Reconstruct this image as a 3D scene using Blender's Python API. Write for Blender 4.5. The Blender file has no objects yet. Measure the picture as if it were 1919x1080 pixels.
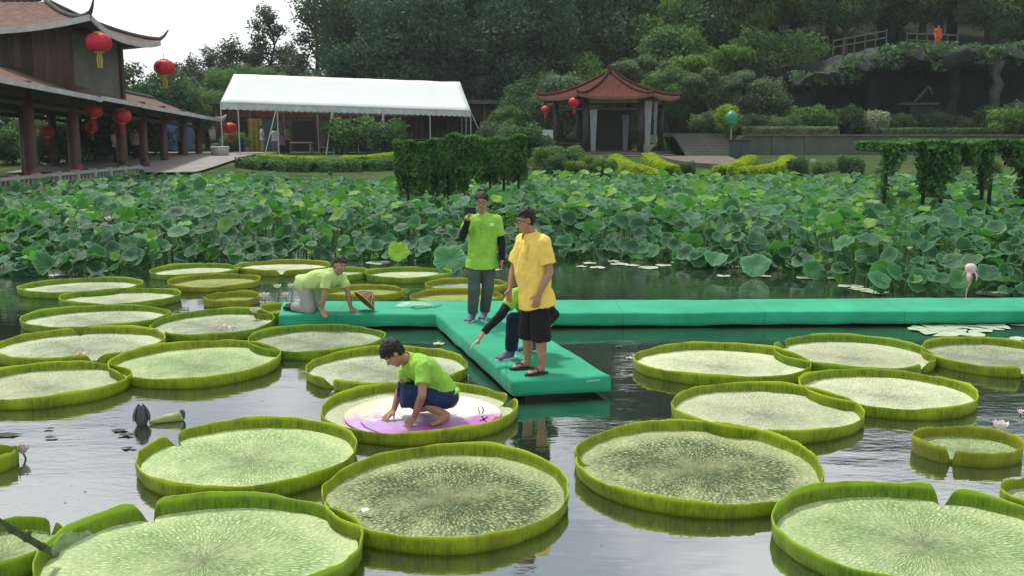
import bpy, bmesh, math, random
import numpy as np
from mathutils import Vector, Matrix, noise

random.seed(7)
RNG = np.random.default_rng(11)
SC = bpy.context.scene
COL = SC.collection
PI = math.pi

# ------------------------------------------------------------------ camera
FPX = 1800.0            # focal length in pixels of the 1919 px wide photograph
CAMZ = 2.7
PITCH = math.atan(290 / FPX)
cam_data = bpy.data.cameras.new("camera")
cam = bpy.data.objects.new("camera", cam_data)
COL.objects.link(cam)
cam.location = (0, 0, CAMZ)
cam.rotation_euler = (PI / 2 - PITCH, 0, 0)
cam_data.sensor_width = 36
cam_data.lens = 36 * FPX / 1919
cam_data.clip_end = 2000
SC.camera = cam

# ------------------------------------------------------------------ world: bright, thinly clouded day
SUN_EL, SUN_AZ = math.radians(62), math.radians(-35)      # sun behind the trees, a little to the left
world = bpy.data.worlds.new("World")
SC.world = world
world.use_nodes = True
wn, wl = world.node_tree.nodes, world.node_tree.links
wn.clear()
wout = wn.new("ShaderNodeOutputWorld")
sky = wn.new("ShaderNodeTexSky")
sky.sky_type = 'NISHITA'
sky.sun_disc = False
sky.sun_elevation = SUN_EL
sky.sun_rotation = SUN_AZ
bg1 = wn.new("ShaderNodeBackground")
bg1.inputs[1].default_value = 0.10
wl.new(sky.outputs[0], bg1.inputs[0])
tc = wn.new("ShaderNodeTexCoord")
mp = wn.new("ShaderNodeMapping")
mp.inputs['Scale'].default_value = (1.0, 1.0, 2.6)
wl.new(tc.outputs['Generated'], mp.inputs[0])
cn = wn.new("ShaderNodeTexNoise")
cn.inputs['Scale'].default_value = 2.6
cn.inputs['Detail'].default_value = 7
cn.inputs['Roughness'].default_value = 0.55
wl.new(mp.outputs[0], cn.inputs[0])
cr = wn.new("ShaderNodeValToRGB")
cr.color_ramp.elements[0].position = 0.42
cr.color_ramp.elements[0].color = (0.42, 0.47, 0.54, 1)
cr.color_ramp.elements[1].position = 0.58
cr.color_ramp.elements[1].color = (1.0, 1.0, 0.99, 1)
wl.new(cn.outputs[0], cr.inputs[0])
bg2 = wn.new("ShaderNodeBackground")
bg2.inputs[1].default_value = 1.28
wl.new(cr.outputs[0], bg2.inputs[0])
mx = wn.new("ShaderNodeMixShader")
mx.inputs[0].default_value = 0.85
wl.new(bg1.outputs[0], mx.inputs[1])
wl.new(bg2.outputs[0], mx.inputs[2])
wl.new(mx.outputs[0], wout.inputs[0])

sd = bpy.data.lights.new("sun", 'SUN')
sd.energy = 3.3
sd.angle = math.radians(7)
sd.color = (1.0, 0.96, 0.88)
sun = bpy.data.objects.new("sun", sd)
COL.objects.link(sun)
# direction towards the sun (rotation measured from +Y, clockwise as in the sky node)
sdir = Vector((math.sin(SUN_AZ) * math.cos(SUN_EL), math.cos(SUN_AZ) * math.cos(SUN_EL), math.sin(SUN_EL)))
sun.rotation_euler = sdir.to_track_quat('Z', 'Y').to_euler()
sun.location = (0, 0, 40)

SC.view_settings.view_transform = 'Standard'
SC.view_settings.look = 'None'
SC.view_settings.exposure = 0.15
SC.view_settings.gamma = 1
SC.view_settings.use_curve_mapping = False
SC.render.engine = 'CYCLES'
SC.cycles.max_bounces = 7
SC.cycles.transparent_max_bounces = 8

# ------------------------------------------------------------------ geometry of the photograph
CP, SP = math.cos(PITCH), math.sin(PITCH)
def ray(px, py):
    u, v = (px - 959.5) / FPX, (540 - py) / FPX
    return Vector((u, CP + v * SP, -SP + v * CP))
def P(px, py, z=0.0):                       # where the sight line meets the plane of height z
    r = ray(px, py)
    t = (z - CAMZ) / r.z
    return Vector((r.x * t, r.y * t, z))
def PD(px, py, d):                          # the point of that sight line d metres ahead
    r = ray(px, py)
    t = d / r.y
    return Vector((r.x * t, d, CAMZ + r.z * t))
def PX(d):                                  # pixels per metre at that distance
    return FPX / d

# ------------------------------------------------------------------ objects
WLOC = {}
def _free(name):
    return name
def tag(o, label=None, cat=None, group=None, kind=None):
    if label: o['label'] = label
    if cat: o['category'] = cat
    if group: o['group'] = group
    if kind: o['kind'] = kind
    return o
def empty(name, loc, label=None, cat=None, group=None, kind=None):
    o = bpy.data.objects.new(name, None)
    o.empty_display_size = 0.3
    COL.objects.link(o)
    o.location = loc
    WLOC[o] = Vector(loc)
    return tag(o, label, cat, group, kind)
def link(name, me, parent=None, loc=(0, 0, 0), mat=None):
    """loc = world position of the mesh origin"""
    o = bpy.data.objects.new(name, me)
    COL.objects.link(o)
    w = Vector(loc)
    WLOC[o] = w
    if parent is not None:
        o.parent = parent
        o.location = w - WLOC[parent]
    else:
        o.location = w
    if mat is not None:
        me.materials.clear()
        me.materials.append(mat)
    return o
def copy_tree(o, loc=None, parent=None, rz=None, sc=None):
    c = o.copy()
    COL.objects.link(c)
    if parent is not None:
        c.parent = parent
        c.matrix_parent_inverse = o.matrix_parent_inverse.copy()
    if loc is not None:
        c.location = loc
        WLOC[c] = Vector(loc)
    if rz is not None: c.rotation_euler = (0, 0, rz)
    if sc is not None: c.scale = sc
    for ch in KIDS(o):
        copy_tree(ch, None, c)
    return c
def KIDS(o):
    return [c for c in ALLC.get(o, [])]
ALLC = {}
_link0 = link
def link(name, me, parent=None, loc=(0, 0, 0), mat=None):
    o = _link0(name, me, parent, loc, mat)
    if parent is not None: ALLC.setdefault(parent, []).append(o)
    return o

class MB:
    """collects shapes in world coordinates and links them as one mesh object"""
    def __init__(s):
        s.v = []; s.f = []; s.n = 0; s.att = {}
    def add(s, vs, fs):
        b = len(s.v)
        s.v.extend([tuple(v) for v in vs])
        s.f.extend([tuple(b + i for i in f) for f in fs])
        return b
    def box(s, c, size, rz=0.0, m=None):
        hx, hy, hz = size[0] / 2, size[1] / 2, size[2] / 2
        vs = [Vector((x, y, z)) for x in (-hx, hx) for y in (-hy, hy) for z in (-hz, hz)]
        M = m if m is not None else Matrix.Rotation(rz, 3, 'Z')
        c = Vector(c)
        vs = [M @ v + c for v in vs]
        s.add(vs, [(0, 1, 3, 2), (4, 6, 7, 5), (0, 4, 5, 1), (2, 3, 7, 6), (0, 2, 6, 4), (1, 5, 7, 3)])
        return s
    def bar(s, a, b, w, h, up=(0, 0, 1)):       # box beam from a to b
        a, b = Vector(a), Vector(b)
        d = b - a
        L = d.length
        d.normalize()
        u = Vector(up)
        sd_ = d.cross(u)
        if sd_.length < 1e-4: sd_ = d.cross(Vector((1, 0, 0)))
        sd_.normalize()
        u = sd_.cross(d)
        M = Matrix((d, sd_, u)).transposed()
        return s.box((a + b) / 2, (L, w, h), m=M)
    def tube(s, pts, rad, seg=8, cap=True):
        pts = [Vector(p) for p in pts]
        if not hasattr(rad, '__len__'): rad = [rad] * len(pts)
        vs, fs = [], []
        prev = None
        for i, p in enumerate(pts):
            d = (pts[min(i + 1, len(pts) - 1)] - pts[max(i - 1, 0)])
            d.normalize()
            if prev is None:
                a = d.orthogonal().normalized()
            else:
                a = (prev - d * prev.dot(d))
                if a.length < 1e-5: a = d.orthogonal()
                a.normalize()
            prev = a
            b = d.cross(a)
            for k in range(seg):
                t = 2 * PI * k / seg
                vs.append(p + (a * math.cos(t) + b * math.sin(t)) * rad[i])
        n = len(pts)
        for i in range(n - 1):
            for k in range(seg):
                k2 = (k + 1) % seg
                fs.append((i * seg + k, i * seg + k2, (i + 1) * seg + k2, (i + 1) * seg + k))
        if cap:
            fs.append(tuple(reversed(range(seg))))
            fs.append(tuple((n - 1) * seg + k for k in range(seg)))
        s.add(vs, fs)
        return s
    def lathe(s, c, prof, seg=24, cap=True):     # prof: list of (r, z)
        c = Vector(c)
        vs, fs = [], []
        for r, z in prof:
            for k in range(seg):
                t = 2 * PI * k / seg
                vs.append(c + Vector((r * math.cos(t), r * math.sin(t), z)))
        for i in range(len(prof) - 1):
            for k in range(seg):
                k2 = (k + 1) % seg
                fs.append((i * seg + k, i * seg + k2, (i + 1) * seg + k2, (i + 1) * seg + k))
        if cap:
            fs.append(tuple(reversed(range(seg))))
            fs.append(tuple((len(prof) - 1) * seg + k for k in range(seg)))
        s.add(vs, fs)
        return s
    def grid(s, fn, nu, nv):                     # fn(i/nu, j/nv) -> point
        vs = [fn(i / nu, j / nv) for i in range(nu + 1) for j in range(nv + 1)]
        fs = [(i * (nv + 1) + j, (i + 1) * (nv + 1) + j, (i + 1) * (nv + 1) + j + 1, i * (nv + 1) + j + 1) for i in range(nu) for j in range(nv)]
        s.add(vs, fs)
        return s
    def slab(s, fn, nu, nv, th):                 # a grid with thickness th downwards
        top = [Vector(fn(i / nu, j / nv)) for i in range(nu + 1) for j in range(nv + 1)]
        N = len(top)
        bot = [p - Vector((0, 0, th)) for p in top]
        idx = lambda i, j: i * (nv + 1) + j
        fs = []
        for i in range(nu):
            for j in range(nv):
                q = (idx(i, j), idx(i + 1, j), idx(i + 1, j + 1), idx(i, j + 1))
                fs.append(q); fs.append(tuple(N + k for k in reversed(q)))
        for i in range(nu):
            for j, r in ((0, 0), (nv, 1)):
                a, b = idx(i, j), idx(i + 1, j)
                fs.append((a, N + a, N + b, b) if not r else (b, N + b, N + a, a))
        for j in range(nv):
            for i, r in ((0, 1), (nu, 0)):
                a, b = idx(i, j), idx(i, j + 1)
                fs.append((a, N + a, N + b, b) if not r else (b, N + b, N + a, a))
        s.add(top + bot, fs)
        return s
    def mesh(s, name, origin, smooth=False):
        me = bpy.data.meshes.new(name)
        o = Vector(origin)
        me.from_pydata([(v[0] - o.x, v[1] - o.y, v[2] - o.z) for v in s.v], [], s.f)
        me.update()
        if smooth:
            me.polygons.foreach_set("use_smooth", [True] * len(me.polygons))
        return me
    def build(s, name, mat, parent=None, smooth=False, origin=None):
        if origin is None:
            xs = [v[0] for v in s.v]; ys = [v[1] for v in s.v]; zs = [v[2] for v in s.v]
            origin = ((min(xs) + max(xs)) / 2, (min(ys) + max(ys)) / 2, min(zs))
        me = s.mesh(name, origin, smooth)
        me.materials.append(mat)
        return link(name, me, parent, origin)

def np_mesh(name, V, F, mat, smooth=True, attrs=None, uniform=None):
    """V (n,3), F (m,k) arrays -> mesh, attrs: dict name -> per-vertex float array"""
    me = bpy.data.meshes.new(name)
    k = F.shape[1]
    me.vertices.add(len(V)); me.vertices.foreach_set("co", V.astype(np.float32).ravel())
    me.loops.add(F.size); me.loops.foreach_set("vertex_index", F.astype(np.int32).ravel())
    me.polygons.add(len(F)); me.polygons.foreach_set("loop_start", np.arange(0, F.size, k, dtype=np.int32))
    if smooth: me.polygons.foreach_set("use_smooth", np.ones(len(F), dtype=bool))
    me.update(calc_edges=True)
    me.validate()
    if attrs:
        for a, val in attrs.items():
            at = me.attributes.new(a, 'FLOAT', 'POINT')
            at.data.foreach_set("value", np.asarray(val, dtype=np.float32))
    if mat is not None: me.materials.append(mat)
    return me

# ------------------------------------------------------------------ materials
class NT:
    def __init__(s, name):
        s.m = bpy.data.materials.new(name)
        s.m.use_nodes = True
        s.t = s.m.node_tree
        s.t.nodes.clear()
        s.out = s.n("ShaderNodeOutputMaterial")
    def n(s, typ, **kw):
        nd = s.t.nodes.new(typ)
        for k, v in kw.items(): setattr(nd, k, v)
        return nd
    def l(s, a, b): s.t.links.new(a, b)
    def co(s, kind='Object'): return s.n("ShaderNodeTexCoord").outputs[kind]
    def noise(s, scale, detail=4, rough=0.5, vec=None, out=0):
        nd = s.n("ShaderNodeTexNoise")
        nd.inputs['Scale'].default_value = scale
        nd.inputs['Detail'].default_value = detail
        nd.inputs['Roughness'].default_value = rough
        if vec is not None: s.l(vec, nd.inputs['Vector'])
        return nd.outputs[out]
    def ramp(s, fac, stops):
        r = s.n("ShaderNodeValToRGB")
        e = r.color_ramp.elements
        while len(e) < len(stops): e.new(0.5)
        for i, (p, c) in enumerate(stops):
            e[i].position = p
            e[i].color = (*c, 1) if len(c) == 3 else c
        if fac is not None: s.l(fac, r.inputs[0])
        return r.outputs[0]
    def math(s, op, a, b=None, c=None):
        m = s.n("ShaderNodeMath", operation=op)
        for i, x in enumerate((a, b, c)):
            if x is None: continue
            if isinstance(x, (int, float)): m.inputs[i].default_value = x
            else: s.l(x, m.inputs[i])
        return m.outputs[0]
    def mix(s, fac, a, b, typ='MIX'):
        m = s.n("ShaderNodeMix", data_type='RGBA', blend_type=typ)
        for i, x in ((0, fac), (6, a), (7, b)):
            if isinstance(x, (int, float)): m.inputs[i].default_value = x
            elif isinstance(x, tuple): m.inputs[i].default_value = (*x, 1) if len(x) == 3 else x
            else: s.l(x, m.inputs[i])
        return m.outputs[2]
    def attr(s, name, typ='GEOMETRY'):
        a = s.n("ShaderNodeAttribute", attribute_name=name, attribute_type=typ)
        return a.outputs['Fac']
    def bump(s, h, strength=0.3, dist=0.02):
        b = s.n("ShaderNodeBump")
        b.inputs['Strength'].default_value = strength
        b.inputs['Distance'].default_value = dist
        s.l(h, b.inputs['Height'])
        return b.outputs[0]
    def bsdf(s, col, rough=0.6, normal=None, spec=0.5, metal=0.0, trans=None, transcol=None, **kw):
        b = s.n("ShaderNodeBsdfPrincipled")
        if isinstance(col, tuple): b.inputs['Base Color'].default_value = (*col, 1)
        else: s.l(col, b.inputs['Base Color'])
        if isinstance(rough, (int, float)): b.inputs['Roughness'].default_value = rough
        else: s.l(rough, b.inputs['Roughness'])
        b.inputs['Specular IOR Level'].default_value = spec
        b.inputs['Metallic'].default_value = metal
        for k, v in kw.items(): b.inputs[k].default_value = v
        if normal is not None: s.l(normal, b.inputs['Normal'])
        o = b.outputs[0]
        if trans:
            t = s.n("ShaderNodeBsdfTranslucent")
            tcl = transcol if transcol is not None else col
            if isinstance(tcl, tuple): t.inputs[0].default_value = (*tcl, 1)
            else: s.l(tcl, t.inputs[0])
            mxs = s.n("ShaderNodeMixShader")
            mxs.inputs[0].default_value = trans
            s.l(o, mxs.inputs[1]); s.l(t.outputs[0], mxs.inputs[2])
            o = mxs.outputs[0]
        s.l(o, s.out.inputs[0])
        return s.m

def simple(name, col, rough=0.7, var=0.25, scale=6.0, spec=0.4, bump=0.0, bscale=None, metal=0.0, detail=5):
    """paint / plaster / cloth with uneven colour and fine relief"""
    n = NT(name)
    co = n.co('Object')
    f = n.noise(scale, detail, 0.6, co)
    dark = tuple(c * (1 - var) for c in col); lite = tuple(min(1, c * (1 + var)) for c in col)
    c = n.ramp(f, [(0.25, dark), (0.75, lite)])
    nm = None
    if bump:
        nm = n.bump(n.noise(bscale or scale * 6, 4, 0.6, co), bump, 0.01)
    return n.bsdf(c, rough, nm, spec, metal)

def leaf_mat(name, stops, trans=0.3, rough=0.6, spec=0.15, boost=1.5):
    """stops over the per-leaf value 'tint'"""
    n = NT(name)
    t = n.attr('tint')
    c = n.ramp(t, stops)
    tc_ = n.mix(1.0, c, (boost, boost * 1.15, boost * 0.5), 'MULTIPLY')
    return n.bsdf(c, rough, None, spec, trans=trans, transcol=tc_)
# ================================================================== the setting: water and ground
def sstep(a, b, x):
    t = min(1.0, max(0.0, (x - a) / (b - a)))
    return t * t * (3 - 2 * t)
def bank_y(x):
    return 37.0 + 0.6 * math.sin(x * 0.35) + (1.5 if x < -9 else 0)
def ground_h(x, y):
    pond = -0.9
    # land on the far bank
    far = sstep(bank_y(x), bank_y(x) + 1.6, y)
    gx = -15.5 - 0.03 * (y - 33)                 # the edge along the gallery on the left
    left = sstep(0.0, 1.2, gx - x) * sstep(18, 20, y)
    back = sstep(0, 6, -y - 12) + sstep(45, 50, abs(x))
    m = max(far, left, min(1.0, back))
    if m <= 0: return pond
    land = 0.95 + 0.6 * sstep(39, 52, y)
    # raised terrace on the right, behind the low wall
    land += 1.05 * max(sstep(53.2, 54.2, y) * sstep(12.3, 12.6, x), sstep(56.0, 56.6, y) * sstep(8.6, 9.0, x))
    # hill
    k = 0.12 + 0.88 * sstep(-21, -9, x)
    hs = 72 if x > 12 else 68
    if y > hs:
        land += k * (min(y, 150) - hs) * 0.27 * sstep(hs, hs + 8, y)
    land += 5.6 * sstep(70, 71, y) * sstep(15.0, 18.5, x)
    land += 0.9 * (noise.noise(Vector((x * 0.08, y * 0.08, 0))) * sstep(60, 80, y))
    return pond + (land - pond) * m

def build_ground():
    xs = np.concatenate([[-700, -350, -180, -110], np.arange(-80, 80.1, 1.0), [110, 180, 350, 700]])
    ys = np.concatenate([[-300, -120, -60], np.arange(-30, 34, 2.0), np.arange(34, 70, 0.5), np.arange(70, 160, 2.0), [200, 320, 700]])
    V = np.array([(x, y, ground_h(x, y)) for x in xs for y in ys])
    ny = len(ys)
    F = np.array([(i * ny + j, (i + 1) * ny + j, (i + 1) * ny + j + 1, i * ny + j + 1) for i in range(len(xs) - 1) for j in range(ny - 1)])
    n = NT("ground")
    co = n.co('Object')
    a = n.noise(0.45, 6, 0.6, co)
    b = n.noise(9, 6, 0.7, co)
    c1 = n.ramp(a, [(0.32, (0.022, 0.042, 0.010)), (0.5, (0.045, 0.085, 0.014)), (0.68, (0.085, 0.13, 0.022))])
    c = n.mix(n.ramp(b, [(0.3, (0, 0, 0)), (0.75, (0.7, 0.7, 0.7))]), c1, (0.028, 0.055, 0.014))
    sp = n.n("ShaderNodeSeparateXYZ"); n.l(co, sp.inputs[0])
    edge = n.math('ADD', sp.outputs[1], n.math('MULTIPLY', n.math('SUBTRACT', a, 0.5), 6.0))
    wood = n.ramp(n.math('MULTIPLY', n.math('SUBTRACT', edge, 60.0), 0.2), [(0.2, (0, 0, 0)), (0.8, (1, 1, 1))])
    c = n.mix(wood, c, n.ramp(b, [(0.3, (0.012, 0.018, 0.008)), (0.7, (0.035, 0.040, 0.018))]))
    mat = n.bsdf(c, 0.9, n.bump(b, 0.7, 0.08), 0.15)
    o = link("ground", np_mesh("ground", V, F, mat), None)
    tag(o, kind='structure')
build_ground()

def build_water():
    n = NT("pond_water")
    co = n.co('Object')
    mpn = n.n("ShaderNodeMapping"); mpn.inputs['Scale'].default_value = (1, 2.2, 1)
    n.l(co, mpn.inputs[0])
    w1 = n.noise(1.1, 3, 0.5, mpn.outputs[0])
    w2 = n.noise(7, 3, 0.55, mpn.outputs[0])
    # patches of ripple and of calm water
    patch = n.ramp(n.noise(0.35, 2, 0.5, co), [(0.42, (0.08, 0.08, 0.08)), (0.62, (1, 1, 1))])
    h = n.math('ADD', w1, n.math('MULTIPLY', n.math('MULTIPLY', w2, patch), 0.40))
    bump = n.bump(h, 0.13, 0.05)
    murk = n.ramp(n.noise(0.5, 4, 0.6, co), [(0.3, (0.012, 0.024, 0.014)), (0.7, (0.026, 0.036, 0.022))])
    m = n.bsdf(murk, 0.035, bump, 1.0, IOR=3.0)
    b = MB()
    b.grid(lambda u, v: (-60 + 120 * u, -40 + 82 * v, 0.0), 12, 8)
    o = b.build("water", m, origin=(0, 0, 0))
    tag(o, kind='structure')
build_water()
# ================================================================== giant water lily pads
def pad_disc_mat(name, pale, mid, dark, amount, coarse=1.0):
    n = NT(name)
    co = n.co('Object')
    sx = n.n("ShaderNodeSeparateXYZ"); n.l(co, sx.inputs[0])
    x, y = sx.outputs[0], sx.outputs[1]
    r2 = n.math('ADD', n.math('MULTIPLY', x, x), n.math('MULTIPLY', y, y))
    r = n.math('SQRT', n.math('ADD', r2, 0.0004))
    lr = n.math('MULTIPLY', r, 17.0 * coarse)
    th = n.math('MULTIPLY', n.math('ARCTAN2', y, x), 19.0 * coarse)
    cb = n.n("ShaderNodeCombineXYZ"); n.l(lr, cb.inputs[0]); n.l(th, cb.inputs[1])
    wob = n.noise(3, 3, 0.6, co, 1)
    ad = n.n("ShaderNodeVectorMath", operation='MULTIPLY_ADD')
    n.l(wob, ad.inputs[0]); ad.inputs[1].default_value = (2.6, 2.6, 2.6); n.l(cb.outputs[0], ad.inputs[2])
    vo = n.n("ShaderNodeTexVoronoi", feature='DISTANCE_TO_EDGE')
    vo.inputs['Scale'].default_value = 1.0
    n.l(ad.outputs[0], vo.inputs['Vector'])
    vein = vo.outputs['Distance']
    vo2 = n.n("ShaderNodeTexVoronoi", feature='F1')
    vo2.inputs['Scale'].default_value = 38 * coarse
    vo2.inputs['Randomness'].default_value = 1.0
    n.l(co, vo2.inputs['Vector'])
    fine = n.noise(75, 4, 0.75, co)
    big = n.noise(2.3, 4, 0.65, co)
    # dark between the puffs, denser where the big noise says so, fading out to the edge
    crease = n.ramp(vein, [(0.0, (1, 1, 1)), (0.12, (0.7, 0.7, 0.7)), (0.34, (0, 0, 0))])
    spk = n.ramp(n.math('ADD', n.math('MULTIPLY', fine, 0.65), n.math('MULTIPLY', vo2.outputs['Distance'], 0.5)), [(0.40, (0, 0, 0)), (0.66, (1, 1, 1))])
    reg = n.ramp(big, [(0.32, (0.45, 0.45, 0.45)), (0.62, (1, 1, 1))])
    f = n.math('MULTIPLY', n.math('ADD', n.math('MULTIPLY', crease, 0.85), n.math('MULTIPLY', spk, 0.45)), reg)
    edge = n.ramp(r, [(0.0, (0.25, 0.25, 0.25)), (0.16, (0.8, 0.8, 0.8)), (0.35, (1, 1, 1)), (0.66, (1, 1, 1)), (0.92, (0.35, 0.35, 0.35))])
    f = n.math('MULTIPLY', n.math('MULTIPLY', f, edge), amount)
    base = n.mix(n.ramp(big, [(0.35, (0, 0, 0)), (0.7, (1, 1, 1))]), pale, mid)
    rnd = n.n("ShaderNodeObjectInfo").outputs['Random']
    c = n.mix(f, base, dark)
    # brown bruises and specks
    br = n.ramp(n.noise(9, 3, 0.6, co), [(0.70, (0, 0, 0)), (0.78, (1, 1, 1))])
    c = n.mix(n.math('MULTIPLY', br, 0.35), c, (0.22, 0.17, 0.07))
    hs = n.n("ShaderNodeHueSaturation")
    n.l(n.math('MULTIPLY_ADD', rnd, 0.25, 0.88), hs.inputs['Value'])
    n.l(c, hs.inputs['Color'])
    hh = n.math('ADD', n.math('MULTIPLY', n.math('MINIMUM', vein, 0.4), 1.2), n.math('MULTIPLY', fine, 0.35))
    return n.bsdf(hs.outputs[0], 0.55, n.bump(hh, 1.0, 0.030), 0.4, trans=0.12)

def pad_rim_mat(name, base, lite, dark):
    n = NT(name)
    co = n.co('Object')
    sx = n.n("ShaderNodeSeparateXYZ"); n.l(co, sx.inputs[0])
    th = n.math('ARCTAN2', sx.outputs[1], sx.outputs[0])
    cb = n.n("ShaderNodeCombineXYZ")
    n.l(n.math('MULTIPLY', th, 30.0), cb.inputs[0])
    n.l(n.math('MULTIPLY', sx.outputs[2], 5.0), cb.inputs[1])
    ribs = n.noise(1.4, 4, 0.65, cb.outputs[0])
    blot = n.noise(2.5, 4, 0.65, co)
    z = n.ramp(sx.outputs[2], [(0.0, (0.0, 0.0, 0.0)), (0.125, (1, 1, 1))])
    c = n.mix(n.ramp(ribs, [(0.35, (0, 0, 0)), (0.62, (1, 1, 1))]), dark, base)
    c = n.mix(n.ramp(blot, [(0.42, (0, 0, 0)), (0.68, (0.85, 0.85, 0.85))]), c, lite)
    c = n.mix(n.math('MULTIPLY', n.math('POWER', z, 9.0), 0.6), c, tuple(min(1, k * 1.7) for k in lite))
    red = n.ramp(n.noise(3.1, 3, 0.6, co), [(0.60, (0, 0, 0)), (0.74, (0.5, 0.5, 0.5))])
    c = n.mix(red, c, (0.17, 0.11, 0.02))
    tr = n.mix(1.0, c, (1.25, 1.35, 0.6), 'MULTIPLY')
    return n.bsdf(c, 0.5, n.bump(ribs, 0.5, 0.012), 0.35, trans=0.35, transcol=tr)

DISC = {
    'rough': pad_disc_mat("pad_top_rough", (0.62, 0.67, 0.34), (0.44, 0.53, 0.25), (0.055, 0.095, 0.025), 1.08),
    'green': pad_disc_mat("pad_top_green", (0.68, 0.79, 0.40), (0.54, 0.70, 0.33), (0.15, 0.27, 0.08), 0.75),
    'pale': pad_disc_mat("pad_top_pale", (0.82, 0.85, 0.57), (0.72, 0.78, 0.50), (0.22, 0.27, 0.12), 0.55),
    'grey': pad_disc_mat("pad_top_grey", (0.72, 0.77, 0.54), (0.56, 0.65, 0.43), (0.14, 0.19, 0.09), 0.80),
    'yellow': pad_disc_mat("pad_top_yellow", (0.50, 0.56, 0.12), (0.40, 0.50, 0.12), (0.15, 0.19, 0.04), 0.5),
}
RIM = {
    'olive': pad_rim_mat("pad_rim_olive", (0.27, 0.35, 0.012), (0.38, 0.44, 0.025), (0.10, 0.17, 0.006)),
    'green': pad_rim_mat("pad_rim_green", (0.19, 0.32, 0.015), (0.29, 0.40, 0.03), (0.075, 0.155, 0.008)),
    'golden': pad_rim_mat("pad_rim_golden", (0.27, 0.29, 0.016), (0.34, 0.36, 0.03), (0.13, 0.17, 0.012)),
}
PADS = {}
def make_pad(key, xl, xr, yf, yn, notch, disc, rim, label, hgt=0.125, seed=0, ragged=0.0, w_only=False, seg=168):
    """outer extents in the photograph: rim left, rim right, top of the far rim, waterline of the near rim"""
    cx = (xl + xr) / 2
    near = P(cx, yn, 0.0).y
    far = P(cx, yf, hgt).y
    yc = (near + far) / 2
    ry = (far - near) / 2
    rx = (xr - xl) / 2 / FPX * (yc * CP + (CAMZ - hgt) * SP)
    if w_only:
        ry = rx; yc = near + ry
    ry = min(max(ry, rx * 0.84), rx * 1.16)
    xc = (cx - 959.5) / FPX * (yc * CP + (CAMZ - hgt) * SP)
    rnd = random.Random(seed * 17 + 3)
    ph = [rnd.uniform(0, 6.28) for _ in range(8)]
    nots = notch if isinstance(notch, (list, tuple)) else ([notch] if notch is not None else [])
    nots = [math.radians(a) for a in nots]
    flare = 0.965
    def dist(t, a): return abs((t - a + PI) % (2 * PI) - PI)
    def wob(t):
        return 1 + 0.012 * math.sin(2 * t + ph[0]) + 0.009 * math.sin(3 * t + ph[1]) + 0.005 * math.sin(7 * t + ph[2]) + 0.003 * math.sin(17 * t + ph[6])
    def radius(t, f):
        k = wob(t) * f
        for a in nots:
            d = dist(t, a)
            k *= 1 - 0.085 * math.exp(-(d / 0.045) ** 2) - 0.02 * math.exp(-(d / 0.16) ** 2)
        return k
    def height(t):
        h = hgt * (1 + 0.09 * math.sin(2 * t + ph[3]) + 0.06 * math.sin(5 * t + ph[4]) + 0.025 * math.sin(13 * t + ph[5]) + ragged * (rnd.random() - 0.5))
        for a in nots:
            d = dist(t, a)
            h *= 1 + 0.08 * math.exp(-((d - 0.17) / 0.09) ** 2) - 0.96 * math.exp(-(d / 0.055) ** 2)
        return max(h, 0.012)
    root = empty("giant_lily_pad", (xc, yc, 0), label, "lily pad", "giant water lily pads")
    # --- the blade
    rings = [0.0, 0.06, 0.14, 0.24, 0.35, 0.46, 0.57, 0.68, 0.78, 0.86, 0.93, 0.975, 1.0]
    V, F = [(0, 0, 0.02)], []
    hz = [height(2 * PI * k / seg) for k in range(seg)]
    for i, q in enumerate(rings[1:]):
        for k in range(seg):
            t = 2 * PI * k / seg
            R = q * (radius(t, flare) if q > 0.8 else (flare * wob(t)))
            X, Y = rx * R * math.cos(t), ry * R * math.sin(t)
            z = 0.022 + 0.007 * noise.noise(Vector((X * 3.1 + seed, Y * 3.1, 0))) + 0.004 * noise.noise(Vector((X * 11, Y * 11, seed)))
            z += 0.010 * max(0, (q - 0.93) / 0.07) ** 2
            V.append((X, Y, z))
    for k in range(seg):
        F.append((0, 1 + k, 1 + (k + 1) % seg))
    for i in range(len(rings) - 2):
        for k in range(seg):
            a = 1 + i * seg + k; b = 1 + i * seg + (k + 1) % seg
            F.append((a, a + seg, b + seg, b))
    me = bpy.data.meshes.new("leaf_blade")
    me.from_pydata(V, [], F); me.update()
    me.polygons.foreach_set("use_smooth", [True] * len(me.polygons))
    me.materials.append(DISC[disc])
    link("leaf_blade", me, root, (xc, yc, 0))
    # --- the upturned rim, a thin wall with ribs
    # profile in (radius factor offset, height factor): inner side up, lip, outer side down
    prof = [(0.0, 0.20, 0), (0.010, 0.30, 0), (0.017, 0.55, 0), (0.021, 0.82, 0), (0.026, 0.97, 0), (0.030, 1.0, 0), (0.0335, 0.98, 1), (0.034, 0.80, 1), (0.032, 0.52, 1), (0.028, 0.25, 1), (0.012, -0.02, 1), (-0.03, -0.16, 1)]
    V, F = [], []
    for (dr, hf, outer) in prof:
        for k in range(seg):
            t = 2 * PI * k / seg
            rib = 0.0035 * (1 if k % 2 else -1) * (outer) * (0.9 if hf < 0.9 else 0.3)
            lip = 0.004 * math.sin(23 * t + ph[7]) * (1 if hf > 0.7 else 0)
            R = radius(t, flare + dr * (0.5 + 0.5 * hz[k] / hgt) + rib + lip)
            z = hf * hz[k] if hf > 0 else hf * hgt
            if hf == 0.20: z = 0.028
            V.append((rx * R * math.cos(t), ry * R * math.sin(t), z))
    for i in range(len(prof) - 1):
        for k in range(seg):
            a = i * seg + k; b = i * seg + (k + 1) % seg
            F.append((a, a + seg, b + seg, b))
    me = bpy.data.meshes.new("rim")
    me.from_pydata(V, [], F); me.update()
    me.polygons.foreach_set("use_smooth", [True] * len(me.polygons))
    me.materials.append(RIM[rim])
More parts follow.
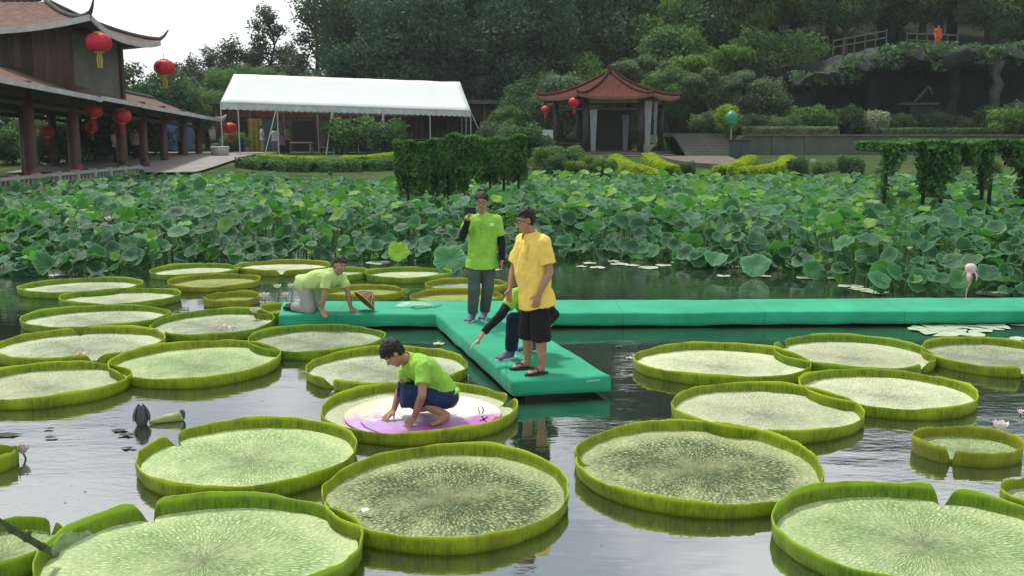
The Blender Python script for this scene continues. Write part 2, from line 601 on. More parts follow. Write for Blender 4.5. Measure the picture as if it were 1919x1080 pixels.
    link("rim", me, root, (xc, yc, 0))
    # --- spines under the rim of the pads close by
    if yc < 10:
        b = MB()
        for k in range(int(260 * rx)):
            t = rnd.uniform(PI, 2 * PI)
            q = rnd.random()
            R = radius(t, flare + 0.012 + 0.018 * q)
            z = hgt * 0.30 * q + 0.004
            p = Vector((xc + rx * R * math.cos(t), yc + ry * R * math.sin(t), z))
            d = Vector((math.cos(t), math.sin(t), -0.35 + rnd.uniform(-.3, .3))).normalized()
            L = rnd.uniform(0.008, 0.022)
            s1 = Vector((-math.sin(t), math.cos(t), 0)) * 0.0022
            b.add([p + s1, p - s1, p + Vector((0, 0, 0.004)), p + d * L], [(0, 1, 3), (1, 2, 3), (2, 0, 3)])
        o = b.build("spines", RIM['olive'], root)
        o['kind'] = 'stuff'
    PADS[key] = (Vector((xc, yc, 0)), rx, ry)
    return root

pad_table = [
 # key  xl   xr    yf   yn  notch disc rim label
 ('A', 605, 1070, 832, 1044, 196, 'rough', 'olive', "large lily pad with a coarse dark radial surface, front centre of the pond"),
 ('B', 263, 668, 783, 943, 152, 'green', 'olive', "bright green lily pad notched at its left end, left of the coarse dark pad"),
 ('C', 82, 678, 942, 1152, 128, 'green', 'green', "biggest pale green lily pad cut off by the bottom edge, notched at its upper left"),
 ('D', 1078, 1530, 787, 978, 176, 'rough', 'olive', "coarse grey green lily pad with an orange scorched spot on its far rim"),
 ('E', 1455, 2010, 912, 1122, 62, 'green', 'green', "pale green giant lily pad with a deep notch in its far rim, bottom right"),
 ('F', 1257, 1612, 717, 834, None, 'pale', 'olive', "cream topped lily pad just behind the pad with the scorched rim"),
 ('G', 1187, 1515, 643, 727, None, 'pale', 'olive', "cream topped lily pad right of the end of the green pier"),
 ('H', 1453, 1744, 627, 712, [-52, 140], 'pale', 'green', "cream lily pad with a rolled lobe and pointed front notch, right of the pier"),
 ('I', 1505, 1820, 690, 790, None, 'pale', 'olive', "smooth pale yellow green lily pad between two cream pads on the right"),
 ('J', 1738, 2000, 632, 713, -96, 'grey', 'olive', "lily pad with a wide front notch at the right edge, before the flat white pads"),
 ('K', 1715, 1910, 798, 877, [-128], 'green', 'golden', "small bright green lily pad with a tall frilled rim beside a white bloom"),
 ('L', 1884, 2100, 893, 990, None, 'pale', 'olive', "lily pad mostly out of view at the right edge, its left rim showing"),
 ('M', 603, 968, 715, 838, 20, 'pale', 'olive', "lily pad that carries the round painted sheet and the squatting man"),
 ('N', 575, 880, 650, 742, -128, 'grey', 'olive', "grey cream lily pad right behind the pad with the squatting man"),
 ('O', 465, 722, 608, 677, None, 'grey', 'green', "shaded grey green lily pad tucked against the left end of the green walkway"),
 ('P', 213, 525, 637, 731, -122, 'green', 'olive', "green lily pad with a V notch in its front rim, open water before it"),
 ('Q', 290, 512, 578, 646, -125, 'grey', 'green', "pale lily pad with pinkish petals on it, left of the walkway end"),
 ('R', -2, 300, 612, 692, [-58, 112], 'grey', 'olive', "grey green lily pad notched at front and back, with a pink smudge in its middle"),
 ('S', -62, 235, 677, 771, None, 'pale', 'olive', "bright lily pad cut by the left edge with a thick yellow green rim"),
 ('T', 48, 312, 573, 628, -150, 'grey', 'green', "grey lily pad with a torn left front corner near the left edge"),
 ('U', 42, 262, 518, 562, None, 'grey', 'green', "farthest left lily pad, grey centred, beside dark water"),
 ('V', 118, 332, 540, 583, None, 'pale', 'green', "lily pad with a high front rim overlapping the farthest left pad"),
 ('W', 285, 447, 492, 526, None, 'pale', 'green', "distant lily pad touching the lotus bed on the left"),
 ('X', 320, 484, 511, 550, None, 'yellow', 'golden', "yellow green lily pad with a bright sliver of surface, left background"),
 ('Y', 384, 484, 546, 580, None, 'yellow', 'golden', "small golden green lily pad left of the heap of white blossom"),
 ('Z', 440, 618, 486, 517, -80, 'pale', 'golden', "far lily pad with a cream top behind the kneeling man's back"),
 ('a', 684, 847, 499, 531, None, 'pale', 'green', "far lily pad with a cream sliver between the kneeling man and the standing man"),
 ('b', 797, 952, 521, 553, None, 'grey', 'golden', "yellowish lily pad behind the legs of the man with the phone"),
 ('c', 608, 757, 533, 569, None, 'yellow', 'golden', "golden green lily pad just behind the brown woven hat on the walkway"),
 ('d', 768, 942, 548, 574, None, 'yellow', 'golden', "lily pad half hidden behind the far edge of the green walkway"),
 ('e', 602, 690, 499, 528, None, 'pale', 'green', "small lily pad behind the kneeling man's head"),
 ('f', 478, 572, 562, 612, 160, 'yellow', 'olive', "tattered lily pad crowded against the left end of the walkway"),
 ('g', -62, 28, 832, 892, 10, 'green', 'olive', "small lily pad at the left edge beside a pinkish bud"),
 ('h', -105, 108, 968, 1100, 60, 'green', 'green', "lily pad under the bamboo pole in the bottom left corner"),
 ('i', 745, 800, 531, 548, None, 'green', 'green', "tiny lily pad in the gap beyond the middle of the walkway"),
]
for i, row in enumerate(pad_table):
    k, xl, xr, yf, yn, no, di, ri, lab = row
    if k == 'i': continue
    h = 0.128
    if k in 'CE': h = 0.145
    if k in 'K': h = 0.135
    make_pad(k, xl, xr, yf, yn, no, di, ri, lab, h, i + 1, ragged=0.13 if k == 'K' else 0.10 if k in 'Df' else 0.03, seg=300 if yn > 900 else 200 if yn > 700 else 132)

# ------------------------------------------------------------------ flat lily leaves
flat_m = simple("flat_lily_leaf", (0.42, 0.48, 0.34), 0.35, 0.3, 9, 0.6, 0.2)
flat_g = simple("flat_lily_leaf_green", (0.16, 0.26, 0.10), 0.4, 0.3, 9, 0.6, 0.2)
def flat_leaf(px, py, w, label, mat=flat_m, rot=0.0, n_=0):
    c = P(px, py, 0.006)
    r = w / 2 / PX(c.y)
    V = [Vector((0, 0, 0.0))]
    seg = 28
    for ring in (0.5, 1.0):
        for k in range(seg + 1):
            t = rot + 0.18 + (2 * PI - 0.36) * k / seg
            q = ring * r * (1 + 0.04 * math.sin(3 * t + n_))
            V.append(Vector((q * math.cos(t), q * math.sin(t), 0.004 * ring * (1 + math.sin(4 * t + n_)))))
    F = [(0, 1 + k, 2 + k) for k in range(seg)] + [(1 + k, 2 + seg + k, 3 + seg + k, 2 + k) for k in range(seg)]
    me = bpy.data.meshes.new("lily_leaf")
    me.from_pydata(V, [], F); me.update(); me.materials.append(mat)
    o = link("lily_leaf", me, None, (c.x, c.y, 0.008 + 0.003 * (n_ % 3)))
    return tag(o, label, "lily leaf", "small flat lily leaves on the water")
fl = "small flat pale lily leaf, "
ORD = ['first','second','third','fourth','fifth','sixth','seventh','eighth','ninth','tenth','eleventh','twelfth','thirteenth','fourteenth','fifteenth','sixteenth','seventeenth','eighteenth','nineteenth','twentieth','twenty first','twenty second','twenty third','twenty fourth']
def nth(i): return ORD[i] + ' from the left, '
spots = [(1745, 607, 70), (1742, 617, 66), (1760, 626, 72), (1800, 612, 60), (1815, 627, 58), (1850, 606, 66), (1862, 614, 60), (1905, 606, 66), (1838, 621, 40), (1912, 637, 40), (1785, 619, 50), (1722, 619, 40)]
for i, (x, y, w) in enumerate(spots):
    flat_leaf(x, y, w, fl + nth(sorted(spots).index((x, y, w))) + "in the cluster before the walkway", rot=i * 1.9, n_=i)
spots = [(1105, 493, 26), (1160, 494, 34), (1120, 501, 30), (1185, 497, 28), (1215, 501, 40), (1243, 497, 30), (1355, 517, 26), (1430, 517, 30), (1510, 520, 36), (1570, 521, 40), (1595, 536, 48), (1640, 548, 52), (1610, 543, 40), (1380, 500, 22), (1090, 499, 20), (460, 493, 36), (710, 492, 48), (110, 515, 38), (180, 508, 46), (1690, 520, 36), (1150, 489, 22), (1270, 492, 24), (1860, 552, 60), (930, 505, 22)]
for i, (x, y, w) in enumerate(spots):
    flat_leaf(x, y, w, fl + nth(sorted(spots).index((x, y, w))) + "along the lotus bed's foot", rot=i * 2.3, n_=i + 20)
for i, (x, y, w) in enumerate([(1195, 668, 22), (822, 646, 22), (1180, 672, 14)]):
    flat_leaf(x, y, w, fl + ["right of the pier", "left of the pier arm", "tiny, right of the pier"][i], rot=i, n_=i + 70)
# ================================================================== the lotus bed
lotus_m = None
def lotus_material():
    n = NT("lotus_leaf")
    t = n.attr('tint'); r = n.attr('rad'); a = n.attr('ang')
    c = n.ramp(t, [(0.0, (0.006, 0.045, 0.018)), (0.30, (0.014, 0.085, 0.038)), (0.60, (0.042, 0.160, 0.075)), (0.76, (0.075, 0.21, 0.025)), (1.0, (0.23, 0.38, 0.012))])
    vein = n.math('POWER', n.math('ABSOLUTE', n.math('SINE', n.math('MULTIPLY', a, 10.5))), 18.0)
    vein = n.math('SUBTRACT', vein, 0.0)
    c = n.mix(n.math('MULTIPLY', vein, 0.6), c, (0.10, 0.26, 0.12))
    cen = n.ramp(r, [(0.0, (0.8, 0.8, 0.8)), (0.12, (0, 0, 0)), (0.80, (0, 0, 0)), (1.0, (0.8, 0.8, 0.8))])
    c = n.mix(cen, c, (0.12, 0.29, 0.14))
    blot = n.noise(5, 4, 0.6, n.co('Object'))
    c = n.mix(n.math('MULTIPLY', n.ramp(blot, [(0.4, (0, 0, 0)), (0.7, (1, 1, 1))]), 0.35), c, (0.05, 0.16, 0.07))
    g = n.n("ShaderNodeNewGeometry")
    c = n.mix(n.math('MULTIPLY', g.outputs['Backfacing'], 0.45), c, (0.07, 0.16, 0.06))
    tr = n.mix(1.0, c, (1.5, 2.2, 0.5), 'MULTIPLY')
    return n.bsdf(c, 0.55, n.bump(n.math('ADD', vein, n.math('MULTIPLY', blot, 1.0)), 0.5, 0.02), 0.35, trans=0.30, transcol=tr)
lotus_m = lotus_material()
stem_m = simple("lotus_stalk", (0.07, 0.12, 0.035), 0.6, 0.3, 8)

def lotus_leaf_arrays(seg, rings, r, cup, wave, ph, tilt, tdir, rng):
    """one round leaf: shallow funnel with a wavy, partly drooping edge"""
    qs = np.linspace(0, 1, rings + 1)[1:]
    t = np.arange(seg) * 2 * PI / seg
    V = [[0, 0, -0.25 * cup * r]]
    R = [0.0]; A = [0.0]
    for q in qs:
        z = cup * r * (q ** 0.8 - 0.25 - 0.85 * max(0, q - 0.72)) + wave * r * q ** 2 * (np.sin(2 * t + ph) * 0.6 + 0.4 * np.sin(5 * t + 2 * ph) + 0.25 * np.sin(9 * t + 3 * ph))
        rr = r * q * (1 + 0.06 * np.sin(3 * t + ph) + 0.04 * np.sin(5 * t + 2 * ph) + 0.04 * np.sin(9 * t + ph))
        V.extend(np.stack([rr * np.cos(t), rr * np.sin(t), z], 1).tolist())
        R.extend([q] * seg); A.extend(t.tolist())
    V = np.array(V)
    kind = rng.random()
    if kind < 0.22:                                # folded along the middle
        a0 = rng.uniform(0, 6.28); fo = rng.uniform(0.25, 0.8)
        w_ = np.abs(V[:, 0] * math.cos(a0) + V[:, 1] * math.sin(a0))
        V[:, 2] += fo * w_; V[:, :2] *= 1 - 0.18 * fo
    elif kind < 0.32:                              # one flap hanging down
        a0 = rng.uniform(0, 6.28)
        w_ = np.maximum(0, V[:, 0] * math.cos(a0) + V[:, 1] * math.sin(a0) - 0.25 * r)
        V[:, 2] -= 1.3 * w_
    # tilt about a horizontal axis
    ax = Vector((math.cos(tdir), math.sin(tdir), 0))
    M = np.array(Matrix.Rotation(tilt, 3, ax))
    V = V @ M.T
    return V, np.array(R), np.array(A)
def leaf_faces(seg, rings):
    F = []
    for k in range(seg):
        F.append((0, 0, 1 + k, 1 + (k + 1) % seg))
    for i in range(rings - 1):
        for k in range(seg):
            a = 1 + i * seg + k; b = 1 + i * seg + (k + 1) % seg
            F.append((a, a + seg, b + seg, b))
    return F

def tri_fan_fix(F):
    out = []
    for f in F:
        if f[0] == f[1]: out.append((f[0], f[2], f[3]))
        else:
            out.append((f[0], f[1], f[2])); out.append((f[0], f[2], f[3]))
    return np.array(out)

front_px = [(-300, 520), (0, 517), (130, 520), (230, 512), (300, 502), (420, 496), (560, 487), (700, 492), (850, 497), (1000, 492), (1090, 487), (1200, 489), (1300, 503), (1400, 510), (1500, 520), (1580, 533), (1650, 556), (1760, 562), (1919, 566), (2300, 568)]
FR = [P(x, y, 0) for x, y in front_px]
def front_y(x):
    pts = FR
    for a, b in zip(pts[:-1], pts[1:]):
        if a.x <= x <= b.x:
            return a.y + (b.y - a.y) * (x - a.x) / (b.x - a.x)
    return pts[0].y if x < pts[0].x else pts[-1].y

rl = random.Random(5)
leaves = []       # x, y, z, r, tilt, tdir, tint
def tintfn(x, y):
    v = noise.noise(Vector((x * 0.28, y * 0.28, 3.3)))
    v2 = noise.noise(Vector((x * 0.9, y * 0.9, 7.3)))
    return v, v2
y = 15.0
while y < 38.6:
    step = 0.285 if y < 24 else 0.30 if y < 30 else 0.30
    x = -24.0
    while x < 26:
        X = x + rl.uniform(-.5, .5) * step; Y = y + rl.uniform(-.5, .5) * step
        x += step
        fy = front_y(X) + 0.30 * noise.noise(Vector((X * 0.8, 0, 0))) + 0.12
        if Y < fy or Y > bank_y(X) + 0.5: continue
        if abs(X) > Y * 0.60 + 1.5: continue
        if X < -15.3 - 0.03 * (Y - 33): continue
        dd = Y - fy
        v, v2 = tintfn(X, Y)
        top = (0.95 + 0.22 * v2 + 0.18 * v) * (0.30 + 0.70 * sstep(0, 1.9, dd))
        if Y > 26: top += 0.05
        for k in range(2 if dd < 3 else 1):
            if k == 1:
                z = rl.uniform(0.12, 0.75) * top
            else:
                z = top * (rl.uniform(0.80, 1.12) if rl.random() < 0.6 else rl.uniform(0.45, 0.85))
            # leaves hidden deep below others are left out
            if z < 0.42 * top and dd > 1.6: continue
            r = rl.uniform(0.11, 0.23) * (1 - 0.3 * (rl.random() < 0.25)) * (1 if Y < 24 else 0.9)
            if Y < 17.5: r *= 0.92
            tilt = abs(rl.gauss(0, 0.55)) + 0.10
            tdir = rl.uniform(0, 2 * PI)
            if dd < 1.6 and rl.random() < 0.65:      # edge leaves lean out over the water, towards the light
                tilt = rl.uniform(0.35, 1.05); tdir = rl.gauss(0.0, 0.5)
            elif rl.random() < 0.45:
                tdir = rl.gauss(0.0, 0.8); tilt = rl.uniform(0.2, 0.7)
            ti = 0.30 + 0.40 * v2 + rl.gauss(0, 0.20)
            if v > 0.12 and dd > 1.2: ti += 0.55 * min(1.0, (v - 0.12) * 5) * (0.35 + 0.65 * rl.random())
            if rl.random() < 0.03: ti = 0.9
            if k == 1: ti -= 0.12
            leaves.append((X, Y, max(z, 0.05), r, tilt, tdir, min(1, max(0, ti)), dd))
    y += step
def lotus_show(L):                       # how much it shows: near the front edge and large
    return (L[7] < 1.5) * 10 + L[3] * 20 / L[1] + (L[2] / 1.2) * 0.2
leaves.sort(key=lotus_show, reverse=True)
inview = [L for L in leaves if abs(L[0]) < L[1] * 0.535]
front = inview[:290]
fs = set(id(L) for L in front)
rest = [L for L in leaves if id(L) not in fs]
print("lotus leaves", len(leaves))
F24 = leaf_faces(22, 3); F24t = tri_fan_fix(F24)
F14 = tri_fan_fix(leaf_faces(14, 2))
for L in front:
    X, Y, z, r, tilt, tdir, ti, dd = L
    V, R, A = lotus_leaf_arrays(22, 3, r, rl.uniform(0.15, 0.45), rl.uniform(0.05, 0.20), rl.uniform(0, 6), tilt, tdir, rl)
    me = np_mesh("lotus_leaf", V, F24t, lotus_m, True, {'tint': np.full(len(V), ti), 'rad': R, 'ang': A})
    o = link("lotus_leaf", me, None, (X, Y, z))
    lean = Vector((rl.uniform(-.12, .12), rl.uniform(0.0, .2), 0))
    tag(o, "round blue green lotus leaf on a stalk near the water's edge of the lotus bed", "lotus leaf", "lotus leaves along the front of the bed")
    b = MB()
    b.tube([Vector((X, Y, z - 0.02)), Vector((X, Y, z * 0.5)) + lean * 0.35, Vector((X, Y, -0.15)) + lean], [0.006, 0.007, 0.008], 5, False)
    b.build("stalk", stem_m, o)
AV, AF, AT, AR, AA = [], [], [], [], []
off = 0
for L in rest:
    X, Y, z, r, tilt, tdir, ti, dd = L
    hi = Y < 24
    seg, rg, FF = (22, 3, F24t) if hi else (14, 2, F14)
    V, R, A = lotus_leaf_arrays(seg, rg, r, rl.uniform(0.15, 0.50), rl.uniform(0.05, 0.24), rl.uniform(0, 6), tilt, tdir, rl)
    AV.append(V + np.array([X, Y, z])); AF.append(FF + off); off += len(V)
    AT.append(np.full(len(V), ti)); AR.append(R); AA.append(A)
me = np_mesh("lotus_bed", np.concatenate(AV), np.concatenate(AF), lotus_m, True, {'tint': np.concatenate(AT), 'rad': np.concatenate(AR), 'ang': np.concatenate(AA)})
tag(link("lotus_bed", me), "dense bed of round blue green lotus leaves across the pond", "lotus bed", kind='stuff')
b = MB()
for L in rest:
    if L[7] < 3.0 or rl.random() < 0.12:
        X, Y, z = L[:3]
        b.tube([(X, Y, z - 0.02), (X + rl.uniform(-.1, .1), Y + rl.uniform(-.05, .15), -0.15)], 0.007, 3, False)
tag(b.build("lotus_stalks", stem_m), "thin upright stalks under the lotus leaves", "lotus stalks", kind='stuff')

# two leaves that stand out
def hero_leaf(px, py, d, r, tilt, tdir, ti, label, cup=0.25):
    p = PD(px, py, d)
    V, R, A = lotus_leaf_arrays(40, 6, r, cup, 0.10, 1.0, tilt, tdir, rl)
    me = np_mesh("lotus_leaf", V, tri_fan_fix(leaf_faces(40, 6)), lotus_m, True, {'tint': np.full(len(V), ti), 'rad': R, 'ang': A})
    o = tag(link("lotus_leaf", me, None, p), label, "lotus leaf")
    b = MB(); b.tube([p - Vector((0, 0, .02)), Vector((p.x + .05, p.y + .15, -0.1))], 0.008, 6, False)
    b.build("stalk", stem_m, o)
hero_leaf(746, 471, 19.0, 0.22, 1.0, 0.25, 1.0, "bright yellow green lotus leaf tipped on edge, above the pads left of the standing man")
hero_leaf(842, 487, 18.6, 0.33, 0.85, 0.1, 0.5, "large grey green lotus leaf drooping to the water just left of the standing man")
hero_leaf(1340, 486, 18.6, 0.24, 0.5, 0.0, 0.45, "pale lotus leaf low at the water's edge on the right", 0.15)
hero_leaf(1415, 498, 18.2, 0.28, 0.75, -0.3, 0.5, "lotus leaf with a pale scalloped edge low over the water on the right", 0.3)
hero_leaf(1522, 505, 17.8, 0.20, 1.0, 0.1, 0.52, "rounded lotus leaf facing the viewer below the cluster on the right", 0.3)
hero_leaf(95, 500, 18.0, 0.30, 0.6, 0.0, 0.3, "dark teal lotus leaf low at the far left water's edge")

# lotus flowers
petal_w = simple("petal_white", (0.80, 0.74, 0.70), 0.5, 0.08, 6)
petal_p = simple("petal_pink", (0.78, 0.42, 0.46), 0.5, 0.2, 6)
core_m = simple("flower_core", (0.55, 0.42, 0.06), 0.6, 0.2, 20)
def flower(name, c, r, mat, label, open_=0.7, n_pet=16, cat="flower", group=None, stalk=True, parts=True):
    c = Vector(c)
    root = empty(name, c, label, cat, group)
    for i in range(n_pet):
        ring = 0 if i < n_pet * 0.4 else 1 if i < n_pet * 0.75 else 2
        a = i * 2.399
        el = (0.35 + 0.40 * ring) * (1.25 - open_ * 0.5)
        L = r * (1.0 - 0.12 * ring)
        out = Vector((math.cos(a), math.sin(a), 0)); sd_ = Vector((-math.sin(a), math.cos(a), 0))
        V, F = [], []
        for j in range(6):
            s = j / 5
            e = el + 0.9 * s * (1 - open_ * 0.4)
            rad = L * s * math.cos(e * 0.75); zz = L * s * math.sin(e * 0.85)
            w = L * 0.30 * math.sin(PI * min(1, s * 0.86 + 0.12)) ** 0.8 * (0.05 if j == 5 else 1)
            for k in (-1, 0, 1):
                V.append(c + out * (rad + 0.0) + sd_ * (w * k) + Vector((0, 0, zz + (0.10 * L * (abs(k))) * math.sin(PI * s))))
        for j in range(5):
            for k in range(2):
                F.append((j * 3 + k, j * 3 + k + 1, j * 3 + k + 4, j * 3 + k + 3))
        b = MB(); b.add(V, F)
        b.build("petal", mat, root, True, origin=c)
    b = MB(); b.lathe(c, [(0.001, 0.0), (r * 0.16, 0.02 * r), (r * 0.22, r * 0.28), (r * 0.001, r * 0.32)], 10)
    b.build("seed_head", core_m, root, True)
    if stalk:
        b = MB(); b.tube([c + Vector((0, 0, .01)), (c.x + .03, c.y + .05, -0.1)], 0.008, 6)
        b.build("stalk", stem_m, root)
    return root
fl_spots = [(205, 414, 20.0, 0.13, 'w', "white lotus flower among dark leaves at the left of the bed"),
 (196, 425, 19.8, 0.10, 'p', "pinkish lotus flower just below the white one at the left of the bed"),
 (425, 387, 22.0, 0.11, 'w', "white lotus flower above the big blue green leaf left of centre"),
 (393, 352, 29.0, 0.16, 'w', "small white lotus bloom beside a yellow green patch of leaves"),
 (788, 343, 30.0, 0.14, 'w', "white lotus bloom left below the clipped hanging hedge"),
 (844, 345, 29.0, 0.11, 'w', "white lotus bloom below the middle of the hanging hedge"),
 (862, 389, 23.0, 0.09, 'w', "white lotus bloom just left of the standing man's head"),
 (640, 498, 18.2, 0.07, 'p', "small pink lotus bloom behind the kneeling man's head"),
 (1704, 468, 17.0, 0.08, 'w', "upright white lotus bud among the leaves on the right"),
 (1040, 339, 33.0, 0.10, 'w', "tiny white lotus bloom far back right of the hanging hedge"),
 (1460, 345, 32.0, 0.10, 'w', "tiny white lotus bloom far back below the yellow green hedge"),
 (1120, 372, 26.0, 0.10, 'w', "white lotus bloom in the right half, above a yellow green patch"),
 (1262, 352, 30.0, 0.10, 'w', "white lotus bloom far back below the round landing"),
 (1535, 376, 26.0, 0.10, 'p', "pink lotus bloom left of the trellis posts"),
 (1600, 430, 20.5, 0.08, 'p', "pink lotus bloom low at the right below the trellis"),
 (560, 352, 29.0, 0.12, 'p', "pale pink lotus bloom before the long dark hedge"),
 (90, 382, 23.0, 0.10, 'w', "white lotus bloom near the balustrade at the far left"),
 (700, 372, 26.0, 0.10, 'w', "white lotus bloom left of the hanging hedge's foot"),
 (636, 470, 19.0, 0.06, 'w', "tiny white lotus bloom low at the water's edge")]
for (px, py, d, r, k, lab) in fl_spots:
    flower("lotus_flower", PD(px, py, d), r, petal_w if k == 'w' else petal_p, lab, 0.6 if r > .1 else 0.3, 14, group="lotus flowers")
# the faded drooping bloom at the right: pale head on a bent pink stalk
c = PD(1819, 505, 14.9)
root = empty("drooping_lotus_bloom", (c.x, c.y, 0), "faded pinkish white bloom hanging over on a bent pale stalk before the right lotus leaves", "flower")
b = MB()
prof = [(0.002, 0.10), (0.05, 0.093), (0.082, 0.06), (0.088, 0.015), (0.07, -0.03), (0.035, -0.06), (0.002, -0.07)]
b.lathe(c, prof, 14)
for i, v in enumerate(b.v):
    p = Vector(v) - c
    k = 1 + 0.10 * math.sin(7 * math.atan2(p.y, p.x)) + 0.08 * noise.noise(p * 30)
    b.v[i] = tuple(c + p * k)
b.build("bloom_head", simple("faded_petal", (0.62, 0.46, 0.42), 0.6, 0.25, 18), root, True)
for i in range(5):
    a = i * 1.35
    b = MB()
    o_ = Vector((math.cos(a), math.sin(a), 0)); s_ = Vector((-o_.y, o_.x, 0))
    V = []
    for j in range(5):
        s = j / 4
        p = c + o_ * (0.06 + 0.05 * math.sin(s * 2.4)) + Vector((0, 0, -0.01 - 0.16 * s))
        w = 0.035 * math.sin(PI * min(1, 0.15 + s * 0.8))
        V += [p - s_ * w, p + s_ * w]
    b.add(V, [(2 * j, 2 * j + 1, 2 * j + 3, 2 * j + 2) for j in range(4)])
    b.build("petal", petal_p, root, True)
b = MB()
b.tube([c + Vector((0.0, -0.02, -0.03)), c + Vector((0.01, -0.03, -0.12)), c + Vector((-0.005, -0.03, -0.20)), c + Vector((-0.04, -0.02, -0.30)), (c.x - 0.055, c.y, -0.05)], [0.022, 0.02, 0.014, 0.010, 0.009], 8)
b.build("stalk", simple("pale_pink_stalk", (0.50, 0.33, 0.24), 0.6, 0.2, 14), root, True)
# ================================================================== the green carpeted walkway
PT = 0.215       # height of its top above the water
carpet = None
def carpet_mat():
    n = NT("green_carpet")
    co = n.co('Object')
    f = n.noise(1.3, 5, 0.65, co); g = n.noise(140, 3, 0.7, co)
    c = n.ramp(f, [(0.28, (0.008, 0.29, 0.145)), (0.72, (0.030, 0.47, 0.25))])
    c = n.mix(n.math('MULTIPLY', n.ramp(g, [(0.35, (0, 0, 0)), (0.7, (1, 1, 1))]), 0.25), c, (0.006, 0.16, 0.105))
    st = n.ramp(n.noise(4.5, 4, 0.7, co), [(0.60, (0, 0, 0)), (0.80, (0.6, 0.6, 0.6))])
    c = n.mix(n.math('MULTIPLY', st, 0.5), c, (0.10, 0.32, 0.20))
    mud = n.ramp(n.noise(9, 5, 0.75, co), [(0.62, (0, 0, 0)), (0.76, (1, 1, 1))])
    c = n.mix(n.math('MULTIPLY', mud, 0.35), c, (0.02, 0.12, 0.07))
    sx = n.n("ShaderNodeSeparateXYZ"); n.l(co, sx.inputs[0])
    fr = n.math('FRACT', n.math('ADD', n.math('MULTIPLY', sx.outputs[0], 0.5), n.math('MULTIPLY', f, 0.02)))
    seam = n.ramp(fr, [(0.0, (1, 1, 1)), (0.006, (1, 1, 1)), (0.012, (0, 0, 0))])
    c = n.mix(n.math('MULTIPLY', seam, 0.5), c, (0.005, 0.13, 0.07))
    h = n.math('ADD', n.math('MULTIPLY', g, 0.5), n.noise(2.5, 3, 0.5, co))
    return n.bsdf(c, 0.62, n.bump(h, 0.6, 0.05), 0.35)
carpet = carpet_mat()
dark_wood = simple("wet_dark_timber", (0.030, 0.028, 0.020), 0.6, 0.4, 5)
float_m = simple("walkway_float", (0.006, 0.009, 0.008), 0.5, 0.4, 5)

A_ = P(818, 591, PT); D_ = P(952, 589, PT); B_ = P(962, 716, PT); C_ = P(1145, 706, PT)
WL0 = P(522, 591, PT); WL1 = P(529, 566, PT)
WR0 = P(2250, 581, PT); WR1 = P(2250, 557, PT)
walk = empty("green_walkway", (0, 13.4, 0), "low green carpeted walkway on floats reaching across the pond with a side arm", "walkway")
def deck(name, ring, th, subdiv):
    """a carpet covered slab with soft, slightly sagging edges; ring = 4 corner points"""
    a, b, c, d = [Vector(p) for p in ring]
    nu, nv = subdiv
    bm = bmesh.new()
    def pt(u, v):
        p = (a * (1 - u) + b * u) * (1 - v) + (d * (1 - u) + c * u) * v
        p = p.copy()
        p.z += 0.006 * noise.noise(Vector((p.x * 2.6, p.y * 5.0, 7))) + 0.012 * noise.noise(Vector((p.x * 0.9, p.y * 1.7, 0))) + 0.004 * noise.noise(Vector((p.x * 6, p.y * 6, 4)))
        return p
    m = MB()
    # rows: skirt bottom, skirt mid, soft edge, top ..., mirrored
    cen = (a + b + c + d) / 4
    us = [0, 0] + [i / nu for i in range(nu + 1)] + [1, 1]
    L1 = (b - a).length; L2 = (d - a).length
    e = 0.035
    def fn(i, j):
        ui = min(max(i - 1, 0), nu); vj = min(max(j - 1, 0), nv)
        u = ui / nu; v = vj / nv
        eu = e / L1; ev = e / L2
        # inset of the top edge
        uu = eu + u * (1 - 2 * eu); vv = ev + v * (1 - 2 * ev)
        return pt(uu, vv)
    vs = []
    n1, n2 = nu + 1, nv + 1
    top = {}
    for i in range(n1):
        for j in range(n2):
            u = (e / L1) + (i / nu) * (1 - 2 * e / L1); v = (e / L2) + (j / nv) * (1 - 2 * e / L2)
            top[i, j] = len(vs); vs.append(pt(u, v))
    fs = [(top[i, j], top[i + 1, j], top[i + 1, j + 1], top[i, j + 1]) for i in range(nu) for j in range(nv)]
    per = [(i, 0) for i in range(n1)] + [(nu, j) for j in range(1, n2)] + [(i, nv) for i in range(nu - 1, -1, -1)] + [(0, j) for j in range(nv - 1, 0, -1)]
    prev = [top[q] for q in per]
    for (out, dz) in ((0.022, 0.006), (0.034, 0.022), (0.036, 0.05), (0.034, 0.7 * th), (0.030, th), (-0.02, th + 0.004)):
        cur = []
        for (i, j) in per:
            p = vs[top[i, j]].copy()
            o = Vector((0, 0, 0))
            if i == 0: o -= (b - a).normalized()
            if i == nu: o += (b - a).normalized()
            if j == 0: o -= (d - a).normalized()
            if j == nv: o += (d - a).normalized()
            wob = 0.008 * noise.noise(Vector((p.x * 5, p.y * 5, dz * 20)))
            q = p + o * (out + (wob if dz > 0.03 else 0)); q.z = p.z - dz + (0.014 * noise.noise(Vector((p.x * 1.7, p.y * 1.7, 9))) if dz >= th else 0)
            cur.append(len(vs)); vs.append(q)
        K = len(per)
        for k in range(K):
            fs.append((prev[k], cur[k], cur[(k + 1) % K], prev[(k + 1) % K]))
        prev = cur
    m.add(vs, fs)
    return m.build(name, carpet, walk, True)
up = Vector((0, 0, 0.006))
deck("walkway_deck", (WL0, WR0, WR1, WL1), 0.18, (240, 16))
back = (A_ - B_).normalized() * 0.25
deck("side_arm_deck", (B_ + up, C_ + up, D_ + up + (D_ - C_).normalized() * 0.3, A_ + up + back), 0.17, (22, 34))
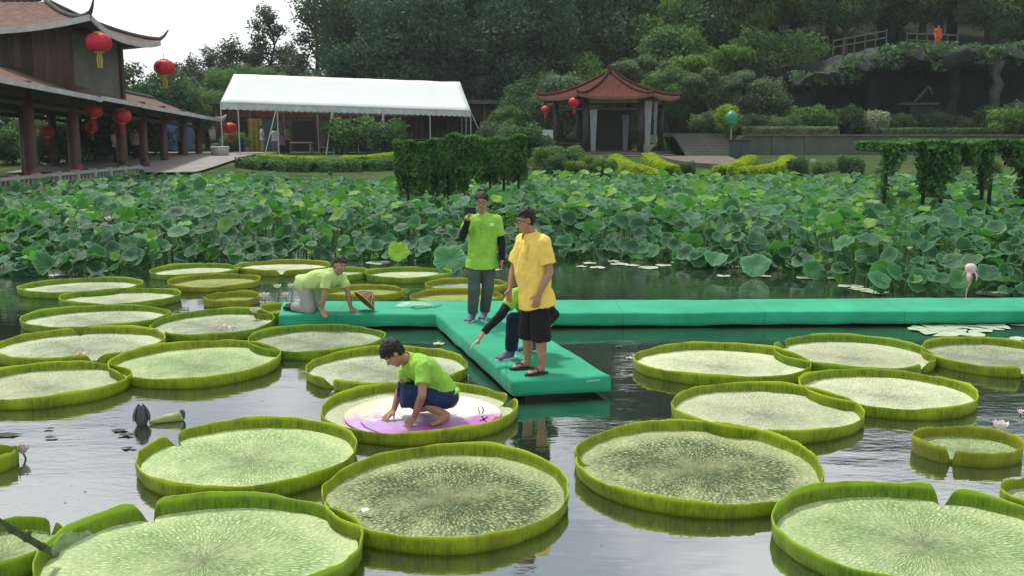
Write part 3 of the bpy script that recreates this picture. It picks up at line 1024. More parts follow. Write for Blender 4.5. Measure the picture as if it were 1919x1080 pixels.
# floats and short posts under it
for i in range(28):
    x = WL0.x + 0.45 + i * 0.9
    y = WL0.y + 0.25 + (WR0.y - WL0.y) * (x - WL0.x) / (WR0.x - WL0.x)
    b = MB(); b.box((x, y + 0.45, 0.0), (0.80, 0.9, 0.10)); b.build("float", float_m, walk)
    if i % 2 == 0:
        b = MB(); b.tube([(x + 0.42, y + 0.02, 0.06), (x + 0.42, y + 0.02, -0.4)], 0.03, 8); b.build("post", dark_wood, walk)
for t in (0.1, 0.3, 0.5, 0.7, 0.9):
    p = (B_ * (1 - t) + A_ * t) * 0.5 + (C_ * (1 - t) + D_ * t) * 0.5
    b = MB(); b.box((p.x, p.y, 0.01), (0.75, 0.55, 0.09), 0.3); b.build("float", float_m, walk)

# the woven hat, the clear bag and its cord lying on the walkway
def hat():
    c = P(686, 583, PT + 0.012)
    root = empty("woven_hat", c, "brown woven conical hat standing on edge on the walkway before the kneeling man", "hat")
    apex = c + Vector((0.16, 0.10, 0.30))
    ax = (apex - (c + Vector((0.0, 0.0, 0.13)))).normalized()
    m = simple("woven_straw", (0.20, 0.11, 0.05), 0.8, 0.5, 26, bump=0.6, bscale=60)
    m2 = simple("straw_rib", (0.42, 0.30, 0.16), 0.8, 0.3, 26)
    ctr = c + Vector((-0.02, 0.0, 0.165))
    u = ax.orthogonal().normalized(); v = ax.cross(u)
    tip = ctr + ax * 0.17
    n_ = 24
    b = MB()
    rimp = [ctr + (u * math.cos(2 * PI * k / n_) + v * math.sin(2 * PI * k / n_)) * 0.185 for k in range(n_)]
    mid = [r_ * 0.5 + tip * 0.5 + ax * 0.012 for r_ in rimp]
    b.add(rimp + mid + [tip], [(k, (k + 1) % n_, n_ + (k + 1) % n_, n_ + k) for k in range(n_)] + [(n_ + k, n_ + (k + 1) % n_, 2 * n_) for k in range(n_)])
    lo = min(p.z for p in rimp)
    dz = PT + 0.012 - lo
    b.v = [(p[0], p[1], p[2] + dz) for p in b.v]
    b.build("crown", m, root, True)
    for k in range(0, n_, 2):
        r0 = rimp[k] + Vector((0, 0, dz)); t0 = tip + Vector((0, 0, dz)); mm = mid[k] + Vector((0, 0, dz)) + ax * 0.006
        q = MB(); q.tube([r0 + ax * .004, mm, t0 + ax * .006], 0.004, 4); q.build("rib", m2, root)
    q = MB(); q.tube([p + Vector((0, 0, dz)) for p in rimp] + [rimp[0] + Vector((0, 0, dz))], 0.007, 5); q.build("brim_edge", m2, root)
hat()
def clear_bag():
    n = NT("clear_plastic")
    co = n.co('Object')
    m = n.bsdf((0.75, 0.85, 0.82), 0.12, n.bump(n.noise(22, 4, 0.6, co), 0.8, 0.02), 0.8)
    tr = n.n("ShaderNodeBsdfTransparent"); mx_ = n.n("ShaderNodeMixShader"); mx_.inputs[0].default_value = 0.28
    src = n.out.inputs[0].links[0].from_socket
    n.l(tr.outputs[0], mx_.inputs[1]); n.l(src, mx_.inputs[2]); n.l(mx_.outputs[0], n.out.inputs[0])
    return m
plastic = clear_bag()
b = MB()
c = P(778, 574, PT + 0.01)
def bagf(u, v):
    x = (u - .5) * 0.55; y = (v - .5) * 0.22
    e = max(0, 1 - (2 * (u - .5)) ** 2) * max(0, 1 - (2 * (v - .5)) ** 2)
    return c + Vector((x, y, 0.006 + 0.055 * e ** .6 + 0.025 * e * noise.noise(Vector((x * 14, y * 14, 1)))))
b.grid(bagf, 20, 10)
tag(b.build("plastic_bag", plastic, None, True), "crumpled clear plastic bag lying on the walkway right of the woven hat", "bag")
b = MB()
pts = [P(x, y, PT + 0.014) for x, y in ((812, 572), (800, 578), (780, 580), (770, 577), (790, 574), (815, 577), (826, 573))]
b.tube(pts, 0.006, 5)
tag(b.build("cord", simple("dark_cord", (0.02, 0.07, 0.06), 0.7, 0.3, 20), None, True), "dark cord looped on the walkway beside the clear bag", "cord")
# a scuffed patch of tape on the skirt of the arm
b = MB()
t0 = B_ * 0.27 + C_ * 0.73; t1 = B_ * 0.13 + C_ * 0.87
nrm = Vector((-(C_ - B_).y, (C_ - B_).x, 0)).normalized() * -0.042
nrm = nrm if nrm.y < 0 else -nrm
b.add([t0 + nrm + Vector((0, 0, -.02)), t1 + nrm + Vector((0, 0, -.015)), t1 + nrm + Vector((0, 0, -.03)), t0 + nrm + Vector((0, 0, -.04))], [(0, 1, 2, 3)])
b.build("tape_strip", simple("pale_tape", (0.25, 0.5, 0.4), 0.5, 0.2, 20), walk)
# ================================================================== people
skin_m = None
def skin_mat():
    n = NT("skin")
    co = n.co('Object')
    c = n.ramp(n.noise(9, 4, 0.6, co), [(0.3, (0.30, 0.155, 0.095)), (0.7, (0.40, 0.225, 0.145))])
    return n.bsdf(c, 0.5, n.bump(n.noise(120, 2, 0.6, co), 0.15, 0.003), 0.4)
skin_m = skin_mat()
hair_m = simple("black_hair", (0.012, 0.010, 0.009), 0.5, 0.4, 40, 0.4, 0.8, 160)
eye_w = simple("eye_white", (0.6, 0.58, 0.55), 0.3, 0.05)
eye_d = simple("eye_dark", (0.02, 0.012, 0.008), 0.2, 0.1)
lip_m = simple("lips", (0.28, 0.09, 0.07), 0.5, 0.1)
def cloth(name, col, var=0.18):
    n = NT(name)
    co = n.co('Object')
    c = n.ramp(n.noise(7, 5, 0.6, co), [(0.25, tuple(k * (1 - var) for k in col)), (0.75, tuple(min(1, k * (1 + var)) for k in col))])
    w = n.noise(260, 2, 0.6, co)
    f = n.noise(12, 3, 0.55, co)
    h = n.math('ADD', n.math('MULTIPLY', w, 0.06), n.math('MULTIPLY', f, 1.0))
    return n.bsdf(c, 0.85, n.bump(h, 0.6, 0.02), 0.2)

def rcone(b, a, c, ra, rc, seg=16, flat_a=False, flat_c=False):
    a, c = Vector(a), Vector(c)
    d = (c - a)
    if d.length < 1e-5: d = Vector((0, 0, 1e-4)); c = a + d
    d.normalize()
    pts, rr = [], []
    if not flat_a:
        for k in (0.04, 0.35, 0.65, 0.88):
            e = math.asin(k)
            pts.append(a - d * ra * math.cos(e)); rr.append(ra * k)
    pts.append(a); rr.append(ra)
    pts.append(c); rr.append(rc)
    if not flat_c:
        for k in (0.88, 0.65, 0.35, 0.04):
            e = math.asin(k)
            pts.append(c + d * rc * math.cos(e)); rr.append(rc * k)
    b.tube(pts, rr, seg)
def ellipsoid(b, c, ax, seg=18, rings=12):
    """ax = three half-axis vectors"""
    c = Vector(c)
    vs, fs = [], []
    for i in range(rings + 1):
        p = PI * i / rings
        for k in range(seg):
            t = 2 * PI * k / seg
            s = math.sin(p) if 0 < i < rings else 0.01
            vs.append(c + ax[0] * s * math.cos(t) + ax[1] * s * math.sin(t) + ax[2] * math.cos(p))
    for i in range(rings):
        for k in range(seg):
            k2 = (k + 1) % seg
            fs.append((i * seg + k, (i + 1) * seg + k, (i + 1) * seg + k2, i * seg + k2))
    fs.append(tuple(range(seg))); fs.append(tuple(reversed([rings * seg + k for k in range(seg)])))
    b.add(vs, fs)

def melt(b, name, mat, parent, origin, voxel=0.009, smooth=3, folds=0.0, fscale=9.0, cut=None):
    """joins the shapes of b into one continuous surface"""
    me = b.mesh("tmp", origin)
    bm = bmesh.new(); bm.from_mesh(me)
    bmesh.ops.recalc_face_normals(bm, faces=bm.faces[:])
    bm.to_mesh(me); bm.free()
    o = bpy.data.objects.new("tmp", me)
    COL.objects.link(o)
    m = o.modifiers.new("r", 'REMESH'); m.mode = 'VOXEL'; m.voxel_size = voxel
    if smooth:
        m = o.modifiers.new("s", 'SMOOTH'); m.factor = 0.5; m.iterations = smooth
    dg = bpy.context.evaluated_depsgraph_get()
    me2 = bpy.data.meshes.new_from_object(o.evaluated_get(dg))
    bpy.data.objects.remove(o)
    bpy.data.meshes.remove(me)
    me2.name = name
    if folds:
        me2.update()
        off = 31.7 * len(name)
        nv = [(v.co.copy(), v.normal.copy()) for v in me2.vertices]
        for v, (p, nn) in zip(me2.vertices, nv):
            q = Vector((p.x * fscale, p.y * fscale, p.z * fscale * 0.55 + off))
            k = noise.noise(q)
            k2 = 1 - abs(noise.noise(q * 1.9)) * 2.4
            v.co = p + nn * folds * (k * 0.9 + 0.55 * k2)
    me2.materials.clear()
    me2.materials.append(mat)
    me2.polygons.foreach_set("use_smooth", [True] * len(me2.polygons))
    me2.update()
    return link(name, me2, parent, origin)

def add_hand(b, wr, dr, palm, curl=0.5, side=1, spread=0.12):
    """wrist, pointing direction, palm normal; fingers curl towards the palm side; the thumb leaves the side of the palm"""
    wr = Vector(wr); d = Vector(dr).normalized(); pn = Vector(palm); pn = (pn - d * pn.dot(d)).normalized()
    s = d.cross(pn) * side
    L = 0.085
    for k in (-1.5, -0.5, 0.5, 1.5):
        rcone(b, wr + s * k * 0.010, wr + d * L + s * k * 0.0185, 0.016, 0.0135, 8)
    for i, k in enumerate((1.5, 0.5, -0.5, -1.5)):
        fl_ = (0.066, 0.074, 0.069, 0.053)[i]
        d1 = (d + s * spread * k * 0.5 + pn * curl * 0.5).normalized()
        d2 = (d1 + pn * curl * 0.9).normalized()
        d3 = (d2 + pn * curl * 0.8).normalized()
        p0 = wr + d * (L - 0.008) + s * k * 0.0195
        p1 = p0 + d1 * fl_ * 0.48; p2 = p1 + d2 * fl_ * 0.32; p3 = p2 + d3 * fl_ * 0.26
        rcone(b, p0, p1, 0.0102, 0.0095, 8); rcone(b, p1, p2, 0.0095, 0.0088, 8); rcone(b, p2, p3, 0.0088, 0.0078, 8)
    t0 = wr + d * 0.022 + s * 0.026
    td = (d * 0.62 + s * 0.75 + pn * 0.25).normalized()
    t1 = t0 + td * 0.040; td2 = (td + d * 0.55 + pn * curl * 0.4).normalized()
    rcone(b, t0, t1, 0.0145, 0.0115, 8); rcone(b, t1, t1 + td2 * 0.034, 0.0115, 0.0092, 8)

def person(label, J, C, name="person"):
    """J: joints in metres; C: clothes and colours"""
    g = {k: Vector(v) for k, v in J.items()}
    sc = C.get('sc', 1.0)
    origin = Vector(C['at'])
    vox = C.get('voxel', 0.0085)
    f = g['f'].normalized(); u = g['u']; u = (u - f * u.dot(f)).normalized(); s = f.cross(u)      # s = the head's right
    H = g['head']
    b = MB()
    # --- trunk
    fat = C.get('fat', 0.0)
    mid = (g['hpL'] + g['hpR']) / 2; sh = (g['shL'] + g['shR']) / 2
    tf = C.get('bend', Vector((0, 0, 0)))
    waist = mid * 0.55 + sh * 0.45 + tf * 0.5
    lat = (g['shL'] - g['shR']).normalized(); lh = (g['hpL'] - g['hpR']).normalized()
    def trunk(bb, e):
        chest = sh * 0.80 + waist * 0.20 + tf * 0.2
        for k in (-1, 1):
            rcone(bb, mid + lh * 0.075 * k, waist + lat * 0.065 * k, 0.098 + e, 0.098 + e + fat * 0.7)
            rcone(bb, waist + lat * 0.065 * k, chest + lat * 0.078 * k, 0.098 + e + fat * 0.7, 0.105 + e)
            rcone(bb, chest + lat * 0.078 * k, sh + lat * 0.085 * k, 0.103 + e, 0.066 + e)
        rcone(bb, mid, waist, 0.105 + e + fat * 0.4, 0.102 + e + fat)
        rcone(bb, waist, chest, 0.102 + e + fat, 0.108 + e)
        for q in ('shL', 'shR'):
            rcone(bb, sh * 0.75 + g['nk'] * 0.25, g[q], 0.060 + e, 0.057 + e)
    trunk(b, 0)
    neck_top = H - u * 0.075 - f * 0.018
    rcone(b, g['nk'], neck_top, 0.062, 0.055)
    # --- head
    ellipsoid(b, H + u * 0.028 - f * 0.012, (s * 0.076, f * 0.094, u * 0.094), 22, 14)
    ellipsoid(b, H - u * 0.035 + f * 0.018, (s * 0.062, f * 0.070, u * 0.078), 20, 12)
    rcone(b, H - u * 0.095 + f * 0.052, H - u * 0.090 + f * 0.060, 0.026, 0.022, 10)
    rcone(b, H + u * 0.012 + f * 0.080, H - u * 0.026 + f * 0.100, 0.009, 0.015, 8)
    for k in (-1, 1):
        rcone(b, H - u * 0.027 + f * 0.090, H - u * 0.029 + f * 0.084 + s * 0.013 * k, 0.010, 0.009, 8)
        rcone(b, H + u * 0.024 + f * 0.078 + s * 0.012 * k, H + u * 0.024 + f * 0.066 + s * 0.045 * k, 0.009, 0.009, 8)
        ellipsoid(b, H - u * 0.005 - f * 0.008 + s * 0.077 * k, (s * 0.012, f * 0.019, u * 0.032), 10, 8)
        rcone(b, H - u * 0.022 + f * 0.060 + s * 0.036 * k, H - u * 0.030 + f * 0.056 + s * 0.038 * k, 0.022, 0.020, 8)
    rcone(b, H - u * 0.058 + f * 0.078 - s * 0.016, H - u * 0.058 + f * 0.078 + s * 0.016, 0.011, 0.011, 8)
    # --- limbs
    for q, sd_ in (('L', -1), ('R', 1)):
        rcone(b, g['sh' + q], g['el' + q], 0.050, 0.038)
        fm = g['el' + q] * 0.7 + g['wr' + q] * 0.3
        rcone(b, g['el' + q], fm, 0.038, 0.040); rcone(b, fm, g['wr' + q], 0.040, 0.026)
        add_hand(b, g['wr' + q], g['hd' + q] - g['wr' + q], g.get('pm' + q, Vector((0, 0, -1))), C.get('curl' + q, 0.45), sd_ * C.get('flip' + q, 1), C.get('spread' + q, 0.15))
        rcone(b, g['hp' + q], g['kn' + q], 0.086, 0.058)
        cm = g['kn' + q] * 0.68 + g['an' + q] * 0.32
        rcone(b, g['kn' + q], cm, 0.055, 0.057); rcone(b, cm, g['an' + q], 0.057, 0.036)
        # foot
        an, to = g['an' + q], g['to' + q]
        heel = an + (an - to) * 0.22; heel.z = min(an.z, to.z + 0.02)
        td = (to - heel).normalized(); ts = td.cross(Vector((0, 0, 1))).normalized() if abs(td.z) < 0.9 else Vector((1, 0, 0))
        rcone(b, an, heel + td * 0.03, 0.036, 0.030); rcone(b, an, to * 0.55 + an * 0.45 - Vector((0, 0, 0.01)), 0.036, 0.030)
        for k in (-1, 0, 1):
            rcone(b, heel + td * 0.03, to + ts * 0.022 * k, 0.027, 0.017)
        if C.get('bare'):
            for k in range(5):
                rcone(b, to + ts * (k - 2) * 0.017 - td * 0.01, to + ts * (k - 2) * 0.018 + td * (0.032 - 0.004 * k), 0.010, 0.008, 6)
    body = melt(b, name, skin_m, None, origin, vox, 2)
    tag(body, label, "person", C.get('group'))
    # --- face
    for k in (-1, 1):
        e = MB(); ellipsoid(e, H + u * 0.004 + f * 0.078 + s * 0.030 * k, (s * 0.014, f * 0.009, u * 0.008), 10, 8); e.build("eye", eye_w, body, True)
        e = MB(); ellipsoid(e, H + u * 0.004 + f * 0.085 + s * 0.030 * k, (s * 0.006, f * 0.004, u * 0.006), 8, 6); e.build("iris", eye_d, body, True)
        e = MB(); e.tube([H + u * 0.024 + f * 0.087 + s * 0.014 * k, H + u * 0.029 + f * 0.086 + s * 0.030 * k, H + u * 0.022 + f * 0.074 + s * 0.048 * k], [0.003, 0.0042, 0.002], 6); e.build("eyebrow", hair_m, body)
    e = MB(); e.tube([H - u * 0.056 + f * 0.083 - s * 0.022, H - u * 0.058 + f * 0.090, H - u * 0.056 + f * 0.083 + s * 0.022], [0.002, 0.005, 0.002], 6); e.build("mouth", lip_m, body, True)
    # --- hair: a cap over the crown, short at the sides
    hb = MB()
    vol = C.get('hair', 1.0)
    ellipsoid(hb, H + u * 0.050 - f * 0.024, (s * 0.083 * vol, f * 0.093 * vol, u * 0.084 * vol), 22, 14)
    ellipsoid(hb, H + u * 0.010 - f * 0.045, (s * 0.082, f * 0.068, u * 0.085), 18, 12)
    if C.get('fringe'):
        for k in (-2, -1, 0, 1, 2):
            rcone(hb, H + u * 0.098 + f * 0.035 + s * k * 0.018, H + u * 0.058 + f * 0.086 + s * k * 0.021, 0.026, 0.012, 8)
    else:
        for k in (-2, -1, 0, 1, 2):
            rcone(hb, H + u * 0.09 + f * 0.02 + s * k * 0.020, H + u * 0.073 + f * 0.070 + s * k * 0.020, 0.026, 0.013, 8)
    hair = melt(hb, "hair", hair_m, body, H, 0.006, 1, 0.010, 60)
    # --- glasses
    if C.get('glasses'):
        gl = MB()
        for k in (-1, 1):
            cpt = H + u * 0.004 + f * 0.096 + s * 0.032 * k
            ring = [cpt + s * 0.025 * math.cos(t) + u * 0.019 * math.sin(t) for t in np.linspace(0, 2 * PI, 17)]
            gl.tube(ring, 0.0022, 5, False)
            gl.tube([cpt + s * 0.025 * k, H + u * 0.006 - f * 0.01 + s * 0.083 * k], 0.002, 5)
        gl.tube([H + u * 0.006 + f * 0.098 - s * 0.008, H + u * 0.006 + f * 0.098 + s * 0.008], 0.0022, 5)
        gl.build("glasses", eye_d, body)
    # --- shirt
    if C.get('shirt'):
        m = C['shirt']
        sb = MB()
        e = C.get('loose', 0.020)
        trunk(sb, e)
        hang = C.get('hem', 0.12)
        dn = (mid - waist).normalized()
        for k in (-1, 0, 1):
            rcone(sb, mid + lh * 0.070 * k, mid + lh * 0.080 * k + dn * hang, 0.110 + e + fat * 0.6, 0.122 + e + fat * 0.5, 16, False, True)
        for q in ('L', 'R'):
            t = C.get('sleeve', 0.72)
            endp = g['sh' + q] * (1 - t) + g['el' + q] * t
            rcone(sb, g['sh' + q], endp, 0.062 + e * 0.6, 0.060 + e * 0.6, 16, False, True)
        rcone(sb, g['nk'] - (neck_top - g['nk']) * 0.3, g['nk'] + (neck_top - g['nk']) * 0.12, 0.085, 0.068, 16, False, True)
        melt(sb, "shirt", m, body, origin, vox, 2, C.get('folds', 0.013), 8)
        cb = MB()
        ca = (neck_top - g['nk']).normalized()
        base = g['nk'] + ca * 0.006
        o1 = ca.orthogonal().normalized(); o2 = ca.cross(o1)
        ringp = []
        front = (f - ca * f.dot(ca)).normalized()
        lf = ca.cross(front)
        for t in np.linspace(0.35, 2 * PI - 0.35, 26):
            ringp.append((front * math.cos(t) + lf * math.sin(t), t))
        V = []
        for dvec, t in ringp:
            V.append(base + dvec * 0.066 - ca * 0.004)
            V.append(base + dvec * 0.067 + ca * 0.034)
            V.append(base + dvec * 0.075 + ca * 0.030)
            V.append(base + dvec * (0.092 + 0.012 * math.cos(t)) - ca * (0.010 + 0.022 * max(0, math.cos(t))))
        n_ = len(ringp)
        cb.add(V, [(4 * i + j, 4 * i + j + 1, 4 * i + j + 5, 4 * i + j + 4) for i in range(n_ - 1) for j in range(3)])
        cb.build("collar", m, body, True)
    # --- oversleeves
    if C.get('oversleeves'):
        for q in C.get('osides', 'LR'):
            ob = MB()
            st = g['sh' + q] * 0.35 + g['el' + q] * 0.65
            rcone(ob, st, g['el' + q], 0.050, 0.050, 14, True); rcone(ob, g['el' + q], g['wr' + q], 0.050, 0.037, 14, False, True)
            melt(ob, "arm_sleeve", C['oversleeves'], body, g['el' + q], vox, 2, 0.007, 16)
    # --- trousers or shorts
    pb = MB()
    e = 0.016
    for k in (-1, 0, 1):
        rcone(pb, mid + lh * 0.07 * k - (mid - waist).normalized() * 0.03, mid + lh * 0.07 * k, 0.088 + e, 0.094 + e)
    pl = C.get('leglen', 0.95)
    for q in ('L', 'R'):
        if C.get('shorts'):
            kk = C['shorts']
            endp = g['hp' + q] * (1 - kk) + g['kn' + q] * kk
            rcone(pb, g['hp' + q], endp, 0.092 + e, 0.088 + e, 16, False, True)
            if kk >= 1:
                ex = g['kn' + q] + (g['an' + q] - g['kn' + q]) * (kk - 0.95)
                rcone(pb, g['kn' + q], ex, 0.076 + e, 0.080 + e, 16, False, True)
        else:
            rcone(pb, g['hp' + q], g['kn' + q], 0.086 + e, 0.066 + e)
            endp = g['kn' + q] * (1 - pl) + g['an' + q] * pl
            rcone(pb, g['kn' + q], endp, 0.066 + e, 0.052 + e, 16, False, True)
    melt(pb, "shorts" if C.get('shorts') else "trousers", C['pants'], body, origin, vox, 2, 0.007, 10)
    # --- shoes or sandals
    for q in ('L', 'R'):
        an, to = g['an' + q], g['to' + q]
        heel = an + (an - to) * 0.22; heel.z = min(an.z, to.z + 0.02)
        td = (to - heel).normalized(); ts = td.cross(Vector((0, 0, 1))).normalized() if abs(td.z) < 0.9 else Vector((1, 0, 0))
        if C.get('shoe'):
            so = MB()
            rcone(so, an + Vector((0, 0, 0.01)), heel + td * 0.04, 0.047, 0.040)
            rcone(so, an, to * 0.6 + an * 0.4, 0.046, 0.036)
            for k in (-1, 0, 1):
                rcone(so, heel + td * 0.03, to + td * 0.02 + ts * 0.022 * k, 0.036, 0.026)
            sho = melt(so, "shoe", C['shoe'], body, to, 0.008, 2)
            if abs(td.z) < 0.35:
                sl = MB()
                zz = min(heel.z, to.z) - 0.030
                ring = []
                for t in np.linspace(0, 2 * PI, 20, endpoint=False):
                    c0 = (heel + to) / 2 + td * 0.01
                    hl = (to - heel).length / 2 + 0.055
                    w = 0.046 + 0.008 * math.cos(t)
                    ring.append(c0 + td * math.cos(t) * hl + ts * math.sin(t) * w)
                V = [Vector((p.x, p.y, zz)) for p in ring] + [Vector((p.x, p.y, zz + 0.022)) for p in ring]
                sl.add(V, [tuple(reversed(range(20))), tuple(range(20, 40))] + [(i, (i + 1) % 20, 20 + (i + 1) % 20, 20 + i) for i in range(20)])
                sl.build("sole", C.get('sole', C['shoe']), sho)
        elif C.get('sandal'):
            sl = MB()
            zz = min(heel.z, to.z) - 0.034
            ring = []
            for t in np.linspace(0, 2 * PI, 20, endpoint=False):
                c0 = (heel + to) / 2 + td * 0.01
                ring.append(c0 + td * math.cos(t) * ((to - heel).length / 2 + 0.05) + ts * math.sin(t) * 0.046)
            V = [Vector((p.x, p.y, zz)) for p in ring] + [Vector((p.x, p.y, zz + 0.018)) for p in ring]
            sl.add(V, [tuple(reversed(range(20))), tuple(range(20, 40))] + [(i, (i + 1) % 20, 20 + (i + 1) % 20, 20 + i) for i in range(20)])
            for k in (-1, 1):
                sl.tube([to - td * 0.01 + Vector((0, 0, 0.022)), to - td * 0.07 + ts * 0.02 * k + Vector((0, 0, 0.034)), heel * 0.5 + to * 0.5 + ts * 0.042 * k - Vector((0, 0, 0.012))], 0.007, 6)
            sl.build("sandal", C['sandal'], body)
    return body

def chk(nm, J):
    for a, b, w in (('shL', 'elL', .28), ('elL', 'wrL', .25), ('shR', 'elR', .28), ('elR', 'wrR', .25), ('hpL', 'knL', .42), ('knL', 'anL', .40), ('hpR', 'knR', .42), ('knR', 'anR', .40)):
        print(nm, a, b, round((Vector(J[a]) - Vector(J[b])).length, 2), 'want', w)
    print(nm, 'torso', round(((Vector(J['shL']) + Vector(J['shR'])) / 2 - (Vector(J['hpL']) + Vector(J['hpR'])) / 2).length, 2), 'want .48; shoulders', round((Vector(J['shL']) - Vector(J['shR'])).length, 2))

lime = cloth("lime_cloth", (0.27, 0.52, 0.07))
lime_pale = cloth("pale_lime_cloth", (0.46, 0.60, 0.22))
yellow = cloth("yellow_cloth", (0.80, 0.58, 0.13), 0.12)
black_c = cloth("black_cloth", (0.012, 0.014, 0.015))
grey_c = cloth("grey_denim", (0.085, 0.10, 0.095), 0.3)
navy_c = cloth("navy_cloth", (0.020, 0.035, 0.10), 0.3)
darkj = cloth("dark_denim", (0.012, 0.022, 0.040), 0.3)
beige_c = cloth("pale_grey_cloth", (0.33, 0.34, 0.33), 0.15)
shoe_d = simple("dark_shoe", (0.02, 0.025, 0.035), 0.5, 0.3, 20)
sole_w = simple("white_sole", (0.6, 0.62, 0.62), 0.5, 0.1, 20)
shoe_b = simple("blue_grey_shoe", (0.07, 0.10, 0.16), 0.6, 0.4, 20)
sandal_m = simple("dark_sandal", (0.02, 0.03, 0.03), 0.5, 0.3, 20)

# ---- 1: standing man in the lime shirt, filming with a phone
d = P(888, 603, PT).y
z0 = PT
J = dict(head=PD(903, 378, d), f=(-0.10, -1, -0.10), u=(0, 0, 1), nk=PD(905, 403, d + .02),
 shR=PD(882, 413, d), shL=PD(930, 413, d), elR=PD(867, 440, d - .17), wrR=PD(877, 411, d - .33), hdR=PD(880, 396, d - .36), pmR=(0.8, -0.2, 0),
 elL=PD(940, 452, d + .02), wrL=PD(941, 487, d - .08), hdL=PD(940, 502, d - .11), pmL=(-1, 0, 0),
 hpR=PD(892, 488, d), hpL=PD(915, 488, d), knR=PD(888, 541, d - .04), knL=PD(914, 541, d + .03),
 anR=PD(886, 594, d + .02), anL=PD(908, 589, d + .20))
J['toR'] = Vector((PD(878, 604, d).x, d - 0.13, PT + 0.036)); J['toL'] = Vector((PD(903, 600, d).x, d + 0.02, PT + 0.036))
J['anR'].z = PT + .09; J['anL'].z = PT + .09
chk('green', J)
man_a = person("standing man in lime polo shirt and grey jeans filming with a phone on the walkway", J,
 dict(at=(J['anR'].x, d, PT), shirt=lime, pants=grey_c, shoe=shoe_b, sole=sole_w, oversleeves=black_c, glasses=True, loose=0.022, hem=0.10, sleeve=0.7, hair=1.03))
ph = Vector(J['hdR']) + Vector((0.01, -0.045, 0.02))
bb = MB(); bb.box(ph, (0.145, 0.010, 0.075)); phone = bb.build("phone", simple("phone_body", (0.015, 0.015, 0.018), 0.25, 0.2), None)
tag(phone, "dark mobile phone held up by the standing man in the lime shirt", "phone")
bb = MB(); bb.tube([ph + Vector((0.05, -0.005, 0.02)), ph + Vector((0.05, -0.008, 0.02))], 0.008, 10); bb.build("camera_lens", eye_d, phone)
# chest emblem: a small pale mark
em = simple("pale_print", (0.55, 0.80, 0.30), 0.7, 0.05)

# ---- 2: man in the yellow shirt
dn_ = P(1010, 704, PT).y; df_ = P(974, 694, PT).y
d = (dn_ + df_) / 2
J = dict(head=PD(984, 412, d - .03), f=(-1, -0.42, -0.30), u=(-0.25, -0.08, 1), nk=PD(994, 440, d),
 shL=PD(1017, 456, d - .14), shR=PD(982, 452, d + .18), elL=PD(1031, 508, d - .20), wrL=PD(1010, 553, d - .25), hdL=PD(1004, 574, d - .27), pmL=(-0.2, 1, 0),
 elR=PD(962, 503, d + .24), wrR=PD(955, 545, d + .10), hdR=PD(953, 560, d + .06), pmR=(0.4, -0.6, 0),
 hpL=PD(1011, 556, d - .09), hpR=PD(999, 554, d + .10), knL=PD(1014, 634, d - .10), knR=PD(989, 629, d + .10),
 anL=PD(1016, 692, dn_ + .03), anR=PD(989, 686, df_ + .02))
J['anL'].z = PT + .085; J['anR'].z = PT + .085
J['toL'] = Vector((J['anL'].x - 0.13, J['anL'].y - 0.07, PT + 0.040)); J['toR'] = Vector((J['anR'].x - 0.14, J['anR'].y - 0.04, PT + 0.040))
chk('yellow', J)
man_b = person("standing man in yellow polo shirt and black shorts looking down at the pier's end", J,
 dict(at=(J['anL'].x, d, PT), shirt=yellow, pants=black_c, shorts=1.05, sandal=sandal_m, bare=True, glasses=True, loose=0.034, hem=0.12, fat=0.036, sleeve=0.74, hair=1.0, flipL=1, bend=Vector((-0.05, 0, 0))))

# ---- 3: man squatting behind him, reaching to the edge
d = P(948, 676, PT).y
J = dict(head=PD(988, 520, d + .10), f=(-0.9, -0.35, -0.6), u=(-0.5, 0, 0.85), nk=PD(987, 541, d + .12),
 shL=PD(966, 553, d + .00), shR=PD(1004, 552, d + .30), elL=PD(940, 590, d - .14), wrL=PD(907, 624, d - .22), hdL=PD(893, 640, d - .26), pmL=(0.3, 0.2, -0.6),
 elR=PD(1040, 590, d + .22), wrR=PD(1016, 622, d + .10), hdR=PD(1004, 634, d + .08), pmR=(-0.3, 0.2, -0.6),
 hpL=PD(1000, 606, d + .15), hpR=PD(1014, 604, d + .34), knL=PD(962, 600, d + .00), knR=PD(975, 602, d + .42),
 anL=PD(958, 660, d + .04), anR=PD(1000, 655, d + .40))
J['anL'].z = PT + .09; J['anR'].z = PT + .09
J['toL'] = Vector((J['anL'].x - 0.12, J['anL'].y - 0.10, PT + 0.036)); J['toR'] = Vector((J['anR'].x - 0.15, J['anR'].y - 0.02, PT + 0.036))
chk('hidden', J)
hid = person("man squatting half hidden behind the man in yellow, black sleeved arm reaching down", J,
 dict(at=(J['anL'].x, d, PT), shirt=lime, pants=darkj, shoe=shoe_b, sole=sole_w, oversleeves=black_c, loose=0.018, hem=0.06, sleeve=0.62, curlL=0.6))
bb = MB(); bb.tube([Vector(J['hdL']) + Vector((0.03, 0.0, 0.02)), PD(886, 649, d - .27), PD(880, 657, d - .28)], [0.011, 0.013, 0.006], 8)
tag(bb.build("hand_brush", simple("pale_brush", (0.45, 0.5, 0.5), 0.4, 0.3, 20), None, True), "short pale brush in the hand that reaches down to the pier edge", "brush")

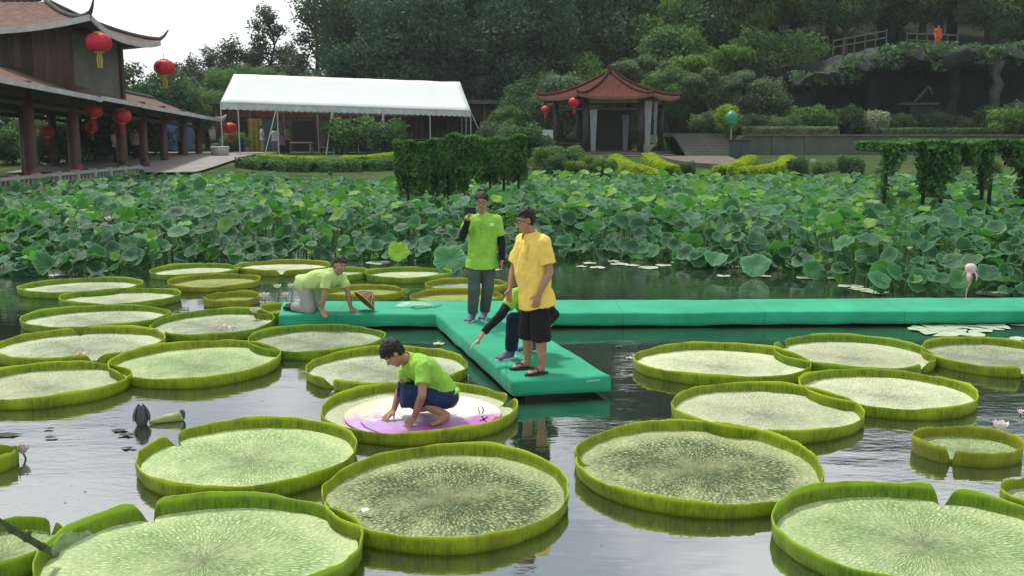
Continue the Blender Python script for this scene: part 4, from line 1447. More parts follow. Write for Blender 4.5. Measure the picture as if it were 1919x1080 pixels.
# ---- 4: kneeling man
d = P(604, 592, PT).y + 0.03
J = dict(head=PD(638, 497, d + .16), f=(0.55, -0.80, -0.18), u=(0.22, 0.05, 1), nk=PD(627, 512, d + .20),
 shR=PD(613, 520, d + .06), shL=PD(640, 519, d + .36), elR=PD(607, 553, d - .01), wrR=PD(603, 581, d + .01), hdR=PD(606, 590, d - .03), pmR=(0.2, 0.2, -1),
 elL=PD(652, 549, d + .28), wrL=PD(657, 578, d + .24), hdL=PD(666, 583, d + .20), pmL=(0, 0.2, -1),
 hpR=PD(568, 533, d + .16), hpL=PD(572, 531, d + .36), knR=PD(579, 580, d + .10), knL=PD(590, 578, d + .42),
 anR=PD(549, 572, d + .28), anL=PD(553, 571, d + .46))
for q in ('knR', 'knL'): J[q].z = PT + 0.072
for q in ('anR', 'anL'): J[q].z = PT + 0.065
J['wrR'].z = PT + .06; J['wrL'].z = PT + .06
J['hdR'].z = PT + .03; J['hdL'].z = PT + .03
J['toR'] = J['anR'] + Vector((-0.10, 0.05, -0.020)); J['toL'] = J['anL'] + Vector((-0.10, 0.05, -0.02))
chk('kneel', J)
person("man on hands and knees in pale lime shirt at the walkway's left end", J,
 dict(at=(J['knR'].x, d, PT), shirt=lime_pale, pants=beige_c, shoe=shoe_d, loose=0.022, hem=0.06, sleeve=0.66, fat=0.015, curlR=0.05, curlL=0.05, bend=Vector((0, 0, 0.04))))

# ---- 5: man squatting on the pad
PADZ = 0.045
d = P(800, 795, PADZ).y + 0.04
J = dict(head=PD(737, 664, d - .05), f=(-0.62, -0.30, -0.75), u=(-0.72, -0.1, 0.62), nk=PD(762, 676, d + .02),
 shL=PD(793, 690, d - .14), shR=PD(768, 684, d + .20), elL=PD(791, 742, d - .27), wrL=PD(776, 787, d - .10), hdL=PD(768, 802, d - .14), pmL=(0.3, 0.5, -1),
 elR=PD(751, 728, d + .20), wrR=PD(738, 762, d + .10), hdR=PD(724, 773, d + .05), pmR=(0.2, 0.3, -1),
 hpL=PD(838, 745, d + .02), hpR=PD(826, 738, d + .22), knL=PD(770, 744, d - .08), knR=PD(762, 734, d + .22),
 anL=PD(837, 787, d - .06), anR=PD(812, 766, d + .30))
J['anL'].z = PADZ + .085; J['anR'].z = PADZ + .085
J['wrL'].z = max(J['wrL'].z, PADZ + .075); J['wrR'].z = PADZ + .09
J['hdL'].z = PADZ + .03; J['hdR'].z = PADZ + .035
J['toL'] = Vector((J['anL'].x - 0.12, J['anL'].y - 0.08, PADZ + 0.032)); J['toR'] = Vector((J['anR'].x - 0.15, J['anR'].y - 0.02, PADZ + 0.032))
chk('squat', J)
person("dark haired man in lime shirt and navy shorts squatting on the painted lily pad", J,
 dict(at=(J['anL'].x, d, PADZ), shirt=lime, pants=navy_c, shorts=1.25, bare=True, loose=0.020, hem=0.03, sleeve=0.62, hair=1.10, fringe=True, curlL=0.12, curlR=0.12, spreadL=0.5, spreadR=0.5, bend=Vector((0.03, 0, 0.05))))

# plackets, buttons and the chest print on the shirts
def shirt_of(body): return [c for c in KIDS(body) if c.name.startswith('shirt')][0]
def on_cloth(body, pt, w, h, mat, name, thick=0.0025):
    so = shirt_of(body)
    lp = Vector(pt) - WLOC[so]
    ok, loc, nor, _ = so.closest_point_on_mesh(lp)
    loc = loc + WLOC[so]; nor = nor.normalized()
    u = Vector((0, 0, 1)); u = (u - nor * u.dot(nor)).normalized(); s = u.cross(nor)
    b = MB()
    pts = []
    n_ = 10 if w == h else 4
    for k in range(n_):
        t = 2 * PI * (k + (0 if n_ > 4 else 0.5)) / n_
        q = 0.5 if n_ > 4 else 0.7071
        pts.append(s * math.cos(t) * w * q + u * math.sin(t) * h * q)
    o = loc - nor * 0.004
    b.add([o + p for p in pts] + [o + nor * (0.004 + thick) + p * 0.94 for p in pts], [tuple(range(n_))[::-1], tuple(range(n_, 2 * n_))] + [(k, (k + 1) % n_, n_ + (k + 1) % n_, n_ + k) for k in range(n_)])
    return b.build(name, mat, body)
lime_d = cloth("lime_cloth_seam", (0.20, 0.46, 0.04)); yel_d = cloth("yellow_cloth_seam", (0.66, 0.50, 0.12))
d = P(888, 603, PT).y
for i, (x, y) in enumerate(((905, 414), (905, 424), (905, 434))):
    on_cloth(man_a, PD(x, y, d - 0.25), 0.030, 0.072, lime_d, "placket")
    on_cloth(man_a, PD(x, y, d - 0.25), 0.012, 0.012, em, "button", 0.006)
on_cloth(man_a, PD(922, 417, d - 0.25), 0.062, 0.040, em, "chest_print", 0.004)
dy = (P(1010, 704, PT).y + P(974, 694, PT).y) / 2
for (x, y) in ((975, 456), (973, 467), (972, 478)):
    on_cloth(man_b, PD(x, y, dy - 0.25), 0.030, 0.065, yel_d, "placket")
    on_cloth(man_b, PD(x, y, dy - 0.25), 0.012, 0.012, em, "button", 0.006)

# the round painted sheet he leans on
def painted_sheet():
    c0, rx, ry = PADS['M']
    n = NT("painted_sheet")
    co = n.co('Object')
    sx = n.n("ShaderNodeSeparateXYZ"); n.l(co, sx.inputs[0])
    x, y = sx.outputs[0], sx.outputs[1]
    big = n.noise(2.6, 4, 0.65, co); b2 = n.noise(5.5, 5, 0.7, co)
    r = n.math('SQRT', n.math('ADD', n.math('MULTIPLY', x, x), n.math('MULTIPLY', y, y)))
    # violet wash towards the near edge, peach at the left, white at the right
    near = n.ramp(n.math('ADD', n.math('MULTIPLY', y, -1.0), n.math('MULTIPLY', n.math('SUBTRACT', b2, 0.47), 1.2)), [(0.02, (0, 0, 0)), (0.30, (1, 1, 1))])
    left = n.ramp(n.math('ADD', n.math('MULTIPLY', x, -1.0), n.math('MULTIPLY', n.math('SUBTRACT', big, 0.5), 0.6)), [(0.22, (0, 0, 0)), (0.62, (1, 1, 1))])
    c = n.mix(left, (0.76, 0.75, 0.70), (0.72, 0.56, 0.36))
    c = n.mix(n.math('MULTIPLY', n.ramp(b2, [(0.42, (0, 0, 0)), (0.62, (1, 1, 1))]), 0.4), c, (0.72, 0.66, 0.56))
    c = n.mix(n.math('MULTIPLY', near, 0.9), c, (0.44, 0.24, 0.56))
    mg = n.ramp(n.math('ADD', n.math('ADD', n.math('MULTIPLY', y, -1.0), n.math('MULTIPLY', x, 0.5)), n.math('MULTIPLY', n.math('SUBTRACT', big, 0.5), 0.7)), [(0.30, (0, 0, 0)), (0.5, (1, 1, 1))])
    c = n.mix(n.math('MULTIPLY', mg, 0.8), c, (0.48, 0.10, 0.38))
    gr = n.noise(11, 5, 0.7, co)
    c = n.mix(n.math('MULTIPLY', n.ramp(gr, [(0.60, (0, 0, 0)), (0.72, (1, 1, 1))]), 0.30), c, (0.30, 0.30, 0.30))
    mat = n.bsdf(c, 0.35, n.bump(gr, 0.2, 0.01), 0.5)
    b = MB()
    R = 0.80
    def pt(t, q, z):
        return Vector((c0.x + 0.04 + rx * R * q * math.cos(t), c0.y - 0.04 + ry * R * q * math.sin(t), z))
    rings = [(0.001, 0.046), (0.3, 0.047), (0.6, 0.046), (0.85, 0.046), (0.99, 0.047), (1.0, 0.044), (0.995, 0.036)]
    V, F = [], []
    seg = 64
    for q, z in rings:
        for k in range(seg):
            t = 2 * PI * k / seg
            V.append(pt(t, q, z + 0.0025 * noise.noise(Vector((q * 3 * math.cos(t), q * 3 * math.sin(t), 0)))))
    for i in range(len(rings) - 1):
        for k in range(seg):
            a = i * seg + k; b_ = i * seg + (k + 1) % seg
            F.append((a, a + seg, b_ + seg, b_))
    b.add(V, F)
    o = b.build("painted_sheet", mat, None, True, origin=(c0.x + 0.04, c0.y - 0.04, 0.036))
    tag(o, "round white sheet with violet and peach paint on the pad under the squatting man", "sheet")
    ink = simple("ink_mark", (0.02, 0.02, 0.02), 0.6, 0.1)
    red = simple("red_mark", (0.40, 0.03, 0.10), 0.6, 0.1)
    def stroke(pts, w, m):
        s = MB()
        P3 = [P(x, y, 0.0515) for x, y in pts]
        V = []
        for i, p in enumerate(P3):
            dd = (P3[min(i + 1, len(P3) - 1)] - P3[max(i - 1, 0)]).normalized()
            nn = Vector((-dd.y, dd.x, 0)) * w * (0.4 + 0.6 * math.sin(PI * (i + 0.5) / len(P3)))
            V += [p - nn, p + nn]
        s.add(V, [(2 * i, 2 * i + 1, 2 * i + 3, 2 * i + 2) for i in range(len(P3) - 1)])
        s.build("brush_mark", m, o)
    stroke([(676, 792), (684, 801), (697, 807), (712, 812)], 0.006, ink)
    stroke([(898, 790), (906, 787), (914, 782)], 0.010, ink)
    stroke([(904, 781), (907, 789)], 0.010, ink)
    stroke([(906, 787), (912, 791)], 0.008, ink)
    stroke([(896, 765), (899, 776)], 0.005, ink)
    stroke([(902, 762), (907, 770), (903, 776)], 0.005, ink)
    stroke([(914, 802), (925, 793), (932, 782)], 0.03, red)
    stroke([(900, 806), (912, 800)], 0.02, red)
painted_sheet()
# ================================================================== foliage
def cards(C, Nrm, size, tint, rng, elong=1.6, droop=0.0):
    """one small pointed leaf (a bent quad) at each centre"""
    n = len(C)
    rnd = rng.normal(size=(n, 3))
    N_ = Nrm + rnd * 0.55
    N_ /= np.linalg.norm(N_, axis=1, keepdims=True) + 1e-9
    T = rng.normal(size=(n, 3)); T[:, 2] -= droop * 2.0
    T -= N_ * np.sum(T * N_, axis=1, keepdims=True)
    T /= np.linalg.norm(T, axis=1, keepdims=True) + 1e-9
    B = np.cross(N_, T)
    s = (size * rng.uniform(0.6, 1.35, n))[:, None] if np.isscalar(size) else size[:, None]
    L = s * elong
    v0 = C - T * L * 0.5
    v1 = C + B * s * 0.5 - T * L * 0.05 + N_ * s * 0.08
    v2 = C + T * L * 0.55 - N_ * s * 0.10
    v3 = C - B * s * 0.5 - T * L * 0.05 + N_ * s * 0.08
    V = np.stack([v0, v1, v2, v3], 1).reshape(-1, 3)
    F = np.arange(n * 4).reshape(n, 4)
    return V, F, np.repeat(np.clip(tint, 0, 1), 4)

def crown_points(blobs, n, rng, inner=0.55):
    """blobs: list of (x,y,z,rx,ry,rz). Points spread through the outer part of every blob"""
    B = np.array([b[:6] for b in blobs], float)
    w = (B[:, 3] * B[:, 5]); w /= w.sum()
    idx = rng.choice(len(B), n, p=w)
    D = rng.normal(size=(n, 3)); D[:, 2] = D[:, 2] * 0.9 + 0.22
    D /= np.linalg.norm(D, axis=1, keepdims=True)
    q = inner + (1.08 - inner) * rng.random(n) ** 0.6
    # ragged outline: lumps
    q *= 1 + 0.16 * np.sin(D[:, 0] * 7 + idx) * np.sin(D[:, 1] * 6 + 2 * idx) + 0.12 * np.sin(D[:, 2] * 9 + idx * 1.7)
    C = B[idx, :3] + D * B[idx, 3:6] * q[:, None]
    bt = rng.random(len(B))[idx]
    return C, D, bt

LEAF = {
 'dark': leaf_mat("leaves_shade_dark", [(0, (0.026, 0.062, 0.042)), (0.5, (0.044, 0.095, 0.058)), (1, (0.075, 0.140, 0.075))], 0.2),  # the deep wood's lack of light is put into this leaf colour
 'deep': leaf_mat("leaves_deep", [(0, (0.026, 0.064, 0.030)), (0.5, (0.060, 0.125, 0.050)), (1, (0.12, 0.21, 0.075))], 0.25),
 'mid': leaf_mat("leaves_mid", [(0, (0.042, 0.092, 0.032)), (0.5, (0.095, 0.180, 0.055)), (1, (0.19, 0.29, 0.085))], 0.3),
 'light': leaf_mat("leaves_light", [(0, (0.05, 0.105, 0.025)), (0.5, (0.12, 0.215, 0.045)), (1, (0.24, 0.34, 0.08))], 0.3),
 'grey': leaf_mat("leaves_grey", [(0, (0.045, 0.085, 0.048)), (0.5, (0.10, 0.165, 0.085)), (1, (0.20, 0.275, 0.15))], 0.25),
 'gold': leaf_mat("leaves_gold", [(0, (0.09, 0.15, 0.008)), (0.5, (0.22, 0.32, 0.018)), (1, (0.38, 0.46, 0.035))], 0.3),
 'hedge': leaf_mat("leaves_hedge", [(0, (0.018, 0.060, 0.018)), (0.5, (0.045, 0.125, 0.036)), (1, (0.13, 0.24, 0.060))], 0.25),
 'airy': leaf_mat("leaves_airy", [(0, (0.035, 0.045, 0.034)), (0.5, (0.062, 0.082, 0.056)), (1, (0.11, 0.14, 0.08))], 0.3),
 'white': leaf_mat("leaves_silver", [(0, (0.20, 0.26, 0.16)), (0.5, (0.36, 0.42, 0.28)), (1, (0.55, 0.60, 0.45))], 0.2),
 'rust': leaf_mat("leaves_rust", [(0, (0.05, 0.03, 0.02)), (0.5, (0.12, 0.06, 0.035)), (1, (0.12, 0.13, 0.05))], 0.2),
}
bark_m = simple("bark", (0.060, 0.050, 0.038), 0.9, 0.4, 5, 0.2, 0.6, 20)
bark_d = simple("dark_bark", (0.022, 0.020, 0.016), 0.9, 0.4, 5, 0.2, 0.6, 20)

def branchy_trunk(h, r, rr, spread, rng, nbr=5, lean=0.05):
    """tapered trunk with limbs; returns the mesh builder and the limb ends"""
    b = MB()
    pts = [Vector((lean * h * math.sin(i * 0.9) * 0.4, lean * h * math.cos(i * 1.3) * 0.3, h * i / 6)) for i in range(7)]
    b.tube([p - Vector((0, 0, 1.2 if i == 0 else 0)) for i, p in enumerate(pts)], [r * (1.25 - 0.95 * i / 6) for i in range(7)], 8)
    ends = []
    for k in range(nbr):
        i = 2 + k % 4
        p = pts[i]
        a = k * 2.4 + rr.uniform(0, 1)
        out = Vector((math.cos(a), math.sin(a), 0))
        L = spread * rr.uniform(0.6, 1.0)
        q = [p, p + out * L * 0.4 + Vector((0, 0, L * 0.35)), p + out * L * 0.85 + Vector((0, 0, L * 0.9))]
        b.tube(q, [r * 0.5, r * 0.32, r * 0.14], 6)
        ends.append(q[2])
    ends.append(pts[-1])
    return b, ends

def tree_proto(kind, seed, h, w, leaf, n, size, bark=bark_m):
    """returns (trunk mesh, crown mesh) in local coordinates, base at the origin"""
    rr = random.Random(seed); rng = np.random.default_rng(seed)
    if kind == 'round':
        tb, ends = branchy_trunk(h * 0.62, 0.05 * w, rr, w * 0.40, rr, 6)
        blobs = []
        for e in ends:
            for _ in range(3):
                s = w * rr.uniform(0.15, 0.27)
                blobs.append((e.x + rr.uniform(-.16, .16) * w, e.y + rr.uniform(-.16, .16) * w, e.z + rr.uniform(-.06, .20) * h, s, s, s * rr.uniform(0.65, 0.9)))
        blobs += [(rr.uniform(-.3, .3) * w, rr.uniform(-.3, .3) * w, h * rr.uniform(0.35, 0.85), w * 0.2, w * 0.2, w * 0.15) for _ in range(6)]
    elif kind == 'dome':
        tb, ends = branchy_trunk(h * 0.5, 0.04 * w, rr, w * 0.3, rr, 5)
        blobs = [(0, 0, h * 0.55, w * 0.42, w * 0.42, h * 0.38)]
        for k in range(14):
            a = rr.uniform(0, 6.28); e = rr.uniform(0.0, 1.3)
            R = w * 0.33
            blobs.append((R * math.cos(a) * math.cos(e), R * math.sin(a) * math.cos(e), h * 0.5 + h * 0.36 * math.sin(e), w * 0.16, w * 0.16, w * 0.14))
    elif kind == 'airy':
        tb, ends = branchy_trunk(h * 0.9, 0.024 * w + 0.04, rr, w * 0.30, rr, 9, 0.12)
        blobs = [(e.x, e.y, e.z, w * 0.13, w * 0.13, w * 0.13) for e in ends]
        for i in range(13):
            z = h * (0.34 + 0.64 * i / 12)
            R = w * 0.42 * (1 - 0.55 * i / 12)
            a = i * 2.4 + rr.uniform(-.4, .4)
            s = w * rr.uniform(0.11, 0.20)
            blobs.append((R * math.cos(a) * rr.uniform(.2, 1), R * math.sin(a) * rr.uniform(.2, 1), z, s, s, s * 1.15))
    elif kind == 'plume':                      # bamboo like, arching
        tb = MB(); blobs = []
        for k in range(9):
            a = k * 2.4; out = Vector((math.cos(a), math.sin(a), 0)); L = h * rr.uniform(0.75, 1.0)
            pts = [out * 0.15 + Vector((0, 0, -0.3)), out * w * 0.10 + Vector((0, 0, L * 0.5)), out * w * 0.28 + Vector((0, 0, L * 0.85)), out * w * 0.46 + Vector((0, 0, L * 0.88))]
            tb.tube(pts, [0.07, 0.055, 0.035, 0.015], 5)
            for t in range(7):
                s = 0.35 + 0.65 * t / 6
                i = min(2, int(s * 3)); f = s * 3 - i
                p = pts[i] * (1 - f) + pts[min(i + 1, 3)] * f
                blobs.append((p.x, p.y, p.z, w * 0.11, w * 0.11, h * 0.07))
    else:                                      # shrub
        tb, ends = branchy_trunk(h * 0.4, 0.05, rr, w * 0.3, rr, 5)
        blobs = [(rr.uniform(-.32, .32) * w, rr.uniform(-.32, .32) * w, h * rr.uniform(0.25, 0.7), w * rr.uniform(.16, .26), w * rr.uniform(.16, .26), h * rr.uniform(.2, .3)) for _ in range(12)]
    C, D, bt = crown_points(blobs, n, rng, 0.5 if kind != 'airy' else 0.0)
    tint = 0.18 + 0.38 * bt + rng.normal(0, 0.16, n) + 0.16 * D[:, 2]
    V, F, T = cards(C, D, size, tint, rng, 1.5 if kind != 'plume' else 3.0, 0.0 if kind not in ('plume',) else 0.7)
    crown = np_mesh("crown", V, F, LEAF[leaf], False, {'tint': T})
    trunk = tb.mesh("trunk", (0, 0, 0), True); trunk.materials.append(bark)
    return trunk, crown
PROTO = {
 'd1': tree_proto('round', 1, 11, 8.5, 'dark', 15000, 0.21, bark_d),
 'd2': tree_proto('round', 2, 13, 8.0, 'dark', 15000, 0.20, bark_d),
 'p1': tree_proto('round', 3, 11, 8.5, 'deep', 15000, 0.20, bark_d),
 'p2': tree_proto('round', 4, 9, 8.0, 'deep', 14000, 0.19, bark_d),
 'm1': tree_proto('round', 5, 9, 7.0, 'mid', 14000, 0.17),
 'm2': tree_proto('dome', 6, 7, 6.5, 'mid', 14000, 0.15),
 'l1': tree_proto('plume', 7, 8, 6.5, 'light', 9000, 0.15),
 'l2': tree_proto('round', 8, 8, 6.5, 'light', 13000, 0.16),
 'g1': tree_proto('dome', 9, 5.2, 5.0, 'grey', 12000, 0.13),
 'g2': tree_proto('plume', 10, 7, 6.5, 'grey', 9000, 0.15),
 'a1': tree_proto('airy', 11, 10, 5.0, 'airy', 5200, 0.13, bark_d),
 'a2': tree_proto('airy', 12, 11, 4.2, 'airy', 5200, 0.13, bark_d),
 'a3': tree_proto('airy', 13, 9, 5.5, 'airy', 5600, 0.13, bark_d),
 's1': tree_proto('shrub', 14, 2.2, 3.0, 'deep', 5000, 0.10),
 's2': tree_proto('shrub', 15, 2.0, 3.0, 'mid', 5000, 0.10),
 's3': tree_proto('shrub', 16, 1.8, 2.6, 'light', 5000, 0.09),
 's4': tree_proto('shrub', 17, 2.0, 3.0, 'grey', 5000, 0.10),
 'w1': tree_proto('shrub', 18, 1.6, 1.6, 'white', 3500, 0.07),
 'y1': tree_proto('dome', 19, 1.5, 1.5, 'gold', 4500, 0.06),
 'r1': tree_proto('round', 20, 8, 6.0, 'rust', 8000, 0.24),
}
TREE_SRC = {}
def tree(k, px, d, s, label, group, name=None, cat=None, rz=None, z=None, sz=None):
    x = (px - 959.5) / FPX * (d * CP + 0.0) * 1.0
    zz = ground_h(x, d) if z is None else z
    t, c = PROTO[k]
    nm = name or ("shrub" if k[0] in 'sw' else "tree")
    root = empty(nm, (x, d, zz), label, cat or nm, group)
    a = rl.uniform(0, 6.28) if rz is None else rz
    root.rotation_euler = (0, 0, a)
    root.scale = (s, s, (sz or s))
    for nme, me in (("trunk", t), ("crown", c)):
        o = bpy.data.objects.new(nme, me); COL.objects.link(o); o.parent = root
    return root

# --- the shaded wood behind the tent and the pavilion
G1 = "trees of the dark wooded slope"
USED = set()
def where(px):
    for lim, t in ((300, "over the gallery"), (420, "by the gallery's far end"), (520, "over the tent's left end"), (640, "left of the tent's middle"), (730, "over the tent's middle"), (810, "right of the tent's middle"), (880, "at the tent's right end"), (960, "just right of the tent"), (1040, "between tent and pavilion"), (1110, "left of the pavilion tip"), (1190, "over the pavilion tip"), (1260, "right of the pavilion tip"), (1330, "over the steps"), (1400, "over the green lamp"), (1470, "left of the grotto"), (1550, "at the grotto's left end"), (1640, "over the slanting rail"), (1720, "left of the person in orange"), (1800, "right of the person in orange"), (1880, "over the pale pillar")):
        if px < lim: return t
    return "at the right edge"
def wood(keys, px0, px1, d, step, s0, s1, label, group=G1):
    px = px0
    while px < px1:
        k = rl.choice(keys)
        s = rl.uniform(s0, s1)
        lab = label + ' ' + where(px)
        if lab in USED: lab = label + ' ' + where(px) + ', the right one'
        if lab in USED: lab = label + ' ' + where(px) + ', one more'
        USED.add(lab)
        tree(k, px + rl.uniform(-20, 20), d + rl.uniform(-2.5, 2.5), s, lab, group)
        px += step * rl.uniform(0.8, 1.2)
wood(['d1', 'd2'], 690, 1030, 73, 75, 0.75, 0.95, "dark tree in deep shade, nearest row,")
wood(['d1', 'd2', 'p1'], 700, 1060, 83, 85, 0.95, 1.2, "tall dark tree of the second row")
wood(['p1', 'd2', 'm1'], 720, 1100, 96, 100, 1.1, 1.45, "high crowned tree on the ridge")
wood(['p1', 'p2', 'd1'], 1090, 1500, 82, 120, 0.95, 1.2, "deep green tree on the middle slope")
wood(['p1', 'm1', 'p2'], 1100, 1950, 96, 125, 1.1, 1.5, "tall green tree on the ridge")
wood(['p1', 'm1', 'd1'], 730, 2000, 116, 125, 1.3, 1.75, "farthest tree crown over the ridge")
wood(['d1', 'p1'], 1480, 2000, 80, 105, 0.75, 1.0, "dark tree behind the grotto's top")
wood(['p2', 'm1'], 1500, 1990, 75.5, 85, 0.55, 0.8, "small tree on the grotto's top", "small trees on top of the grotto")
# --- brighter trees of the middle slope, each its own
for k, px, d, s, lab in [
 ('g1', 1052, 62, 0.95, "round clipped looking grey green tree left above the pavilion roof"),
 ('l2', 1140, 70, 0.80, "light green tree behind the tip of the pavilion roof"),
 ('g2', 1215, 67, 0.80, "feathery grey green tree right behind the pavilion roof"),
 ('m2', 1262, 72, 1.05, "broad mid green tree above the right eave of the pavilion"),
 ('l1', 1322, 66, 0.85, "arching pale bamboo clump between the pavilion and the steps"),
 ('l1', 1392, 73, 1.10, "yellow green plumed bamboo high above the steps"),
 ('m1', 1450, 70, 0.85, "mid green tree left of the grotto mouth"),
 ('g2', 1345, 60, 0.62, "drooping grey green clump just above the steps"),
 ('g1', 1432, 62, 0.70, "rounded grey green tree left of the dark grotto"),
 ('m2', 1250, 62, 0.62, "leafy green tree touching the right side of the pavilion"),
 ('l2', 1205, 80, 1.0, "bright leaved tree high on the slope over the pavilion"),
 ('l2', 1745, 82, 0.95, "yellow green tree above the person in orange"),
 ('r1', 1895, 77, 0.80, "rusty leaved tree at the top right above the grotto"),
 ('l2', 1640, 84, 0.90, "light green tree above the left rail of the grotto"),
 ('p2', 1000, 66, 0.60, "dark bushy tree between the tent and the pavilion"),
 ('m2', 950, 62, 0.42, "scrubby green tree at the right end of the tent"),
]:
    tree(k, px, d, s, lab, "bright trees on the middle slope")
# --- left: bank of scrub and the thin trees against the sky
wood(['m1', 'm2', 'l2'], 240, 700, 80, 46, 0.52, 0.68, "bushy green tree in the upper scrub", "scrub left above the tent")
wood(['m2', 'l2', 'm1'], 225, 720, 69, 56, 0.40, 0.52, "leafy tree of the lower scrub", "scrub left above the tent")
for k, px, d, s, sz, lab in [
 ('a3', 362, 92, 0.95, 0.80, "leftmost thin tree against the white sky beside the roof corner"),
 ('a1', 405, 94, 1.10, 0.86, "second thin tree against the sky, left of the tall pair"),
 ('a3', 445, 92, 1.25, 0.98, "broad airy tree against the sky left of the tallest one"),
 ('a2', 505, 94, 1.45, 1.12, "tallest airy tree against the white sky"),
 ('a1', 537, 96, 1.0, 0.90, "narrow airy tree just right of the tallest one"),
 ('a3', 600, 88, 1.6, 1.22, "airy tree at the edge of the dark wood with sky through its leaves"),
 ('a2', 476, 93, 1.1, 0.75, "small airy tree between the two tallest on the skyline"),
 ('a3', 384, 90, 1.2, 0.66, "low wide airy tree filling the gap near the roof corner"),
 ('a1', 425, 90, 1.3, 0.70, "low airy tree under the broad one on the skyline"),
 ('a3', 560, 91, 1.35, 0.85, "low wide airy tree between the tallest one and the dark wood"),
 ('a2', 335, 92, 1.1, 0.62, "small airy tree right behind the lantern at the roof corner"),
]:
    tree(k, px, d, s, lab, "thin trees against the sky", sz=sz)
# --- shrubs of the terrace
for k, px, d, s, lab in [
 ('s3', 1552, 62, 1.05, "bright green bush before the dark grotto"),
 ('w1', 1638, 61, 1.1, "silvery white spray of grass before the grotto"),
 ('s2', 1680, 62, 0.75, "low green bush right of the silvery spray"),
 ('s4', 1440, 58.5, 0.65, "grey green bush over the left end of the low wall"),
 ('s4', 1480, 58.5, 0.65, "grey green bush over the middle of the low wall"),
 ('s4', 1402, 59, 0.70, "grey green bush over the dark cabinet"),
 ('s1', 1740, 62.5, 0.75, "dark low bush under the stone table"),
 ('s4', 1790, 62.5, 0.70, "bluish bush at the foot of the pale pillar"),
 ('s3', 1885, 58, 1.0, "fresh green bush at the right edge of the lawn"),
 ('s1', 1860, 61, 0.85, "dark bush behind the fresh green one at the right edge"),
 ('s4', 1905, 61, 1.1, "tall bluish bush at the right edge by the grotto"),
 ('s4', 1005, 50, 0.60, "grey green bush left of the pavilion step"),
 ('s1', 975, 48, 0.85, "dark bush right behind the hanging hedge"),
 ('s3', 1020, 44, 0.60, "light green bush on the bank right of the hanging hedge"),
 ('s2', 1065, 43, 0.60, "green bush on the bank below the pavilion"),
 ('s3', 1110, 41, 0.50, "low bright bush below the left side of the pavilion"),
 ('s1', 720, 50, 0.9, "dark shrub at the left end of the hanging hedge"),
 ('s2', 668, 55, 1.15, "loose leafy shrub under the middle of the tent"),
 ('s1', 640, 57, 0.8, "dark shrub under the tent beside the loose leafy one"),
 ('s2', 432, 57, 0.7, "shrub at the left tent pole"),
 ('s4', 1335, 56.5, 0.8, "pale bush beside the top of the steps"),
 ('s4', 935, 58, 1.0, "brushy grey bush at the tent's guy rope"),
]:
    tree(k, px, d, s, lab, "shrubs of the park")
for i, (px, d) in enumerate([(20, 46), (95, 45), (175, 47), (262, 50), (60, 52), (140, 53), (210, 50)]):
    x = (px - 959.5) / FPX * d
    tree('s4' if i % 2 else 's1', px, d, rl.uniform(0.8, 1.1), "leafy bush behind the gallery columns, " + ['leftmost', 'third', 'fifth', 'rightmost', 'second', 'fourth', 'sixth'][i] + ' of seven', "bushes behind the gallery")
for i, (px, d) in enumerate([(-30, 58), (60, 60), (130, 59), (200, 62), (290, 64), (340, 66)]):
    tree('m2' if i % 2 else 'p2', px, d, rl.uniform(0.5, 0.7), "tree crown behind the brown gallery, " + ORD[i] + ' from the left', "trees behind the gallery")

# --- clipped and hanging hedges
def leafy(name, C, D, size, leaf, parent, tint0=0.45, droop=0.3, elong=1.6, seed=3, kind=None):
    rng = np.random.default_rng(seed)
    n = len(C)
    lump = np.array([noise.noise(Vector(c) * 2.2) for c in C[:, :3]]) if n < 40000 else 0
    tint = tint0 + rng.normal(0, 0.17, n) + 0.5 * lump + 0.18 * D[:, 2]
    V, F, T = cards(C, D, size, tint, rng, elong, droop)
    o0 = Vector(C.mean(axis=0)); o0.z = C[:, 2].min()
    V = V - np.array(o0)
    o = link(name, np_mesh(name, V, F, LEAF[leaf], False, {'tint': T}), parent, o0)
    if kind: o['kind'] = kind
    return o
def box_points(c, size, n, rng, bottom=0.0):
    """points near the faces of a box, jittered, with their outward normals"""
    c = np.array(c); h = np.array(size) / 2
    ar = np.array([h[1] * h[2], h[1] * h[2], h[0] * h[2], h[0] * h[2], h[0] * h[1], h[0] * h[1] * bottom + 1e-6])
    f = rng.choice(6, n, p=ar / ar.sum())
    P_ = rng.uniform(-1, 1, (n, 3)); Nn = np.zeros((n, 3))
    for k, (ax, s) in enumerate(((0, -1), (0, 1), (1, -1), (1, 1), (2, 1), (2, -1))):
        m = f == k
        P_[m, ax] = s * rng.uniform(0.75, 1.03, m.sum()); Nn[m, ax] = s
    return c + P_ * h, Nn

